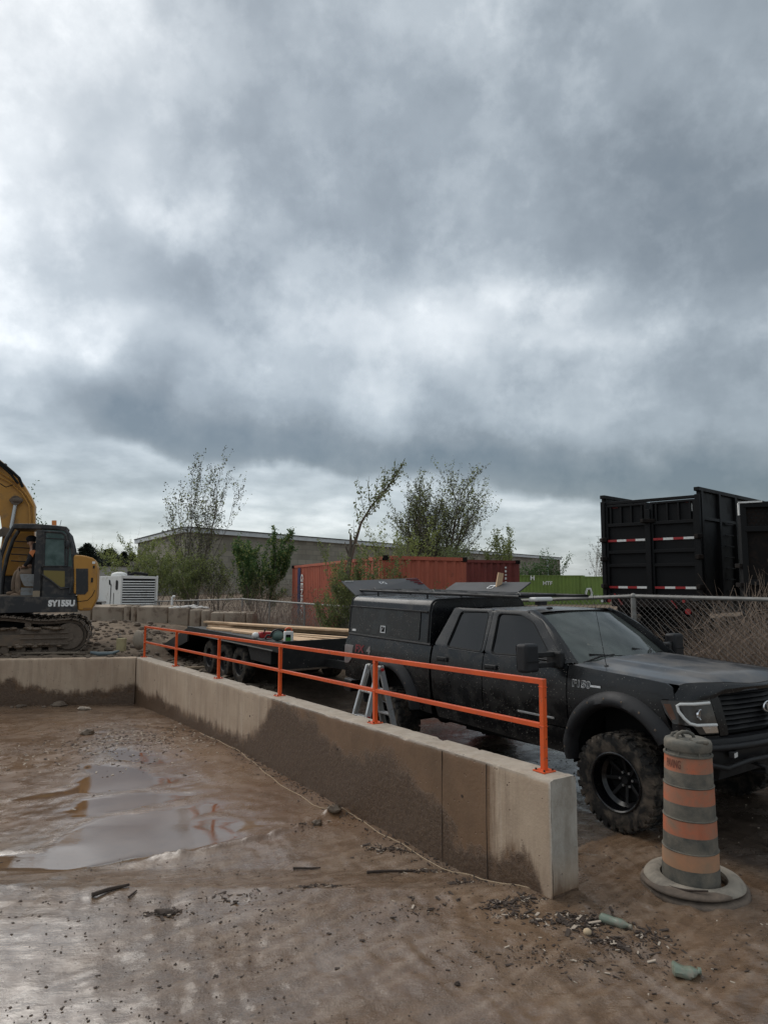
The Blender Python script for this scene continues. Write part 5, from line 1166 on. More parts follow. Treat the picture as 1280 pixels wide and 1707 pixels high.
# dovetail ramp
mb = MB(); mb.add([Q(3.2, 1.2, DZ), Q(3.2, -1.2, DZ), Q(6.1, -1.2, .16), Q(6.1, 1.2, .16), Q(3.2, 1.2, DZ-.12), Q(3.2, -1.2, DZ-.12), Q(6.1, -1.2, .06), Q(6.1, 1.2, .06)], [(0, 1, 2, 3), (7, 6, 5, 4), (0, 3, 7, 4), (1, 5, 6, 2), (3, 2, 6, 7), (0, 4, 5, 1)]); rp = mb.build('ramp', m_trailer, trl, bevel=.01)
for k in range(8):
    f_ = (k+.5)/8; mb = MB(); mb.beam(Q(3.2+2.9*f_, 1.15, DZ+(.16-DZ)*f_+.01), Q(3.2+2.9*f_, -1.15, DZ+(.16-DZ)*f_+.01), .03, .03); mb.build('ramp_cleat', m_trailer, rp)
for sg in (1, -1):
    mb = MB(); mb.prism([(3.2, DZ-.02), (3.2, DZ-.35), (4.3, DZ-.62), (6.1, .04), (6.1, .18)], lambda a, b, w_: Q(a, w_, b), sg*1.2, sg*1.24); mb.build('ramp_side', m_trailer, rp)
def twheel():
    w_ = bpy.data.objects.new('wheel', None); COL.objects.link(w_); w_.parent = trl; Mx = Matrix.Rotation(R(90), 4, 'X')
    mb = MB(); mb.lathe([(.215, -.11), (.30, -.12), (.36, -.115), (.378, -.09), (.382, 0), (.378, .09), (.36, .115), (.30, .12), (.215, .11)], 36, Mx)
    mb.build('tyre', m_rubber, w_, smooth=True, ang=35)
    mb = MB(); mb.lathe([(.215, .11), (.205, .10), (.195, .04), (.16, .03), (.12, .045), (.075, .045), (.07, .075), (0, .078)], 28, Mx); rm = mb.build('rim', m_trim, w_, smooth=True, ang=30)
    for k in range(8):
        a = 2*math.pi*k/8; mb = MB(); mb.tube([(.10*math.cos(a), -.03, .10*math.sin(a)), (.10*math.cos(a), -.06, .10*math.sin(a))], .012, 6); mb.build('lug_nut', m_galv, w_)
    return w_
tw0 = twheel(); tw0.location = Q(0, 1.04, .38)
for s_, t_ in ((.92, 1.04), (1.84, 1.04), (0, -1.04), (.92, -1.04), (1.84, -1.04)):
    c = copy_tree(tw0, trl); c.location = Q(s_, t_, .38); c.rotation_euler = (0, s_*2, 0 if t_ > 0 else math.pi)
for s_ in (0, .92, 1.84):
    mb = MB(); mb.tube([Q(s_, -.95, .38), Q(s_, .95, .38)], .06, 8); mb.build('axle', m_dark, trl)
# ------------------------------------------------------------------ lumber, each board a thing
def lumber(s0, t0, s1, t1, z, lab, wd=.14, th=.042):
    a = trM @ Q(s0, t0, z); b = trM @ Q(s1, t1, z); c = (a+b)/2; mb = MB(c); mb.beam(a, b, wd, th); o = mb.build('lumber_board', m_wood, bevel=.004); o.location = c; tag(o, lab, 'board', 'lumber on the flatbed trailer')
z0 = DZ+.024
lumber(3.0, .75, -1.25, -.98, z0, 'lumber board lying lowest at the near edge of the stack on the trailer')
lumber(2.9, .55, -1.7, -1.02, z0, 'second lowest lumber board of the stack on the trailer')
lumber(3.05, .35, -1.9, -1.08, z0, 'third lumber board of the bottom layer on the trailer')
lumber(2.3, 1.02, -2.1, -.35, z0, 'lumber board running closest to the trailer edge towards the truck')
lumber(2.0, 1.08, -2.15, .02, z0-.001, 'lumber board crossing nearest to the tools on the trailer')
lumber(.9, .9, -2.2, .42, z0+.001, 'short reddish lumber board near the white jug', .18)
lumber(-.2, .72, -2.25, .72, z0, 'wide lumber board along the front edge of the trailer, behind the jug', .28)
lumber(3.15, .72, -1.3, -.90, z0+.043, 'lumber board in the second layer, nearest the camera')
lumber(2.7, .50, -1.8, -.98, z0+.043, 'middle lumber board of the second layer')
lumber(3.1, .22, -1.75, -1.05, z0+.043, 'lumber board of the second layer farthest from the camera')
lumber(3.2, .80, -1.15, -.86, z0+.086, 'topmost lumber board of the stack on the trailer', .14, .045)
lumber(2.2, .55, -1.55, -.80, z0+.086, 'upper lumber board beside the topmost one, reaching nearer the truck')
# tools
def at_t(s, t, z=0): return trM @ Q(s, t, DZ+.01+z)
jp = at_t(-1.98, .98); jg = thing('jug', 'white jug with green label and orange handle at the front edge of the trailer deck', 'jug', tuple(jp))
jg.rotation_euler = (0, 0, R(25))
mb = MB(); mb.box((0, 0, .10), (.17, .11, .20)); jb = mb.build('jug_body', m_white, jg, bevel=.02, smooth=True, seg=3)
mb = MB(); mb.box((-.02, -.056, .075), (.10, .004, .10)); lb = mb.build('green_label', mat('green_label', (.06, .22, .04), .6), jb)
mb = MB(); mb.box((-.02, -.059, .115), (.09, .003, .05)); mb.build('black_label', m_dark, jb)
mb = MB(); mb.tube([(-.06+.06*0, 0, .19), (-.06, 0, .235), (-.03, 0, .26), (.03, 0, .26), (.06, 0, .235), (.06, 0, .19)], .013, 8); mb.build('handle', m_orange, jg, smooth=True)
sp = at_t(-1.60, 1.02); sw = thing('green_tool', 'round green power tool with dark curved guard on the trailer deck left of the jug', 'power tool', tuple(sp)); sw.rotation_euler = (0, 0, R(20))
mb = MB(); mb.ball((0, 0, .09), .115, 16, 10, (1.05, .8, .85)); mb.build('tool_body', mat('grey_green_plastic', (.09, .14, .12), .5), sw, smooth=True)
mb = MB(); mb.tube([(.14*math.cos(a), -.03, .08+.13*math.sin(a)) for a in np.linspace(-.2, 3.2, 14)], .020, 8); mb.build('guard', m_trim, sw, smooth=True)
mb = MB(); mb.tube([(-.08, 0, .10), (-.20, .02, .10), (-.24, .02, .03)], .02, 8); mb.build('grip', m_trim, sw, smooth=True)
cp = at_t(-1.02, 1.03); cs = thing('red_saw', 'red and white chainsaw lying on the trailer deck in front of the lumber', 'chainsaw', tuple(cp)); cs.rotation_euler = (0, 0, R(28))
mb = MB(); mb.box((0, 0, .07), (.24, .16, .12)); mb.build('saw_body', m_red, cs, bevel=.02, smooth=True)
mb = MB(); mb.ball((-.19, 0, .065), .075, 12, 8, (1, .9, .85)); mb.build('engine_cover', m_white, cs, smooth=True)
mb = MB(); mb.tube([(-.05, -.08, .10), (-.03, -.09, .18), (.03, 0, .19), (.03, .08, .17), (.02, .09, .08)], .012, 6); mb.build('front_handle', m_trim, cs, smooth=True)
mb = MB(); mb.box((.30, .02, .05), (.34, .012, .06)); mb.build('guide_bar', m_galv, cs, bevel=.004)
mb = MB(); mb.tube([(.10, 0, .10), (.22, 0, .13), (.27, 0, .06)], .018, 6); mb.build('rear_handle', m_trim, cs, smooth=True)
p0 = TM @ P(3.72, -1.02, 1.95); mb = MB(p0); mb.beam(TM @ P(3.75, -1.0, 1.6), TM @ P(3.62, -1.12, 2.47), .09, .04, (.3, -1, 0)); o = mb.build('wooden_post', m_wood, bevel=.003); o.location = p0; tag(o, 'pale wooden stake sticking up behind the raised side door of the camper shell', 'stake')
# ------------------------------------------------------------------ excavator (side view, boom to the left)
def pray(px, py): return F_*1120 + R2*(px-640) - U2*(py-853.5)
EX = Vector((-7.6, 16.2, .50)); XR = Vector((.93, .367, 0)).normalized(); YR = Vector((-XR.y, XR.x, 0)); EXM = axes(XR, YR, (0, 0, 1), EX)
ex = thing('excavator', 'yellow and black tracked excavator with open cab door and raised boom, at the left edge', 'excavator', M_=EXM)
def e(px, py, y=0.0):
    """machine coordinates of a photo measurement, on the vertical plane y metres behind the near side"""
    d = pray(px, py); o_ = Vector((0, 0, CAMH)); q = EX+YR*y; k = (q-o_).dot(YR)/d.dot(YR); p = o_+d*k-EX
    return Vector((p.dot(XR), y, p.z))
def exm(px, py, y=0): v_ = e(px, py, 0); return Vector((v_.x, y, v_.z))
def eprism(name, pts, y0, y1, m_, par=ex, bevel=.01, smooth=False, label=None):
    mb = MB(); mb.prism(pts, lambda a, b, w_: exm(a, b, w_), y0, y1); return mb.build(name, m_, par, bevel=bevel, smooth=smooth, label=label)
# tracks
def track(y0, y1, near):
    tr_ = bpy.data.objects.new('track', None); COL.objects.link(tr_); tr_.parent = ex; tr_.location = (0, y0, 0)
    W_ = y1-y0; X0, X1 = exm(-60, 0).x, exm(199, 0).x; r_ = .40; zc = .43
    zt0 = .86
    path = []
    def topz(x): f_ = (x-X0)/(X1-X0); return zt0+.055*math.exp(-((f_-.45)/.16)**2)-.05*math.exp(-((f_-.72)/.14)**2)
    xs_ = np.linspace(X0+.40, X1-.40, 26)
    path += [Vector((x, 0, topz(x))) for x in xs_]
    path += [Vector((X1-.40+.40*math.sin(a), 0, zc+.41*math.cos(a))) for a in np.linspace(.15, math.pi-.1, 12)]
    path += [Vector((x, 0, .03)) for x in xs_[::-1]]
    path += [Vector((X0+.40-.40*math.sin(a), 0, zc-.41*math.cos(a))) for a in np.linspace(.15, math.pi-.1, 12)]
    # resample into shoes
    P_ = path+[path[0]]; cum = [0]
    for a, b in zip(P_[:-1], P_[1:]): cum.append(cum[-1]+(b-a).length)
    n = int(cum[-1]/.165); mb = MB(); belt = MB(); ring = []
    for i in range(n):
        d = cum[-1]*i/n; j = max(k for k in range(len(cum)-1) if cum[k] <= d); t = (d-cum[j])/(cum[j+1]-cum[j]); p = P_[j].lerp(P_[j+1], t); tg = (P_[j+1]-P_[j]).normalized()
        ring.append((p, tg)); nrm = Vector((-tg.z, 0, tg.x)); rot = Matrix((tg, Vector((0, 1, 0)), nrm)).transposed()
        mb.box(p+Vector((0, W_/2, 0)), (.145, W_, .03), rot)
        mb.box(p+Vector((0, W_/2, 0))+nrm*.03, (.018, W_, .035), rot); mb.box(p+Vector((0, W_/2, 0))+nrm*.022-tg*.045, (.014, W_, .022), rot)
    mb.build('track_shoes', m_mudsteel, tr_, kind='stuff')
    V = []; 
    for p, tg in ring:
        nrm = Vector((-tg.z, 0, tg.x)); q = p-nrm*.035; r2 = p-nrm*.095; V += [q+Vector((0, W_*.25, 0)), q+Vector((0, W_*.75, 0)), r2+Vector((0, W_*.75, 0)), r2+Vector((0, W_*.25, 0))]
    belt.add(V, [(i*4+k, i*4+(k+1) % 4, ((i+1) % n)*4+(k+1) % 4, ((i+1) % n)*4+k) for i in range(n) for k in range(4)]); belt.build('track_chain', m_mudsteel, tr_)
    mb = MB(); mb.b2((X0+.5, W_*.30, .20), (X1-.5, W_*.85, .62)); fr = mb.build('track_frame', m_mudsteel, tr_, bevel=.03)
    mb = MB(); mb.b2((X0+.4, W_*.08, .24), (X1-1.15, W_*.4, .50)); mb.build('frame_plate', m_steel, tr_, bevel=.01)
    for z_ in (.52, .40, .26):
        mb = MB(); mb.b2((X1-1.45, W_*.02, z_-.012), (X1-.42, W_*.5, z_+.012)); mb.build('frame_rib', m_mudsteel, tr_, bevel=.004)
    mb = MB(); mb.b2((X1-1.45, W_*.1, .2), (X1-.42, W_*.5, .6)); mb.build('frame_end', m_mudsteel, tr_, bevel=.02)
    for xc in (X0+.42, X1-.42):
        mb = MB(); mb.tube([(xc, W_*.12, zc), (xc, W_*.88, zc)], .31, 28); mb.build('idler_wheel', m_mudsteel, tr_, smooth=True, ang=40, bevel=.02)
        mb = MB(); mb.tube([(xc, W_*.08, zc), (xc, W_*.12, zc)], .10, 16); mb.build('hub', m_mudsteel, tr_)
    for k in range(7):
        xc = X0+.75+k*(X1-X0-1.5)/6; mb = MB(); mb.tube([(xc, W_*.15, .155), (xc, W_*.85, .155)], .095, 16); mb.build('roller', m_mudsteel, tr_, smooth=True, ang=40)
    for xc in (X0+1.1, X1-1.3):
        mb = MB(); mb.tube([(xc, W_*.2, .72), (xc, W_*.8, .72)], .07, 14); mb.build('carrier_roller', m_mudsteel, tr_, smooth=True, ang=40)
    mb = MB()
    for k in range(90):
        xx = rr_.uniform(X0+.5, X1-.5); mb.ball((xx, W_*rr_.uniform(-.02, .35), rr_.choice([.62, .64, .22, .26, .05])), rr_.uniform(.03, .08), 6, 4, (1.5, 1, .6))
    mb.build('caked_mud', m_lump, tr_, kind='stuff')
track(-.25, .25, True); track(1.65, 2.15, False)
mb = MB(); mb.b2(exm(20, 0).to_tuple()[0:1]+(.25, .30), (exm(120, 0).x, 1.65, .75)); mb.build('car_body', m_dark, ex, bevel=.03)
mb = MB(); cxx = exm(60, 0).x; mb.tube([(cxx, .95, .70), (cxx, .95, .98)], .55, 32); mb.build('slew_ring', m_dark, ex, smooth=True, ang=40)
# upper frame with the lettered skirt
sk = eprism('skirt', [(-55, 993), (128, 996), (130, 1020), (-55, 1023)], -.12, .0, m_exblack, label='black side skirt with white model lettering')
eprism('upper_frame', [(-55, 994), (128, 996), (130, 1017), (-55, 1019)], .0, 2.05, m_exblack)
text('skirt_lettering', 'SY155U', .19, m_letter, axes((1, 0, 0), (0, 0, 1), (0, -1, 0), exm(103.5, 1006, -.123)), sk, .002, .012, .92)
# counterweight
cwp = roundpoly([(123, 925), (140, 926), (158, 931), (163, 948), (161, 1000), (152, 1018), (129, 1018), (129, 990), (123, 990)], 5, 4)
cwo = eprism('counterweight', cwp, -.06, 2.1, m_yel, smooth=True, bevel=.05)
eprism('counterweight_core', [(105, 926), (124, 927), (126, 990), (105, 990)], .02, 2.0, m_yel)
eprism('grille_door', [(127, 948), (147, 948), (147, 985), (142, 991), (127, 991)], -.075, -.05, m_exblack, cwo, bevel=.004)
mb = MB(); mb.tube([exm(x, y, -.063) for x, y in ((128, 1003), (146, 1001), (154, 993), (158, 984))], .008, 5); mb.build('panel_line', m_dark, cwo)
mb = MB(); mb.b2(exm(139, 1013, -.066), exm(152, 1016, -.06)); mb.build('decal', mat('brown_decal', (.25, .12, .03), .6), cwo)
for q in ((154, 936, 159, 940), (155, 943, 158, 948), (152, 963, 155, 971)):
    mb = MB(); mb.b2(exm(q[0], q[1], -.066), exm(q[2], q[3], -.06)); mb.build('decal', m_letter if q[0] == 154 else m_trim, cwo)
# engine hood and house behind the cab
eprism('engine_hood', [(20, 925), (122, 925), (125, 993), (20, 993)], 1.05, 2.05, m_yel)
eprism('valve_cover', [(-40, 930), (16, 935), (16, 993), (-40, 993)], 1.2, 2.0, m_exblack)
# cab
Y0, Y1 = 0.0, .98
cab = bpy.data.objects.new('cab', None); COL.objects.link(cab); cab.parent = ex
def bar(name, pts, wd, m_=m_exblack, y=None, par=cab, r=None):
    for yy in ((Y0+.03, Y1) if y is None else (y,)):
        mb = MB(); mb.tube([exm(a, b, yy) for a, b in pts], wd, 8); mb.build(name, m_, par, smooth=True, ang=60)
bar('roof_frame', [(23, 878), (34, 876), (70, 879), (96, 881), (108, 884), (114, 891), (120, 915), (123, 945), (123, 992)], .052)
bar('front_pillar', [(23, 878), (12, 896), (2, 925), (-6, 960), (-8, 992)], .045)
eprism('roof', [(22, 873), (60, 873), (96, 876), (112, 878), (111, 883), (22, 881)], Y0-.02, Y1+.05, m_exblack, cab, bevel=.02)
mb = MB(); mb.b2(exm(61, 883, -.02), exm(71, 996, .07)); mb.build('door_pillar', m_exblack, cab, bevel=.012)
mb = MB(); mb.b2(exm(55, 985, -.05), exm(66, 1000, .02)); mb.build('step_plate', mat('dusty_tan_plate', (.25, .20, .14), .8), cab)
eprism('rear_door_frame', [(70, 883), (108, 885), (116, 900), (122, 944), (70, 944)], -.01, .0, m_green_glass, cab, bevel=0)
for nm, pts, wd in (('window_frame', [(73, 886), (103, 888), (110, 893), (114, 910), (112, 944), (73, 944), (73, 886)], .028), ('guard_bar', [(76, 897), (112, 899)], .012), ('guard_bar', [(108, 890), (109, 944)], .02)):
    mb = MB(); mb.tube([exm(a, b, -.02) for a, b in pts], wd, 6); mb.build(nm, m_exblack, cab)
mb = MB(); mb.ball(exm(113, 908, -.06), .07, 10, 8, (.7, .5, 1.6)); mb.build('mirror', m_exblack, cab, smooth=True)
lp_ = eprism('lower_door_panel', [(67, 944), (126, 944), (126, 997), (66, 997)], -.02, .04, m_exblack, cab)
eprism('door_window', [(73, 951), (108, 952), (108, 978), (102, 979), (73, 960)], -.028, -.02, mat('yellow_seen_through_glass', (.17, .13, .03), .35), cab, bevel=0)
mb = MB(); mb.tube([exm(a, b, -.045) for a, b in ((70, 958), (85, 968), (101, 981), (115, 980))], .022, 6); mb.build('door_brace', m_exblack, cab)
mb = MB(); mb.tube([exm(a, b, -.045) for a, b in ((120, 948), (121, 970), (117, 990))], .04, 6); mb.build('hinge_tube', m_exblack, cab)
mb = MB(); mb.b2(exm(-8, 993, .0), exm(70, 998, Y1)); mb.build('cab_floor', m_steel, cab)
for yq in (898, 909, 921, 933):
    mb = MB(); mb.tube([exm(8, yq, Y1), exm(42, yq+2, Y1)], .014, 5); mb.build('guard_bar', m_exblack, cab)
mb = MB(); mb.b2(exm(100, 884, .1), exm(104, 992, Y1)); mb.build('rear_wall', m_dark, cab)
mb = MB(); mb.b2(exm(66, 944, .9), exm(120, 992, Y1)); mb.build('cab_side', m_dark, cab)
mb = MB(); mb.tube([exm(88.5, 877, .3), exm(88.5, 866, .3)], .055, 14); mb.build('beacon', mat('orange_beacon', (.75, .22, .03), .35, coat=.5), cab, smooth=True, ang=40)
mb = MB(); mb.tube([exm(97, 878, .4), exm(100, 865, .4)], .006, 5); mb.build('antenna', m_exblack, cab)
mb = MB(); mb.prism([(-60, 896), (-2, 900), (4, 930), (2, 990), (-60, 992)], lambda a, b, w_: exm(a, b, w_), -.04, .0); mb.build('folded_door', mat('dusty_grey_panel', (.055, .058, .06), .5, dirt=(.14, .13, .12), dscale=4, dlo=.45, dhi=.7), cab, bevel=.01)
# seat
mb = MB(); mb.prism(roundpoly([(30, 957), (58, 957), (58, 978), (38, 978), (33, 968)], 3), lambda a, b, w_: exm(a, b, w_), .25, .75); mb.build('seat_base', m_seat, cab, bevel=.02)
mb = MB(); mb.b2(exm(32, 980, .3), exm(55, 993, .7)); mb.build('seat_box', m_seat, cab)
mb = MB(); mb.prism(roundpoly([(52, 905), (60, 903), (62, 955), (50, 957)], 2), lambda a, b, w_: exm(a, b, w_), .25, .75); mb.build('seat_back', m_black_cloth, cab, bevel=.03)
# boom
bp = [(57, 960), (57, 886), (58, 842), (52, 828), (40, 808), (24, 786), (0, 766), (-30, 745), (-90, 738), (-150, 752), (-205, 778), (-208, 796), (-150, 786), (-90, 778), (-40, 792), (-10, 830), (0, 862), (4, 890), (0, 920), (-12, 960)]
mb = MB(); mb.prism(bp, lambda a, b, w_: e(a, b, 1.15)+Vector((0, w_-1.15, 0)), 1.15, 1.55); bm_ = mb.build('boom', m_yel, ex, bevel=.03)
mb = MB(); mb.tube([e(a, b, 1.12) for a, b in ((57, 880), (56, 845), (45, 826), (25, 803), (0, 787))], .028, 6); mb.build('weld_flange', m_yel, bm_)
mb = MB(); mb.tube([e(a, b, 1.10) for a, b in ((50, 882), (50, 862), (48, 842), (36, 822), (15, 803), (-10, 790))], .02, 6); mb.build('hydraulic_pipe', m_yel, bm_)
mb = MB(); mb.tube([e(a, b, 1.1) for a, b in ((18, 885), (22, 862), (26, 840))], .05, 10); mb.build('boom_cylinder', mat('cylinder_rod', (.42, .42, .42), .25, metal=.8), bm_, smooth=True)
mb = MB(); mb.tube([e(26, 834, .98), e(26, 834, 1.2)], .12, 14); mb.ball(e(27, 834, 1.05), .13, 10, 8, (1.2, .8, .7)); mb.build('cylinder_head', m_mudsteel, bm_, smooth=True)
for pts, r_ in ((((-20, 748), (0, 770), (20, 786), (32, 797), (38, 812)), .035), (((-20, 756), (2, 776), (18, 790), (30, 806)), .03), (((0, 806), (10, 812), (22, 808)), .012)):
    mb = MB(); mb.tube([e(a, b, 1.0) for a, b in pts], r_, 8); mb.build('hydraulic_hose', m_dark, bm_, smooth=True)
mb = MB(); mb.b2(e(-30, 770, 1.0), e(12, 778, 1.2)); mb.build('hose_clamp', m_mudsteel, bm_)
mb = MB(); mb.prism([(-4, 885), (6, 878), (18, 882), (20, 892), (-4, 896)], lambda a, b, w_: e(a, b, w_), 1.0, 1.2); mb.build('work_light_bracket', m_steel, ex)
mb = MB(); mb.prism([(-222, 760), (-200, 766), (-186, 800), (-196, 960), (-206, 962), (-214, 820)], lambda a, b, w_: e(a, b, 1.18)+Vector((0, w_-1.18, 0)), 1.18, 1.50); mb.build('dipper_arm', m_yel, ex, bevel=.03)
mb = MB(); mb.tube([e(-120, 752, 1.34), e(-175, 755, 1.34), e(-212, 764, 1.34)], .06, 10); mb.build('arm_cylinder', m_exblack, ex, smooth=True)
mb = MB(); mb.prism([(-210, 958), (-186, 962), (-160, 985), (-158, 1015), (-172, 1035), (-196, 1040), (-184, 1018), (-196, 985)], lambda a, b, w_: e(a, b, 1.0)+Vector((0, w_-1.0, 0)), .90, 1.78); mb.build('bucket', m_mudsteel, ex, bevel=.03)
# ------------------------------------------------------------------ operator
pr_ = thing('person', 'person in tan trousers, black cap and orange hi-vis top, seated in the excavator cab', 'person', M_=EXM @ Matrix.Translation(exm(40, 992, .5)))
PO = exm(40, 992, .5)
def h(px, py, y): return exm(px, py, y)-PO
def skin_body(name, nodes, edges, m_, par, lev=2):
    me = bpy.data.meshes.new(name); me.from_pydata([tuple(n[0]) for n in nodes], edges, []); o = bpy.data.objects.new(name, me); COL.objects.link(o)
    sk_ = o.modifiers.new('skin', 'SKIN'); sk_.use_smooth_shade = True
    if not me.skin_vertices: me.attributes
    for i, n in enumerate(nodes):
        me.skin_vertices[0].data[i].radius = (n[1], n[2] if len(n) > 2 else n[1]); me.skin_vertices[0].data[i].use_root = (i == 0)
    s2 = o.modifiers.new('sub', 'SUBSURF'); s2.levels = lev; s2.render_levels = lev
    bpy.context.view_layer.update(); m2 = bpy.data.meshes.new_from_object(o.evaluated_get(bpy.context.evaluated_depsgraph_get())); bpy.data.objects.remove(o)
    m2.materials.clear(); return link(m2, name, m_, par, smooth=True, ang=180)
def ensure_skin(me):
    pass
def body(name, nodes, edges, m_, par, lev=2):
    """one continuous tapered surface grown over a joint skeleton"""
    bm = bmesh.new(); lay = bm.verts.layers.skin.verify(); vs = []
    for i, n in enumerate(nodes):
        v = bm.verts.new(n[0]); v[lay].radius = (n[1], n[2] if len(n) > 2 else n[1]); v[lay].use_root = (i == 0); vs.append(v)
    for a, b in edges: bm.edges.new((vs[a], vs[b]))
    me = bpy.data.meshes.new(name); bm.to_mesh(me); bm.free(); o = bpy.data.objects.new('tmp', me); COL.objects.link(o)
    a = o.modifiers.new('s', 'SKIN'); a.use_smooth_shade = True; b = o.modifiers.new('u', 'SUBSURF'); b.levels = lev; b.render_levels = lev
    bpy.context.view_layer.update(); m2 = bpy.data.meshes.new_from_object(o.evaluated_get(bpy.context.evaluated_depsgraph_get())); COL.objects.unlink(o); bpy.data.objects.remove(o)
    m2.materials.clear(); return link(m2, name, m_, par, smooth=True, ang=180)
nd_ = [(h(50, 952, .5), .15, .13), (h(50, 938, .5), .14, .15), (h(51, 924, .5), .15, .17), (h(51, 916, .5), .07, .07), (h(50, 910, .5), .055, .055), (h(48.5, 902, .5), .095, .085), (h(48.5, 896, .5), .07, .07),
       (h(52, 921, .28), .065, .065), (h(46, 936, .22), .048, .048), (h(37, 944, .30), .036, .036), (h(34, 945, .31), .03, .022),
       (h(51, 921, .72), .065, .065), (h(46, 936, .78), .048, .048), (h(37, 944, .70), .036, .036), (h(34, 945, .69), .03, .022),
       (h(48, 954, .40), .09, .09), (h(29, 954, .36), .07, .07), (h(27, 975, .36), .055, .055), (h(26, 990, .36), .042, .042),
       (h(48, 954, .60), .09, .09), (h(23, 952, .62), .07, .07), (h(17, 973, .62), .055, .055), (h(16, 987, .62), .042, .042)]
bd = body('body', nd_, [(0, 1), (1, 2), (2, 3), (3, 4), (4, 5), (5, 6), (2, 7), (7, 8), (8, 9), (9, 10), (2, 11), (11, 12), (12, 13), (13, 14), (0, 15), (15, 16), (16, 17), (17, 18), (0, 19), (19, 20), (20, 21), (21, 22)], m_skin, pr_)
def k_(n, f=1.18): return (n[0], n[1]*f, (n[2] if len(n) > 2 else n[1])*f)
ix = [0, 15, 16, 17, 18, 19, 20, 21, 22]; body('trousers', [k_(nd_[i], 1.28) for i in ix], [(0, 1), (1, 2), (2, 3), (3, 4), (0, 5), (5, 6), (6, 7), (7, 8)], m_tan, pr_)
ix = [0, 1, 2, 7, 8, 9, 11, 12, 13]; body('black_shirt', [k_(nd_[i], 1.12) for i in ix], [(0, 1), (1, 2), (2, 3), (3, 4), (4, 5), (2, 6), (6, 7), (7, 8)], m_black_cloth, pr_)
body('hi_vis_vest', [k_(nd_[1], .9), k_(nd_[2], 1.2), (h(53, 921, .27), .085, .09), (h(49, 928, .245), .062, .062), (h(53, 921, .73), .085, .09)], [(0, 1), (1, 2), (2, 3), (1, 4)], m_hivis, pr_)
mb = MB(); c = h(48.5, 896.5, .5); mb.ball(c, .125, 16, 8, (1.0, .95, .72)); mb.prism(roundpoly([(40, 897), (46, 895), (46, 899), (41, 899)], 1), lambda a, b, w_: h(a, b, w_), .42, .58); mb.build('cap', m_black_cloth, pr_, smooth=True, ang=60)
for sy in (.47, .53):
    mb = MB(); mb.ball(h(43.0, 902, sy), .009, 8, 6); mb.build('eye', m_dark, pr_)
mb = MB(); mb.ball(h(42.2, 904, .5), .018, 8, 6, (1, .7, 1.3)); mb.build('nose', m_skin, pr_, smooth=True)
mb = MB(); mb.b2(h(43.2, 907.2, .475), h(44, 907.7, .525)); mb.build('mouth', m_red, pr_)
for sy in (.405, .595):
    mb = MB(); mb.ball(h(48.5, 903, sy), .026, 8, 6, (.8, .4, 1.2)); mb.build('ear', m_skin, pr_, smooth=True)
for (px, py, y_) in ((24, 993, .36), (14, 990, .62)):
    mb = MB(); c = h(px, py, y_); mb.ball(c, .085, 14, 8, (1.6, .62, .62)); mb.ball(c+Vector((.06, 0, .07)), .062, 12, 8, (1, .9, 1.4)); mb.build('boot', m_boot, pr_, smooth=True)
for sy, cc2 in ((.31, h(34, 945, .31)), (.69, h(34, 945, .69))):
    for q in range(4):
        a = cc2+Vector((-.03, (q-1.5)*.018, .0)); ln = (.055, .065, .06, .048)[q]
        mb = MB(); mb.tube([a, a+Vector((-ln*.6, 0, -.004)), a+Vector((-ln*.95, 0, -.03)), a+Vector((-ln*.8, 0, -.05))], [.010, .009, .0085, .007], 6); mb.build('finger', m_skin, pr_, smooth=True)
    mb = MB(); a = cc2+Vector((0, -.03 if sy > .5 else .03, -.005)); mb.tube([a, a+Vector((-.03, 0, -.02)), a+Vector((-.05, 0, -.035))], [.012, .010, .008], 6); mb.build('thumb', m_skin, pr_, smooth=True)
    mb = MB(); mb.tube([PO+cc2+Vector((-.055, 0, -.03)), PO+cc2+Vector((-.04, 0, -.22))], .014, 8); mb.build('control_lever', m_exblack, cab)
    bpy.context.view_layer.update()
# ------------------------------------------------------------------ concrete blocks
m_block = mat('weathered_block', (.36, .30, .235), .9, var=(.27, .215, .165), vscale=1.6, streak=4, dirt=(.13, .09, .065), dscale=2.2, dlo=.52, dhi=.68, bump=.5, bscale=9)
def pxw(px, d): return (px-640)/1120*d
def pzw(py, d): return 2.2425-(py-970.5)/1120*d
BLK = [(120, 157, 1012, 25.6, 1.3, 'leftmost concrete block of the row, partly behind the excavator counterweight', 0), (157.6, 209, 1012.5, 25.4, 1.25, 'long low concrete block right behind the excavator counterweight', 2),
 (210.5, 221, 1012, 25.2, .7, 'narrow upright concrete slab between two wide blocks under the white enclosure', 0), (222.5, 231, 1012.5, 25.1, .7, 'second narrow concrete slab under the white enclosure', 0), (232, 283, 1013, 24.6, 1.1, 'wide pale concrete block directly below the louvred white enclosure', 1),
 (284.5, 318, 1015, 24.2, .8, 'concrete block with white rubble on top', 0), (320, 338, 1018, 23.6, .7, 'tall narrow concrete block right of the rubble', -1), (339, 352, 1019, 23.3, .7, 'dark narrow concrete block in the middle of the right end of the row', 0),
 (354, 376, 1022, 22.8, .7, 'square concrete block with a pale top, third from the right end', 1), (377, 412, 1022, 22.6, .7, 'brown streaked concrete block, second from the right end of the row', 0), (413, 425, 1023, 22.3, .8, 'last concrete block at the right end of the row', 0)]
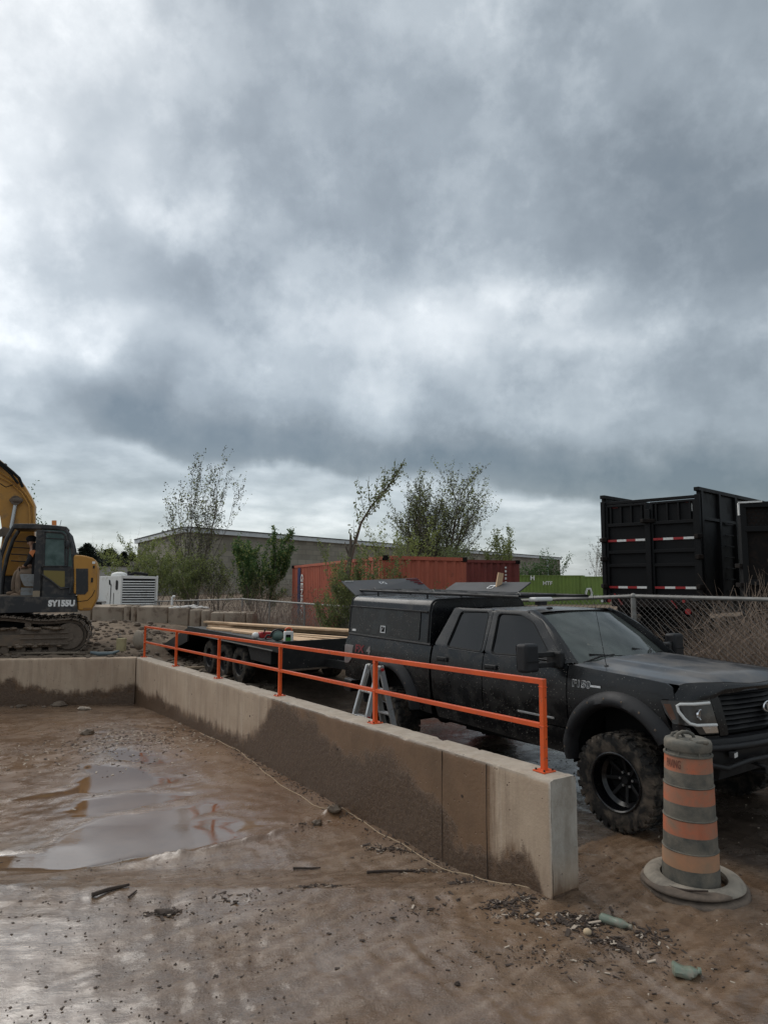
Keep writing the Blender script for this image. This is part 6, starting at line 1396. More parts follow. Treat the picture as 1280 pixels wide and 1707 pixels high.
for px0, px1, py, d, dep, lab, rz in BLK:
    x0, x1 = pxw(px0, d), pxw(px1, d); zt = pzw(py, d); c = Vector(((x0+x1)/2, d+dep/2, 0)); zb = tz(c.x, c.y)-.12; H_ = min(zt-zb, 1.0)
    mb = MB(); mb.box((0, 0, 0), (x1-x0-.02, dep, H_)); o = mb.build('concrete_block', m_block, bevel=.035, seg=2); o.location = (c.x, c.y, zt-H_/2); o.rotation_euler = (R(rz), R(rz*.5), R(rz*2)); tag(o, lab, 'concrete block', 'row of concrete blocks below the white enclosure')
    mb = MB(); mb.b2((-.12, -.08, H_/2), (.12, .08, H_/2+.03)); mb.build('lifting_key', m_block, o, bevel=.01)
mb = MB()
for k in range(60):
    px = rr_.uniform(285, 345); x = pxw(px, 24.2); y = 24.2+rr_.uniform(.05, .6); mb.ball((x, y, pzw(1015.5, 24.2)+rr_.uniform(0, .08)*(1-abs(px-318)/40)), rr_.uniform(.03, .09), 6, 4, (1.3, 1, .6))
o = mb.build('white_rubble', mat('white_rubble', (.55, .53, .50), .9), kind='stuff'); o['label'] = 'white rubble lying on top of the concrete blocks'; o['category'] = 'rubble'
# clods and stones on the bank
mb = MB()
for k in range(1100):
    u_ = rr_.uniform(12.3, 20); v_ = rr_.uniform(-2.2, 5.5); p = wpt(u_, v_, 0)
    r_ = rr_.uniform(.015, .07)*(1.8 if rr_.random() < .06 else 1); q = Vector((p.x, p.y, tz(p.x, p.y)+r_*.25)); b = len(mb.v); mb.ball(q, r_, 6, 4, (rr_.uniform(.8, 1.6), rr_.uniform(.7, 1.2), rr_.uniform(.4, .8)))
o = mb.build('soil_clods', mat('dark_soil_clods', (.085, .062, .046), .95, var=(.16, .125, .095), vscale=3, bump=.4, bscale=40), kind='stuff'); o['label'] = 'broken soil clods and stones on the bank between the wall and the concrete blocks'; o['category'] = 'soil'
mb = MB()
for k in range(260):
    u_ = rr_.uniform(9.0, 13.5); v_ = rr_.uniform(-1.9, -.35); p = wpt(u_, v_, 0); l = rr_.uniform(.04, .3); chip(mb, p.x, p.y, l, l*rr_.uniform(.2, .8), rr_.uniform(.01, .04), rr_.uniform(0, 3))
o = mb.build('broken_slabs', mat('broken_slab', (.17, .135, .10), .9, var=(.10, .078, .058), vscale=3), kind='stuff'); o['label'] = 'flat broken slabs and bark behind the far end of the handrail'; o['category'] = 'debris'
# stub post, bucket-like stone, plank
def wz(px, py, d): return Vector((pxw(px, d), d, pzw(py, d)))
p = wz(209.5, 1085, 15.9); mb = MB(); mb.box((0, 0, .14), (.19, .16, .30)); o = mb.build('post_stub', mat('pale_sawn_wood', (.36, .31, .17), .8, var=(.27, .22, .12), vscale=10), bevel=.015); o.location = p; tag(o, 'short pale square wooden stub standing in the mud by the end of the excavator track', 'post stub')
mb = MB(); mb.tube([(-.02, -.1, .30), (-.03, -.12, .40), (.02, -.1, .36)], .008, 5); mb.build('bent_wire', m_galv, o)
p = wz(238, 1076, 16.6); mb = MB(); mb.ball((0, 0, .12), .21, 12, 8, (.75, .6, 1.15)); mb.v = [tuple(Vector(q)*(1+.18*fractal(Vector(q)*3, 1, 2, 3))) for q in mb.v]; o = mb.build('grey_boulder', m_block, smooth=True); o.location = p; tag(o, 'grey upright boulder behind the last handrail post', 'boulder')
p = wz(185, 1090, 15.6); mb = MB(); mb.tube([(-.35, 0, .03), (-.15, -.03, .0), (.15, -.02, .01), (.30, 0, .07)], [.03, .05, .045, .02], 8); o = mb.build('grey_pipe_piece', mat('blue_grey_plastic', (.10, .13, .14), .5), smooth=True); o.location = p; tag(o, 'blue grey curved pipe piece lying below the track end', 'pipe')
p = wz(60, 1091, 15.7); mb = MB(); mb.beam((-1.0, 0, .02), (1.1, .1, .03), .10, .03); o = mb.build('muddy_plank', mat('muddy_plank', (.20, .16, .12), .9)); o.location = p; tag(o, 'long muddy plank lying under the excavator track', 'plank')
p = wz(310, 1086, 15.8); mb = MB(); mb.beam((-.7, 0, .03), (.9, .5, .05), .16, .04); o = mb.build('muddy_plank', m_wood.copy() if False else mat('weathered_plank', (.24, .18, .12), .9)); o.location = (p.x, p.y, tz(p.x, p.y)+.03); tag(o, 'weathered brown plank lying behind the second handrail post from the left', 'plank')
p = wz(290.5, 1012, 26.5); mb = MB(); mb.tube([(0, 0, -.4), (0, 0, .32), (.04, 0, .38), (.10, 0, .36)], .05, 8); o = mb.build('white_pipe', mat('white_pipe', (.7, .7, .68), .5), smooth=True); o.location = p; tag(o, 'small white hooked pipe sticking up behind the rubble', 'pipe')
# white louvred enclosure
GD = 27.0
gz0 = pzw(1012, GD)-.3
gn = thing('generator_enclosure', 'white louvred generator enclosure behind the concrete blocks', 'generator', (pxw(205, GD), GD, gz0))
gx0, gx1 = 0, pxw(265, GD+.3)-pxw(205, GD); gzt = pzw(962, GD)-gz0
mb = MB(); mb.add([(gx0, 0, 0), (gx1, .3, 0), (gx1-1.7, 2.0, 0), (-1.75, 1.7, 0), (gx0, 0, gzt), (gx1, .3, gzt-.03), (gx1-1.7, 2.0, gzt-.03), (-1.75, 1.7, gzt-.03)], [(3, 2, 1, 0), (4, 5, 6, 7), (0, 1, 5, 4), (1, 2, 6, 5), (2, 3, 7, 6), (3, 0, 4, 7)]); gb = mb.build('enclosure_body', m_genwhite, gn, bevel=.015)
mb = MB(); mb.beam((gx0+.07, -.0, .36+(gzt-.36)/2-.03), (gx1-.09, .27, .36+(gzt-.36)/2-.03), .02, gzt-.55) ; mb.build('louvre_recess', m_dark, gn)
for k in range(10):
    z = .40+(gzt-.62)*k/9
    mb = MB(); mb.add([(gx0+.06, -.03, z), (gx1-.08, .25, z), (gx1-.08, .30, z+.035), (gx0+.06, .02, z+.035), (gx0+.06, -.04, z-.03), (gx1-.08, .24, z-.03)], [(0, 1, 2, 3), (4, 5, 1, 0)]); mb.build('louvre', m_genwhite, gn)
for a, b in (((gx0, -.02), (gx0, -.02)), ((gx1-.03, .27), (gx1-.03, .27))):
    mb = MB(); mb.b2((a[0]-.0, a[1]-.02, 0), (a[0]+.06, a[1]+.03, gzt)); mb.build('corner_post', m_genwhite, gn, bevel=.006)
mb = MB(); mb.beam((gx0, -.015, gzt-.06), (gx1, .285, gzt-.08), .02, .10); mb.build('top_rail', m_genwhite, gn)
dvx = Vector((-1.75, 1.7, 0)).normalized(); dn = Vector((-dvx.y, dvx.x, 0));
if dn.y > 0: dn = -dn
def gl(t, z, o=.01): q = dvx*t+dn*o; return (q.x, q.y, z)
for nm, pts, mm in (('side_window', roundpoly([(.28, gzt-.58), (.48, gzt-.58), (.48, gzt-.18), (.28, gzt-.2)], .08), m_dark), ('hinge_line', [(.92, .3), (.95, .3), (.92, gzt-.35), (.88, gzt-.35)], m_dark), ('hinge_line', [(.62, .3), (.645, .3), (.64, gzt-.7), (.615, gzt-.7)], m_dark), ('lock', [(.95, gzt-.40), (1.10, gzt-.36), (1.12, gzt-.16), (1.0, gzt-.2)], m_dark)):
    mb = MB(); mb.prism(pts, lambda a, b, w_: gl(a, b, w_), .004, .014); mb.build(nm, mm, gn)
mb = MB(); mb.ball((-.6, 1.3, gzt+.02), .24, 12, 8, (1.5, .8, .6)); mb.build('exhaust_dome', m_genwhite, gn, smooth=True)
mb = MB(); mb.tube([(-.2, 1.2, gzt), (.1, 1.2, gzt+.12), (.6, 1.3, gzt+.05)], .06, 8); mb.build('exhaust_pipe', m_dark, gn, smooth=True)
# second pale machine corner behind the excavator
q = thing('pale_cabinet', 'pale grey cabinet with red edge between the excavator and the white enclosure', 'cabinet', (pxw(167, 28.5), 28.5, .6)); mb = MB(); mb.b2((-.35, 0, 0), (.35, .8, pzw(980, 28.5)-.6)); mb.build('cabinet_body', m_genwhite, q, bevel=.02)
mb = MB(); mb.b2((.22, -.03, .2), (.30, 0, pzw(966, 28.5)-.6)); mb.build('red_edge', mat('faded_red', (.22, .07, .05), .7), q); mb = MB(); mb.b2((-.4, -.3, 0), (.55, -.05, pzw(1006, 28.5)-.6)); mb.build('black_tray', m_dark, q)

# ------------------------------------------------------------------ containers
def container(name, lab, A_, Bp, depth_dir, dlen, z0, z1, m_, pitch=.28, faces=(True, True), txt=None, castings=True):
    """front face from A to B; other faces follow depth_dir"""
    A_ = Vector((*A_, z0)); Bp = Vector((*Bp, z0)); o = thing(name, lab, 'shipping container', tuple(A_))
    H_ = z1-z0; f = (Bp-A_); fl = f.length; f.normalize(); dd = Vector((*depth_dir, 0)).normalized()
    corners = [A_-A_, Bp-A_, Bp-A_+dd*dlen, dd*dlen]
    def wall(P0, P1, inward, nm):
        L_ = (P1-P0).length; d = (P1-P0).normalized(); n = max(2, round((L_-.2)/pitch)); mb = MB(); V = []; st = .1; pt = (L_-.2)/n
        xs_ = [0, .1]; off = [0, 0]
        for k in range(n):
            b = .1+k*pt; xs_ += [b+pt*.30, b+pt*.50, b+pt*.80, b+pt]; off += [0, .045, .045, 0]
        xs_ += [L_]; off += [0]
        for x, o_ in zip(xs_, off): V += [P0+d*x+inward*(o_+.02)+Vector((0, 0, .13)), P0+d*x+inward*(o_+.02)+Vector((0, 0, H_-.08))]
        mb.add(V, [(i*2, i*2+2, i*2+3, i*2+1) for i in range(len(xs_)-1)]); return mb.build(nm, m_, o)
    walls = []
    for i in range(4):
        P0, P1 = corners[i], corners[(i+1) % 4]; nxt = corners[(i+2) % 4]; e_ = (P1-P0).normalized(); inw = (nxt-P1); inw = (inw-e_*inw.dot(e_)).normalized()
        walls.append(wall(P0, P1, inw, 'corrugated_wall'))
        for z_, hh in ((.065, .13), (H_-.045, .09)):
            mb = MB(); mb.beam(P0+inw*.03+Vector((0, 0, z_)), P1+inw*.03+Vector((0, 0, z_)), .06, hh); mb.build('frame_rail', m_, o)
    for c in corners:
        ctr = (corners[0]+corners[2])/2; k = (ctr-c).normalized()*.06; mb = MB(); mb.b2(tuple(c+k-Vector((.06, .06, 0))), tuple(c+k+Vector((.06, .06, H_)))); mb.build('corner_post', m_, o)
        if castings:
            for z_ in (.06, H_-.05): mb = MB(); mb.box(tuple(c+k*.9+Vector((0, 0, z_))), (.17, .17, .125)); mb.build('corner_casting', m_dumprust, o, bevel=.01)
    mb = MB(); mb.add([c+Vector((0, 0, H_-.03)) for c in corners], [(0, 1, 2, 3)]); mb.build('roof', m_, o)
    return o, walls, corners
cA, wA, kA = container('shipping_container', 'orange-red shipping container with white vertical lettering on a navy strip, receding behind the fence', (-3.75, 28.0), (.05, 16.6), (.86, .51), 2.44, .22, 2.88, m_cont1)
sd = (Vector((.05, 16.6, 0))-Vector((-3.75, 28, 0))).normalized(); sn = Vector((sd.y, -sd.x, 0));
if sn.x > 0: sn = -sn
mb = MB(); a = sd*1.05-sn*-.012; mb.prism([(.95, .12), (1.45, .12), (1.45, 2.55), (.95, 2.55)], lambda p, q_, w_: sd*p+sn*w_+Vector((0, 0, q_)), -.01, .006); mb.build('navy_strip', m_navy, cA)
lets = 'GENSTAR'
for i, ch in enumerate(lets):
    pass
text('side_lettering', 'GENSTAR', .62, m_letter, axes(Vector((0, 0, -1)), sd, sn, sd*1.78+sn*.008+Vector((0, 0, 1.34))), cA, .002, .012, .72)
# maroon container, seen end on
container('shipping_container', 'dark maroon shipping container seen end-on behind the truck roof rack', (2.12, 21.6), (4.52, 22.6), (-.32, .95), 6.06, .3, 2.96, m_cont2, .25)
cM = [o for o in COL.objects if o.name.startswith('shipping_container')][-1]; mx2 = Vector((.923, .385, 0)); mn2 = Vector((.385, -.923, 0))
for k in range(6):
    c_ = mx2*2.08+mn2*.014+Vector((0, 0, 2.42-.12*k)); mb = MB(); mb.beam(c_-mx2*.035, c_+mx2*.035, .012, .05+.02*(k % 2)); mb.build('faded_code_mark', m_letter, cM)
cG, wG, kG = container('shipping_container', 'bright green shipping container in the distance left of the black dump trailers', (8.0, 57.0), (15.9, 54.0), (.35, .93), 2.44, .15, 2.80, m_cont3, .28, castings=False)
gd = (Vector((15.9, 54, 0))-Vector((8, 57, 0))).normalized(); gnn = Vector((gd.y, -gd.x, 0))
if gnn.y > 0: gnn = -gnn
text('container_lettering', 'HTF', .42, m_letter, axes(gd, (0, 0, 1), gnn, gd*5.7+gnn*.03+Vector((0, 0, 2.0))), cG, .002, .01)
text('container_lettering', 'H', .5, m_letter, axes(gd, (0, 0, 1), gnn, gd*4.5+gnn*.03+Vector((0, 0, 2.42))), cG, .002, .02)
cH, wH, kH = container('shipping_container', 'smaller green container with white marks, next to the black dump trailer', (16.0, 54.4), (18.4, 55.2), (-.2, .97), 6.0, .15, 2.72, m_cont3, .4, castings=False)
hd_ = Vector((2.4, .8, 0)).normalized(); hn = Vector((hd_.y, -hd_.x, 0))
mb = MB(); mb.tube([hd_*.55+hn*.03+Vector((.30*math.cos(a)*hd_.x, .30*math.cos(a)*hd_.y, 1.2+.42*math.sin(a))) for a in np.linspace(0, 2*math.pi, 7)], .10, 5); mb.build('white_mark', m_letter, cH)
for k in range(4):
    c_ = hd_*(1.05+.13*k)+hn*.035+Vector((0, 0, .95)); mb = MB(); mb.beam(c_-Vector((0, 0, .12)), c_+Vector((0, 0, .12)), .06, .02); mb.build('white_mark', m_letter, cH)
for k in range(2):
    mb = MB(); mb.b2(tuple(hd_*1.9+hn*.02+Vector((-.25, -.02, .5+k*.3))), tuple(hd_*1.9+hn*.02+Vector((.25, 0, .68+k*.3)))); mb.build('white_mark', m_letter, cH)

# ------------------------------------------------------------------ buildings far behind
def block_mat(name, c1, c2, c3, sc):
    m = bpy.data.materials.new(name); m.use_nodes = True; t = m.node_tree; nd = t.nodes; p = nd['Principled BSDF']; lk = t.links.new
    uv = nd.new('ShaderNodeAttribute'); uv.attribute_name = 'wallco'
    b = nd.new('ShaderNodeTexBrick'); b.inputs['Scale'].default_value = 1; b.inputs['Color1'].default_value = (*c1, 1); b.inputs['Color2'].default_value = (*c2, 1); b.inputs['Mortar'].default_value = (*c3, 1)
    b.inputs['Brick Width'].default_value = sc[0]; b.inputs['Row Height'].default_value = sc[1]; b.inputs['Mortar Size'].default_value = .03; b.inputs['Bias'].default_value = -.1
    lk(uv.outputs['Vector'], b.inputs['Vector']); n = nd.new('ShaderNodeTexNoise'); n.inputs['Scale'].default_value = .22; n.inputs['Detail'].default_value = 5; lk(uv.outputs['Vector'], n.inputs['Vector'])
    mx_ = nd.new('ShaderNodeMixRGB'); mx_.blend_type = 'MULTIPLY'; mx_.inputs[0].default_value = .8; lk(b.outputs['Color'], mx_.inputs[1])
    cr_ = nd.new('ShaderNodeValToRGB'); cr_.color_ramp.elements[0].position = .3; cr_.color_ramp.elements[0].color = (.6, .58, .54, 1); cr_.color_ramp.elements[1].position = .7; lk(n.outputs['Fac'], cr_.inputs[0]); lk(cr_.outputs[0], mx_.inputs[2])
    lk(mx_.outputs[0], p.inputs['Base Color']); p.inputs['Roughness'].default_value = .9; return m
m_bwall = block_mat('tan_block_wall', (.33, .30, .245), (.225, .205, .17), (.20, .185, .155), (1.4, .62))
def facade(name, a, b, z0, z1, m_, par, thick=.4):
    a = Vector((*a, 0)); b = Vector((*b, 0)); L_ = (b-a).length; d = (b-a).normalized(); n_ = Vector((d.y, -d.x, 0)); 
    if n_.y < 0: n_ = -n_
    mb = MB(); mb.add([a+Vector((0, 0, z0)), b+Vector((0, 0, z0)), b+Vector((0, 0, z1)), a+Vector((0, 0, z1)), a+n_*thick+Vector((0, 0, z0)), b+n_*thick+Vector((0, 0, z0)), b+n_*thick+Vector((0, 0, z1)), a+n_*thick+Vector((0, 0, z1))], [(0, 1, 2, 3), (7, 6, 5, 4), (0, 3, 7, 4), (1, 5, 6, 2), (3, 2, 6, 7)])
    o = mb.build(name, m_, par); at = o.data.attributes.new('wallco', 'FLOAT_VECTOR', 'POINT'); at.data.foreach_set('vector', np.array([(0, z0, 0), (L_, z0, 0), (L_, z1, 0), (0, z1, 0)]*2, np.float32).ravel()); return o
bl = thing('block_building', 'big flat-roofed building of tan concrete block with pale roof flashing, behind the trees', 'building', (0, 0, 0))
cn = (-20.5, 70); rt = (40.3, 154); lf = (-33.7, 92)
facade('wall', cn, rt, 0, 7.35, m_bwall, bl); facade('wall', lf, cn, 0, 7.35, m_bwall, bl)
for a, b, m_ in ((lf, cn, m_flash), (cn, rt, m_flash)):
    av, bv = Vector((*a, 7.55)), Vector((*b, 7.55)); mb = MB(); mb.beam(av, bv, .9, .5); mb.build('roof_flashing', m_, bl)
    mb = MB(); mb.beam(av+Vector((0, 0, .28)), bv+Vector((0, 0, .28)), 1.1, .1); mb.build('roof_edge', m_trim, bl)
mb = MB(); mb.add([(*cn, 7.3), (*rt, 7.3), (30, 175, 7.3), (*lf, 7.3)], [(0, 1, 2, 3)]); mb.build('roof', m_block, bl)
dv = (Vector(rt)-Vector(cn)).normalized(); pp = Vector(cn)+dv*97; mb = MB(); mb.tube([(pp.x-.6, pp.y-.8, 0), (pp.x-.6, pp.y-.8, 7.2)], .35, 8); mb.build('downpipe', m_flash, bl)
gb2 = thing('grey_building', 'low pale grey building behind the white enclosure', 'building', (pxw(196, 60), 60, 0))
mb = MB(); mb.b2((pxw(140, 60)-pxw(196, 60), 0, 0), (pxw(236, 60)-pxw(196, 60), 8, pzw(946.5, 60))); mb.build('wall', mat('pale_grey_render', (.36, .34, .32), .9, var=(.29, .275, .255), vscale=.5), gb2, bevel=.03)
mb = MB(); mb.b2((0, 3, 0), (pxw(240, 60)-pxw(196, 60), 10, pzw(937, 60))); mb.build('upper_wall', m_bwall, gb2)
mb = MB(); mb.b2((pxw(140, 60)-pxw(196, 60), -.1, pzw(947, 60)), (pxw(232, 60)-pxw(196, 60), .2, pzw(945.5, 60))); mb.build('roof_edge', m_trim, gb2)
mb = MB(); mb.tube([(pxw(218, 60)-pxw(196, 60), -.3, pzw(959, 60)), (pxw(226, 60)-pxw(196, 60), -.3, pzw(957, 60)), (pxw(234, 60)-pxw(196, 60), -.3, pzw(953, 60)), (pxw(231, 60)-pxw(196, 60), -.3, pzw(947, 60))], .22, 8); mb.build('dark_duct', m_dark, gb2, smooth=True)
mb = MB(); mb.b2((pxw(190, 60)-pxw(196, 60), -.2, pzw(963, 60)), (pxw(215, 60)-pxw(196, 60), -.02, pzw(960, 60))); mb.build('dark_duct', m_dark, gb2)
mb = MB(); mb.tube([(pxw(170, 60)-pxw(196, 60), -.06, pzw(951, 60)), (pxw(170, 60)-pxw(196, 60), .0, pzw(951, 60))], .1, 10); mb.build('vent', m_dark, gb2)

# ------------------------------------------------------------------ chain link fence
FP = [(6.6, 6.6), (3.50, 9.50), (-.80, 16.3), (-5.0, 24.0), (-9.0, 27.2), (-13, 28.4)]
FZ = [2.02, 2.05, 1.63, 1.61, 1.42, 1.35]
fn_ = thing('chain_link_fence', 'grey chain-link fence with galvanised top rail running behind the truck and trailer', 'fence')
mb = MB(); mb.tube([(x, y, z) for (x, y), z in zip(FP, FZ)], .026, 8); mb.build('top_rail', m_galv, fn_, smooth=True)
wire = MB()
for (a, b, za, zb) in [(FP[i], FP[i+1], FZ[i], FZ[i+1]) for i in range(5)]:
    a = Vector((*a, 0)); b = Vector((*b, 0)); L_ = (b-a).length; d = (b-a)/L_; n_ = Vector((d.y, -d.x, 0)); i0 = 0
    near = a.length < 11 and b.length < 17
    pt = .078 if (a.y < 9) else (.082 if a.y < 12 else .12)
    h_ = 1.95; n = int(L_/pt); th = .0028 if a.y < 12 else .004
    for k in range(n):
        x0 = k*pt
        for sg in (1, -1):
            # each wire zigzags: build its two families of straight runs as thin prisms
            pass
    # diagonals from top to bottom (two families), clipped to the panel
    for sg in (1, -1):
        for k in range(-int(h_/pt)-1, n+int(h_/pt)+1):
            x0 = k*pt; t0 = 0; t1 = h_
            # x = x0 + sg*t (t = depth below rail)
            lo, hi = 0.0, h_
            if sg > 0: lo = max(lo, -x0); hi = min(hi, L_-x0)
            else: lo = max(lo, x0-L_); hi = min(hi, x0)
            if hi-lo < .05: continue
            def pos(t): x = x0+sg*t; zt = za+(zb-za)*x/L_+.035; return a+d*x+n_*(.012*sg*.3)+Vector((0, 0, zt-t))
            p0, p1 = pos(lo), pos(hi); dr = (p1-p0).normalized(); s1 = dr.cross(n_)*th; s2 = n_*th
            wire.add([p0+s1, p0-s1*.5+s2*.87, p0-s1*.5-s2*.87, p1+s1, p1-s1*.5+s2*.87, p1-s1*.5-s2*.87], [(0, 1, 4, 3), (1, 2, 5, 4), (2, 0, 3, 5)])
wire.build('wire_mesh', m_wire, fn_, kind='stuff')
def fpost(x, y, z, r_=.03):
    mb = MB(); g = tz(x, y)-.3; mb.tube([(x, y, g), (x, y, z-.02)], r_, 10); q = mb.build('post', m_galv, fn_, smooth=True, ang=40); mb = MB(); mb.ball((x, y, z), r_*1.25, 8, 6); mb.build('post_cap', m_galv, q, smooth=True)
for i in range(5):
    (a, b) = FP[i], FP[i+1]; L_ = math.hypot(b[0]-a[0], b[1]-a[1]); n = max(1, round(L_/2.9))
    for k in range(n): t = k/n; fpost(a[0]+(b[0]-a[0])*t, a[1]+(b[1]-a[1])*t, FZ[i]+(FZ[i+1]-FZ[i])*t, .035 if k == 0 else .028)
# ------------------------------------------------------------------ black dump trailers on the right
def quad(o_, fx, fy): return o_
DA = Vector((6.22, 19.0, 0)); DB_ = Vector((8.07, 17.2, 0)); dz0, dz1 = 1.78, 4.52
dt = thing('dump_trailer', 'tall black ribbed dump trailer with red and white reflective tape on its rear doors', 'dump trailer', (DA.x, DA.y, .3))
O_ = Vector((DA.x, DA.y, .3)); fx = (DB_-DA).normalized(); W_ = (DB_-DA).length; fo = Vector((.745, .667, 0)).normalized(); up = Vector((0, 0, 1)); fn2 = Vector((fx.y, -fx.x, 0));
if fn2.y > 0: fn2 = -fn2
H0, H1 = dz0-.3, dz1-.3
def D(u, dd_, z): return fx*u+fo*dd_+up*z
def dbeam(a, b, w_, h_, nm, m_=m_dump, par=dt, upv=(0, 0, 1)): mb = MB(); mb.beam(a, b, w_, h_, upv); return mb.build(nm, m_, par, bevel=.008)
LN = 9.0
for u0, u1, nm in ((.06, W_/2-.05, 'rear_door'), (W_/2+.05, W_-.06, 'rear_door')):
    mb = MB(); mb.add([D(u0, .10, H0+.1), D(u1, .10, H0+.1), D(u1, .10, H1-.12), D(u0, .10, H1-.12), D(u0, .16, H0+.1), D(u1, .16, H0+.1), D(u1, .16, H1-.12), D(u0, .16, H1-.12)], [(0, 1, 2, 3), (7, 6, 5, 4), (0, 3, 7, 4), (1, 5, 6, 2), (3, 2, 6, 7), (0, 4, 5, 1)]); dr = mb.build(nm, m_dump, dt)
    for z_ in (H0+.12, H0+.93, H0+1.30, H1-.68, H1-.14): 
        dbeam(D(u0, .06, z_), D(u1, .06, z_), .07, .09 if z_ < H1-.5 else .06, 'door_frame', m_dump, dr)
    for u_ in (u0+.03, u1-.03): dbeam(D(u_, .055, H0+.1), D(u_, .055, H1-.12), .08, .07, 'door_frame', m_dump, dr, tuple(fn2))
    for k in range(4): u_ = u0+(u1-u0)*(k+.5)/4; dbeam(D(u_, .06, H1-.64), D(u_, .06, H1-.16), .05, .05, 'door_rib', m_dump, dr, tuple(fn2))
    for z_ in (H0+.33, H1-1.12):
        n = 4
        for k in range(n):
            a0 = u0+.06+(u1-u0-.12)*k/n; a1 = u0+.06+(u1-u0-.12)*(k+1)/n; mb = MB(); mb.beam(D(a0, .015, z_), D(a1, .015, z_), .004, .055, tuple(up)); 
            mb = MB(); mb.add([D(a0, .012, z_-.03), D(a1, .012, z_-.03), D(a1, .012, z_+.03), D(a0, .012, z_+.03)], [(0, 1, 2, 3)]); mb.build('reflective_tape', (m_red, m_letter)[k % 2], dr)
    s_ = -1 if u0 < 1 else 1; uc = u0+.12 if s_ < 0 else u1-.12
    mb = MB(); mb.add([D(uc-.02, .09, H1-.42), D(uc+.02, .09, H1-.42), D(uc+.02, .09, H1-.22), D(uc-.02, .09, H1-.22)], [(0, 1, 2, 3)]); mb.build('reflective_tape', m_letter, dr)
    mb = MB(); mb.add([D(uc-.05 if s_ > 0 else uc, .088, H1-.20), D(uc+.0 if s_ > 0 else uc+.22, .088, H1-.20), D(uc+.0 if s_ > 0 else uc+.22, .088, H1-.155), D(uc-.25 if s_ > 0 else uc, .088, H1-.155)], [(0, 1, 2, 3)]); mb.build('reflective_tape', mat('dim_red_tape', (.12, .012, .012), .6), dr)
dbeam(D(W_/2, .0, H0), D(W_/2, .0, H1-.3), .12, .08, 'centre_bar', m_dump, dt, tuple(fn2))
mb = MB(); mb.box(tuple(D(W_/2, -.03, H1-.62)), (.35, .2, .10)); mb.build('latch_box', m_dumprust, dt, bevel=.02)
for u_ in (.0, W_):
    dbeam(D(u_, .03, H0-.1), D(u_, .03, H1), .12, .12, 'corner_post', m_dump, dt, tuple(fn2))
    for z_ in (H0+.36, H0+1.12, H0+1.65): mb = MB(); mb.box(tuple(D(u_, -.02, z_)), (.14, .22, .12)); mb.build('hinge', m_dumprust, dt, bevel=.02)
dbeam(D(0, .08, H1-.05), D(W_, .08, H1-.05), .10, .08, 'top_beam')
for u_ in (0, W_):
    mb = MB(); mb.add([D(u_, .1, H0), D(u_, LN, H0), D(u_, LN, H1+.12), D(u_, .1, H1+.12), D(u_*.96+.05, .1, H0), D(u_*.96+.05, LN, H0), D(u_*.96+.05, LN, H1+.12), D(u_*.96+.05, .1, H1+.12)], [(0, 1, 2, 3), (7, 6, 5, 4), (0, 3, 7, 4), (3, 2, 6, 7), (1, 5, 6, 2)]); sdp = mb.build('side_wall', m_dump, dt)
    dbeam(D(u_, -.02, H1+.14), D(u_, LN, H1+.14), .14, .10, 'top_beam', m_dump); dbeam(D(u_, .1, H1-.62), D(u_, LN, H1-.62), .14, .08, 'side_rail', m_dump, sdp)
    for k in range(9): dbeam(D(u_+(.03 if u_ else -.03), .15+k*1.1, H0), D(u_+(.03 if u_ else -.03), .15+k*1.1, H1+.1), .10, .12, 'side_rib', m_dump, sdp, tuple(fo))
    dbeam(D(u_, .1, H0+.05), D(u_, LN, H0+.05), .14, .14, 'side_rail', m_dump, sdp)
    if u_:
        for k in range(7): dbeam(D(u_+.07, 1.5, H0+.25+.3*k), D(u_+.07, 2.05, H0+.25+.3*k), .03, .03, 'ladder_rung', m_dump, sdp)
mb = MB(); mb.add([D(0, LN, H0), D(W_, LN, H0), D(W_, LN, H1), D(0, LN, H1)], [(0, 1, 2, 3)]); mb.build('front_wall', m_dump, dt)
mb = MB(); mb.add([D(0, .1, H0), D(W_, .1, H0), D(W_, LN, H0), D(0, LN, H0)], [(0, 1, 2, 3)]); mb.build('floor', m_dump, dt)
for u_ in (.75, W_-.75): dbeam(D(u_, .3, H0-.22), D(u_, LN, H0-.22), .14, .4, 'chassis_beam')
dbeam(D(.15, .1, H0-.10), D(W_-.15, .1, H0-.10), .12, .20, 'rear_cross_beam', m_dumprust); dbeam(D(.2, .3, .55), D(W_-.2, .3, .55), .10, .14, 'bumper_bar', m_dumprust)
for u_ in (.4, W_-.4): dbeam(D(u_, .3, .55), D(u_, .3, H0-.1), .08, .08, 'bumper_leg', m_dump, dt, tuple(fn2))
for u_, z_, r_ in ((.10, H0-.05, .05), (W_-.35, H0-.28, .075), (W_-.45, H0-.02, .04)): mb = MB(); mb.tube([tuple(D(u_, .0, z_)), tuple(D(u_, .05, z_))], r_, 12); mb.build('tail_light', m_red, dt)
for a, b in (((.28, H0+.15), (.50, H0-.15)), ((W_-.75, H0+.0), (W_-.6, H0-.2))): mb = MB(); mb.beam(D(a[0], -.01, a[1]), D(b[0], -.01, b[1]), .06, .02); mb.build('red_strap', m_red, dt)
for dd_ in (1.3, 2.6, 3.9):
    for u_ in (.28, W_-.28):
        mb = MB(); Mx = axes(tuple(fo), (0, 0, 1), tuple(fo.cross(up)), D(u_, dd_, .22+.28)) 
        mb.lathe([(.2, -.25), (.45, -.27), (.5, -.22), (.5, .22), (.45, .27), (.2, .25), (.15, .1), (0, .1)], 28, Mx); mb.build('tyre', m_rubber, dt, smooth=True, ang=35)
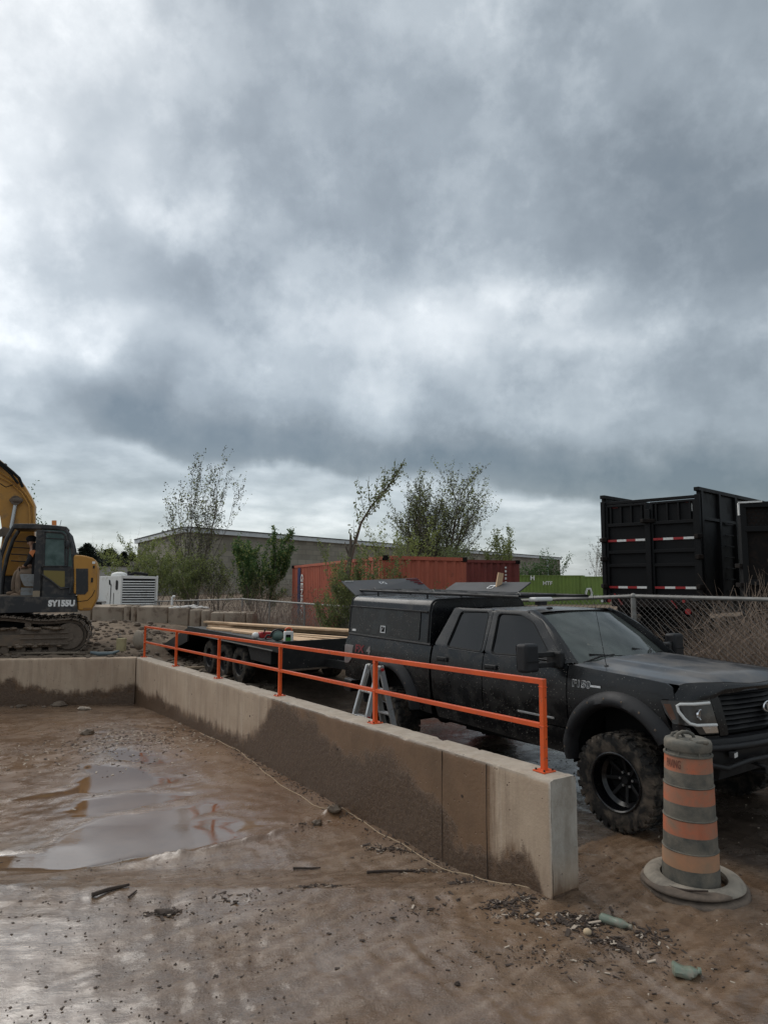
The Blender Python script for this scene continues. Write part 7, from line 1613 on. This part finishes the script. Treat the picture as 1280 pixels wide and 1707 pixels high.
for u_ in (.32, W_-.32):
    mb = MB(); mb.add([D(u_-.28, .55, -.1), D(u_+.28, .55, -.1), D(u_+.28, .55, H0-.1), D(u_-.28, .55, H0-.1)], [(0, 1, 2, 3)]); mb.build('added_dark_flap', m_dark, dt)  # flaps added to darken the gap under the trailer
mb = MB(); mb.add([D(.5, 1.0, .0), D(W_-.5, 1.0, .0), D(W_-.5, 1.0, H0-.1), D(.5, 1.0, H0-.1)], [(0, 1, 2, 3)]); mb.build('added_dark_sheet', m_dark, dt)  # black sheet added to hide the pale ground between the tyres
# nearer trailer at the right edge
EA = Vector((7.55, 14.2, .3)); ez1 = pzw(838, 14.2)-.3
e2 = thing('dump_trailer', 'second black trailer body cut by the right edge, with rusty perforated side', 'dump trailer', tuple(EA))
ex_ = Vector((.93, -.36, 0)).normalized(); eo = Vector((.60, .80, 0)).normalized()
def E_(u, d, z): return ex_*u+eo*d+up*z
mb = MB(); mb.add([E_(.05, 0, 1.0), E_(2.5, 0, 1.0), E_(2.5, 0, ez1), E_(.05, 0, ez1), E_(.05, 6, 1.0), E_(2.5, 6, 1.0), E_(2.5, 6, ez1), E_(.05, 6, ez1)], [(0, 1, 2, 3), (7, 6, 5, 4), (0, 3, 7, 4), (1, 5, 6, 2), (0, 4, 5, 1)]); mb.build('trailer_body', m_dumprust, e2)
for u_ in (.05, 2.5): mb = MB(); mb.beam(E_(u_, -.03, .9), E_(u_, -.03, ez1), .13, .12, (0, 1, 0)); mb.build('corner_post', m_dump, e2, bevel=.01)
for z_ in (1.05, 1.95, ez1-.55 if ez1 > 2.6 else 1.5, ez1-.04): mb = MB(); mb.beam(E_(0, -.04, z_), E_(2.55, -.04, z_), .09, .12); mb.build('cross_rail', m_dump, e2, bevel=.01)
mb = MB(); mb.b2(tuple(E_(-.02, -.08, ez1-.26)), tuple(E_(.03, -.1, ez1-.0))); mb.build('pale_corner_mark', m_letter, e2)
mb = MB(); mb.beam(E_(.0, -.1, ez1+.01), E_(.45, -.1, ez1+.02), .03, .035); mb.build('pale_corner_mark', m_letter, e2)
for z_ in (1.2, 1.55, 1.9, 2.3): mb = MB(); mb.box(tuple(E_(-.04, .0, z_)), (.12, .2, .09)); mb.build('hinge', m_dumprust, e2, bevel=.01)
hol = MB()
for r_ in range(5):
    for k in range(26):
        c = E_(.14+k*.085+(.04 if r_ % 2 else 0), -.006, ez1-.16-r_*.075); hol.add([c-ex_*.02-up*.018, c+ex_*.02-up*.018, c+ex_*.02+up*.018, c-ex_*.02+up*.018], [(0, 1, 2, 3)])
hol.build('punched_holes', m_dark, e2, kind='stuff')
for u_ in (.3, 2.2):
    for d_ in (1.2, 2.5): mb = MB(); Mx = axes(tuple(eo), (0, 0, 1), tuple(eo.cross(up)), E_(u_, d_, .45)); mb.lathe([(.2, -.2), (.45, -.22), (.5, -.17), (.5, .17), (.45, .22), (.2, .2), (0, .1)], 24, Mx); mb.build('tyre', m_rubber, e2, smooth=True, ang=35)
# ------------------------------------------------------------------ trees and shrubs
def plant(name, lab, cat, base, height, spread, stems, m_leaf, leaf=.06, nleaf=3000, lean=(0, 0), levels=3, seed=1, bark=None, trunk_r=.06, leaf_from=.3, up_=.55, branch=7, twig_len=.35, gro=None, leaf2=None, droop=0.0, first=.12, stuffy=None):
    """stems with branches to several levels (real tapered tubes) and single leaf faces set along the last twigs"""
    g = random.Random(seed); bark = bark or m_bark; loc = Vector((base[0], base[1], tz(base[0], base[1])-.05 if base[2] is None else base[2]))
    o = thing(name, lab, cat, tuple(loc), group=gro); T = MB(); tips = []
    def grow(p, d, L_, r_, lev):
        n = 5 if lev == 0 else (4 if lev == 1 else 3); pts = [p.copy()]; rs = [r_]; dd = d.copy()
        for i in range(n):
            dd = (dd+Vector((g.gauss(0, .11), g.gauss(0, .11), g.gauss(0, .06)+(.05 if lev else .0)-droop*.1))).normalized(); p = p+dd*(L_/n); pts.append(p.copy()); rs.append(r_*(1-.82*(i+1)/n))
        T.tube(pts, rs, 6 if lev == 0 else (4 if lev == 1 else 3), cap=False)
        if lev >= levels-1:
            for i in range(1, len(pts)): tips.append((pts[i-1], pts[i], dd))
            return
        nb = branch if lev == 0 else max(3, branch-2)
        for k in range(nb):
            t = first+(1-first)*(k+g.random()*.8)/nb if lev == 0 else .25+.75*(k+g.random())/nb; t = min(t, .98); i = min(int(t*n), n-1); q = pts[i].lerp(pts[i+1], t*n-i)
            az_ = g.uniform(0, 6.283); side = Vector((math.cos(az_), math.sin(az_), 0)); nd = (dd*up_+side*(1-up_)*1.1*spread+Vector((0, 0, .28 if lev else .2))).normalized()
            ll = L_*(.62-.38*t if lev == 0 else .55)*g.uniform(.7, 1.15); grow(q, nd, max(ll, twig_len), r_*.42*(1-.5*t), lev+1)
    for s_ in range(stems):
        a = g.uniform(0, 6.283); rd = .0 if stems == 1 else g.uniform(.05, .5)*spread; st = Vector((rd*math.cos(a), rd*math.sin(a), 0)); dr = Vector((lean[0]+(.0 if stems == 1 else .34*spread*math.cos(a)*g.random()*1.4), lean[1]+(.0 if stems == 1 else .34*spread*math.sin(a)*g.random()), 1)).normalized()
        grow(st, dr, height*(1 if stems == 1 else g.uniform(.72, 1.0))/max(dr.z, .6), trunk_r*(1 if stems == 1 else g.uniform(.5, 1)), 0)
    T.build('trunk', bark, o, smooth=True, ang=180)
    def leaves(mt, cnt, szk=1.0, nm='crown'):
        V = []; Fc = []
        cand = [t for t in tips if max(t[0].z, t[1].z) > height*leaf_from] or tips
        for _ in range(cnt):
            a, b, dd = g.choice(cand); p = a.lerp(b, g.random())+Vector((g.gauss(0, .4), g.gauss(0, .4), g.gauss(0, .4)))*leaf; s_ = leaf*g.uniform(.5, 1.2)*szk
            x = Vector((g.gauss(0, 1), g.gauss(0, 1), g.gauss(0, 1)-.3)).normalized(); y = x.orthogonal().normalized(); y = (y*math.cos(5*g.random())+x.cross(y)*math.sin(5*g.random())).normalized()
            i = len(V); V += [p, p+x*s_*.5+y*s_*.28, p+x*s_, p+x*s_*.5-y*s_*.28]; Fc.append((i, i+1, i+2, i+3))
        mb = MB(); mb.v = [tuple(v_) for v_ in V]; mb.f = Fc; mb.build(nm, mt, o)
    if nleaf: leaves(m_leaf, nleaf)
    if leaf2: leaves(leaf2[0], leaf2[1], leaf2[2] if len(leaf2) > 2 else 1.0)
    return o
def W2(px, d): return (pxw(px, d), d, None)
plant('budding_tree', 'tall multi-stemmed budding tree before the left corner of the block building', 'tree', W2(322, 33), 6.4, .95, 9, m_leafdim, .10, 5200, seed=3, trunk_r=.05, leaf_from=.25, up_=.68, branch=8, twig_len=.5, leaf2=(m_leaf2, 1500, 1.1))
plant('leafy_shrub', 'yellow-green leafy shrub right behind the white enclosure', 'shrub', W2(262, 31), 3.0, 1.1, 9, m_leaf2, .09, 7500, seed=5, trunk_r=.03, leaf_from=.1, up_=.5, branch=7, twig_len=.4, leaf2=(m_leaf1, 3500))
plant('leafy_shrub', 'olive shrub at the foot of the tall budding tree', 'shrub', W2(318, 30), 2.2, 1.25, 8, m_leaf1, .08, 6000, seed=6, trunk_r=.03, leaf_from=.05, up_=.5, branch=7, leaf2=(m_leaf2, 3500))
plant('leafy_shrub', 'sparse olive shrub between the budding tree and the dark green bush', 'shrub', W2(365, 31), 2.7, 1.1, 8, m_leafdim, .08, 3200, seed=8, trunk_r=.03, leaf_from=.05, up_=.55, leaf2=(m_leaf2, 3200))
plant('green_bush', 'dense dark green bush before the block wall, left of the orange-red container', 'bush', W2(432, 29), 3.45, .75, 8, m_leaf3, .11, 15000, seed=9, trunk_r=.03, leaf_from=.15, up_=.62, branch=8, twig_len=.35, leaf2=(m_leaf2, 4500))
for i, (px, d, h_, lab) in enumerate(((455, 26, 2.3, 'brown twiggy scrub at the foot of the dark green bush'), (485, 25, 1.9, 'bare brown scrub against the left end of the orange-red container'), (540, 22.5, 1.7, 'thin bare scrub in front of the orange-red container, behind the lumber'), (405, 28, 1.9, 'bare brown scrub behind the right end of the concrete blocks'), (350, 28, 1.5, 'low brown scrub behind the rubble on the concrete blocks'))):
    plant('bare_scrub', lab, 'scrub', W2(px, d), h_, 1.3, 16, m_leafdim, .05, 500, seed=30+i, trunk_r=.018, levels=3, up_=.6, branch=5, bark=m_twig)
# broken leaning tree
lt_ = thing('leaning_tree', 'slender tree leaning to the right with leafy tip, rising above the orange-red container', 'tree', (pxw(578, 19.3), 19.3, .25))
mb = MB(); B0 = Vector((pxw(578, 19.3), 19.3, .25))
def bb(px, py, d=19.2): return Vector((pxw(px, d), d, pzw(py, d)))-B0
for pts, r_ in ((((578, 965), (583, 930), (585, 905), (584, 890)), .05), (((583, 930), (577, 914), (575, 905)), .03), (((584, 920), (592, 905), (590, 897)), .025), (((586, 905), (592, 903), (603, 915), (608, 940), (618, 966)), .022), (((600, 912), (612, 925), (627, 941)), .018)):
    m2 = MB(); m2.tube([bb(*p) for p in pts], [r_]*(len(pts)-1)+[r_*.4], 6); m2.build('broken_branch', m_bark if r_ > .023 else mat('pale_bare_wood', (.34, .29, .20), .8), lt_, smooth=True, ang=180)
g_ = random.Random(4); TT = MB(); LV = []
main_ = [bb(*p) for p in ((578, 1062), (579, 985), (583, 940), (590, 912), (602, 872), (620, 843), (640, 820), (655, 800), (668, 778))]
TT.tube(main_, [.075, .07, .06, .05, .034, .026, .018, .012, .005], 7)
for t0, L_ in [(3.2, .5), (3.8, .7), (4.2, 1.0), (4.5, .8), (4.8, .9), (5.1, .75), (5.4, .8), (5.7, .7), (5.9, .6), (6.1, .65), (6.4, .5), (6.6, .5), (6.9, .45), (7.2, .4), (7.5, .35), (7.8, .25), (4.4, 1.1), (5.0, 1.0)]:
    i_ = int(t0); q_ = main_[i_].lerp(main_[i_+1], t0-i_); dd = (main_[i_+1]-main_[i_]).normalized()
    sd_ = Vector((g_.uniform(-1, 1), g_.uniform(-1, 1), g_.uniform(-.2, .6))).normalized(); d_ = (dd*.8+sd_*.75+Vector((0, 0, .35))).normalized(); pts = [q_, q_+d_*L_*.5, q_+d_*L_*.75+Vector((0, 0, .08)), q_+d_*L_+Vector((.03, 0, .16))]
    TT.tube(pts, [.012, .009, .006, .003], 4)
    for _ in range(int(44*L_)):
        f_ = g_.uniform(.25, 1.05); c_ = q_+d_*L_*f_; LV.append(c_+Vector((g_.gauss(0, .06), g_.gauss(0, .06), g_.gauss(0, .06))))
for _ in range(150): t0 = g_.uniform(4.2, 8); i_ = min(int(t0), 7); LV.append(main_[i_].lerp(main_[i_+1], t0-i_)+Vector((g_.gauss(0, .07), g_.gauss(0, .07), g_.gauss(0, .07))))
TT.build('trunk', m_bark, lt_, smooth=True, ang=180); LM = MB()
for c_ in LV:
    s_ = g_.uniform(.05, .12); x_ = Vector((g_.gauss(0, 1), g_.gauss(0, 1), g_.gauss(-.4, .8))).normalized(); y_ = x_.orthogonal().normalized(); LM.add([c_, c_+x_*s_*.5+y_*s_*.3, c_+x_*s_, c_+x_*s_*.5-y_*s_*.3], [(0, 1, 2, 3)])
LM.build('crown', m_leaf1, lt_)
plant('vine_bush', 'dense olive-green bush in front of the orange-red container, left of the raised hatch', 'bush', (pxw(612, 16.4), 16.45, .25), 2.45, .75, 14, m_leaf1, .055, 13000, seed=15, trunk_r=.02, leaf_from=.3, up_=.55, branch=7, twig_len=.25, leaf2=(m_leaf2, 4500))
plant('vine_bush', 'lower olive bush against the container directly behind the camper shell', 'bush', (pxw(582, 17.4), 17.4, .2), 1.75, .8, 12, m_leaf1, .055, 8000, seed=16, trunk_r=.02, leaf_from=.05, up_=.5, branch=7, twig_len=.25, leaf2=(m_leaf2, 2500))
# big tree behind containers
plant('rounded_tree', 'big rounded budding tree behind the containers, the largest one', 'tree', W2(728, 46), 8.6, 1.15, 15, m_leafdim, .14, 15000, seed=22, trunk_r=.13, leaf_from=.2, up_=.62, branch=10, twig_len=.9, leaf2=(m_leaf2, 9000))
plant('yellow_green_shrub', 'yellow-green shrub between the leaning tree and the big rounded tree', 'shrub', W2(655, 40), 5.2, .9, 6, m_leaf2, .14, 3000, seed=23, trunk_r=.06, leaf_from=.3, up_=.6, branch=7)
plant('yellow_green_shrub', 'low bright green shrub right of the big rounded tree, above the maroon container', 'shrub', W2(832, 43), 4.8, .75, 6, m_leaf2, .14, 3000, seed=24, trunk_r=.05, leaf_from=.3, up_=.65, branch=7, leaf2=(m_leaf1, 1500))
plant('yellow_green_shrub', 'wide dull green shrub at the foot of the big rounded tree', 'shrub', W2(745, 40), 3.9, 1.5, 12, m_leaf1, .12, 5500, seed=25, trunk_r=.05, leaf_from=.1, up_=.5, branch=7)
plant('ivy_clump', 'small ivy clump on the far end of the block building above the green container', 'shrub', W2(885, 75), 3.9, 1.0, 10, m_leaf3, .22, 1800, seed=26, trunk_r=.05, leaf_from=.3, up_=.5)
plant('ivy_clump', 'taller ivy clump beside the downpipe at the far end of the block building', 'shrub', W2(917, 76), 4.6, .7, 7, m_leaf3, .22, 1500, seed=27, trunk_r=.05, leaf_from=.3, up_=.55)
plant('bare_tree', 'bare pale tree just left of the tall black dump trailer', 'tree', W2(996, 62), 5.6, .75, 5, m_leafdim, .12, 1500, seed=28, trunk_r=.07, leaf_from=.3, up_=.62, branch=8, bark=mat('pale_twigs', (.26, .23, .19), .9), twig_len=.6)
plant('sapling', 'green sapling just visible above the excavator cab roof', 'tree', W2(64, 30), 5.1, .35, 3, m_leaf3, .13, 500, seed=29, trunk_r=.03, leaf_from=.6, up_=.7)
# pines and thin bare trees behind the grey building
def pine(px, d, h_, w_, seed, lab):
    g = random.Random(seed); b = Vector((pxw(px, d), d, 0)); o = thing('pine_tree', lab, 'pine tree', tuple(b)); mb = MB(); mb.tube([(0, 0, 0), (0, 0, h_)], [.25, .04], 6); mb.build('trunk', m_bark, o)
    V = []; Fc = []
    for _ in range(5200):
        t = g.random()**.7; z = h_*(.25+.75*t); r_ = w_*(1-t)**.55*(.55+.45*abs(math.sin(z*4.2+g.random())))*g.random()**.5; a = g.uniform(0, 6.283); a += .0; k = 1+.35*math.sin(3*a+seed)
        p = Vector((r_*k*math.cos(a), r_*k*math.sin(a), z+g.gauss(0, .12))); s_ = g.uniform(.18, .42); x = Vector((math.cos(a)+g.gauss(0, .4), math.sin(a)+g.gauss(0, .4), g.gauss(.15, .4))).normalized(); y = x.orthogonal().normalized()*s_*.3
        i = len(V); V += [p-y, p+x*s_, p+y]; Fc.append((i, i+1, i+2))
    m2 = MB(); m2.v = [tuple(v_) for v_ in V]; m2.f = Fc; m2.build('crown', m_pine, o)
pine(146, 88, pzw(912, 88), 3.0, 1, 'dark pine nearest to the yellow counterweight'); pine(184, 92, pzw(920, 92), 3.4, 2, 'wide dark pine in the middle of the pine row'); pine(208, 95, pzw(925, 95), 1.6, 3, 'small dark pine right of the wide one'); pine(222, 93, pzw(927, 93), 1.5, 4, 'small dark pine at the corner of the block building'); pine(166, 90, pzw(928, 90), 2.6, 5, 'low dark pine between the two widest pines')
for i, (px, t_, lab) in enumerate(((163, 907, 'thin bare tree sticking up left of the pine row'), (185, 910, 'thin bare tree above the wide pine'), (211, 900, 'tallest thin bare tree beside the block building'), (135, 908, 'thin bare tree beside the excavator cab'))):
    plant('bare_tree', lab, 'tree', (pxw(px, 98), 98, 0), pzw(t_, 98), .45, 2, m_twig, .1, 0, seed=50+i, trunk_r=.06, up_=.7, branch=8, twig_len=.7, bark=mat('faint_twigs', (.20, .17, .145), .9))
# dry brush behind the fence at right
def brush(name, lab, cx_, cy_, h_, w_, n, seed, lean=0.0, r_=.0045):
    g = random.Random(seed); b = Vector((cx_, cy_, tz(cx_, cy_))); o = thing(name, lab, 'brush', tuple(b)); mb = MB(); mb2 = MB()
    for k in range(n):
        x, y = g.gauss(0, w_*.5), g.gauss(0, w_*.35); L_ = h_*g.uniform(.5, 1.05)*(1-.3*min(1, abs(x)/w_)); d = Vector((g.gauss(lean, .22)+x*.12, g.gauss(0, .18), 1)).normalized(); p = Vector((x, y, 0)); pts = [p]
        cv = Vector((g.gauss(0, .16), g.gauss(0, .12), g.gauss(-.05, .08)))
        for i in range(5): d = (d+cv+Vector((g.gauss(0, .07), g.gauss(0, .07), 0))).normalized(); p = p+d*L_/5; pts.append(p)
        rr0 = r_*g.uniform(.7, 1.7); (mb if g.random() < .6 else mb2).tube(pts, [rr0, rr0*.85, rr0*.7, rr0*.55, rr0*.4, rr0*.2], 3, cap=False)
        for q in range(g.randint(3, 6)):
            i = g.randint(1, 4); s_ = pts[i]; dd = (d*.5+Vector((g.gauss(0, .8), g.gauss(0, .8), g.gauss(.3, .4)))).normalized(); l2 = L_*g.uniform(.12, .32); e_ = s_+dd*l2*.5; f_ = e_+(dd+Vector((0, 0, .35))).normalized()*l2*.5; mb.tube([s_, e_, f_], [rr0*.5, rr0*.4, rr0*.2], 3, cap=False)
    mb.build('stems', m_twig, o); mb2.build('pale_stems', mat('pale_dry_stems', (.27, .205, .15), .9, var=(.18, .135, .10), vscale=8), o)
brush('dry_brush', 'tall reddish-brown dry brush reaching highest at the right edge behind the fence', 5.95, 10.4, 2.5, .9, 480, 61, -.10, .0068)
brush('dry_brush', 'dense tangled dry brush behind the fence above the truck hood', 5.1, 9.9, 1.75, .9, 520, 62, -.10, .0068)
brush('dry_brush', 'lower dry brush near the far wing mirror of the truck', 4.45, 10.4, 1.35, .8, 380, 63, .05, .0068)
brush('dry_brush', 'dry brush close behind the fence at the far right', 5.6, 9.0, 1.75, .7, 400, 64, -.1, .0068)
brush('dry_brush', 'short dry brush in front of the dump trailer wheels', 4.0, 11.2, .95, .9, 180, 65, 0)
brush('dry_brush', 'tall arching dry stems beside the second black trailer', 6.6, 11.6, 2.7, .8, 260, 66, -.2)
brush('dry_brush', 'pale dry brush standing tallest against the second black trailer', 5.75, 9.6, 2.2, .6, 300, 70, -.15, .0065)
brush('dry_brush', 'thin brown brush behind the fence left of the lumber', -4.3, 22.6, 1.5, 1.4, 200, 67, 0, .006)
brush('dry_brush', 'thin brown brush behind the fence in front of the container lettering', -2.6, 20.8, 1.6, 1.0, 200, 68, 0, .006)
brush('dry_brush', 'bent brown brush between the container and the camper shell', -1.3, 18.0, 1.4, .6, 140, 69, 0, .006)
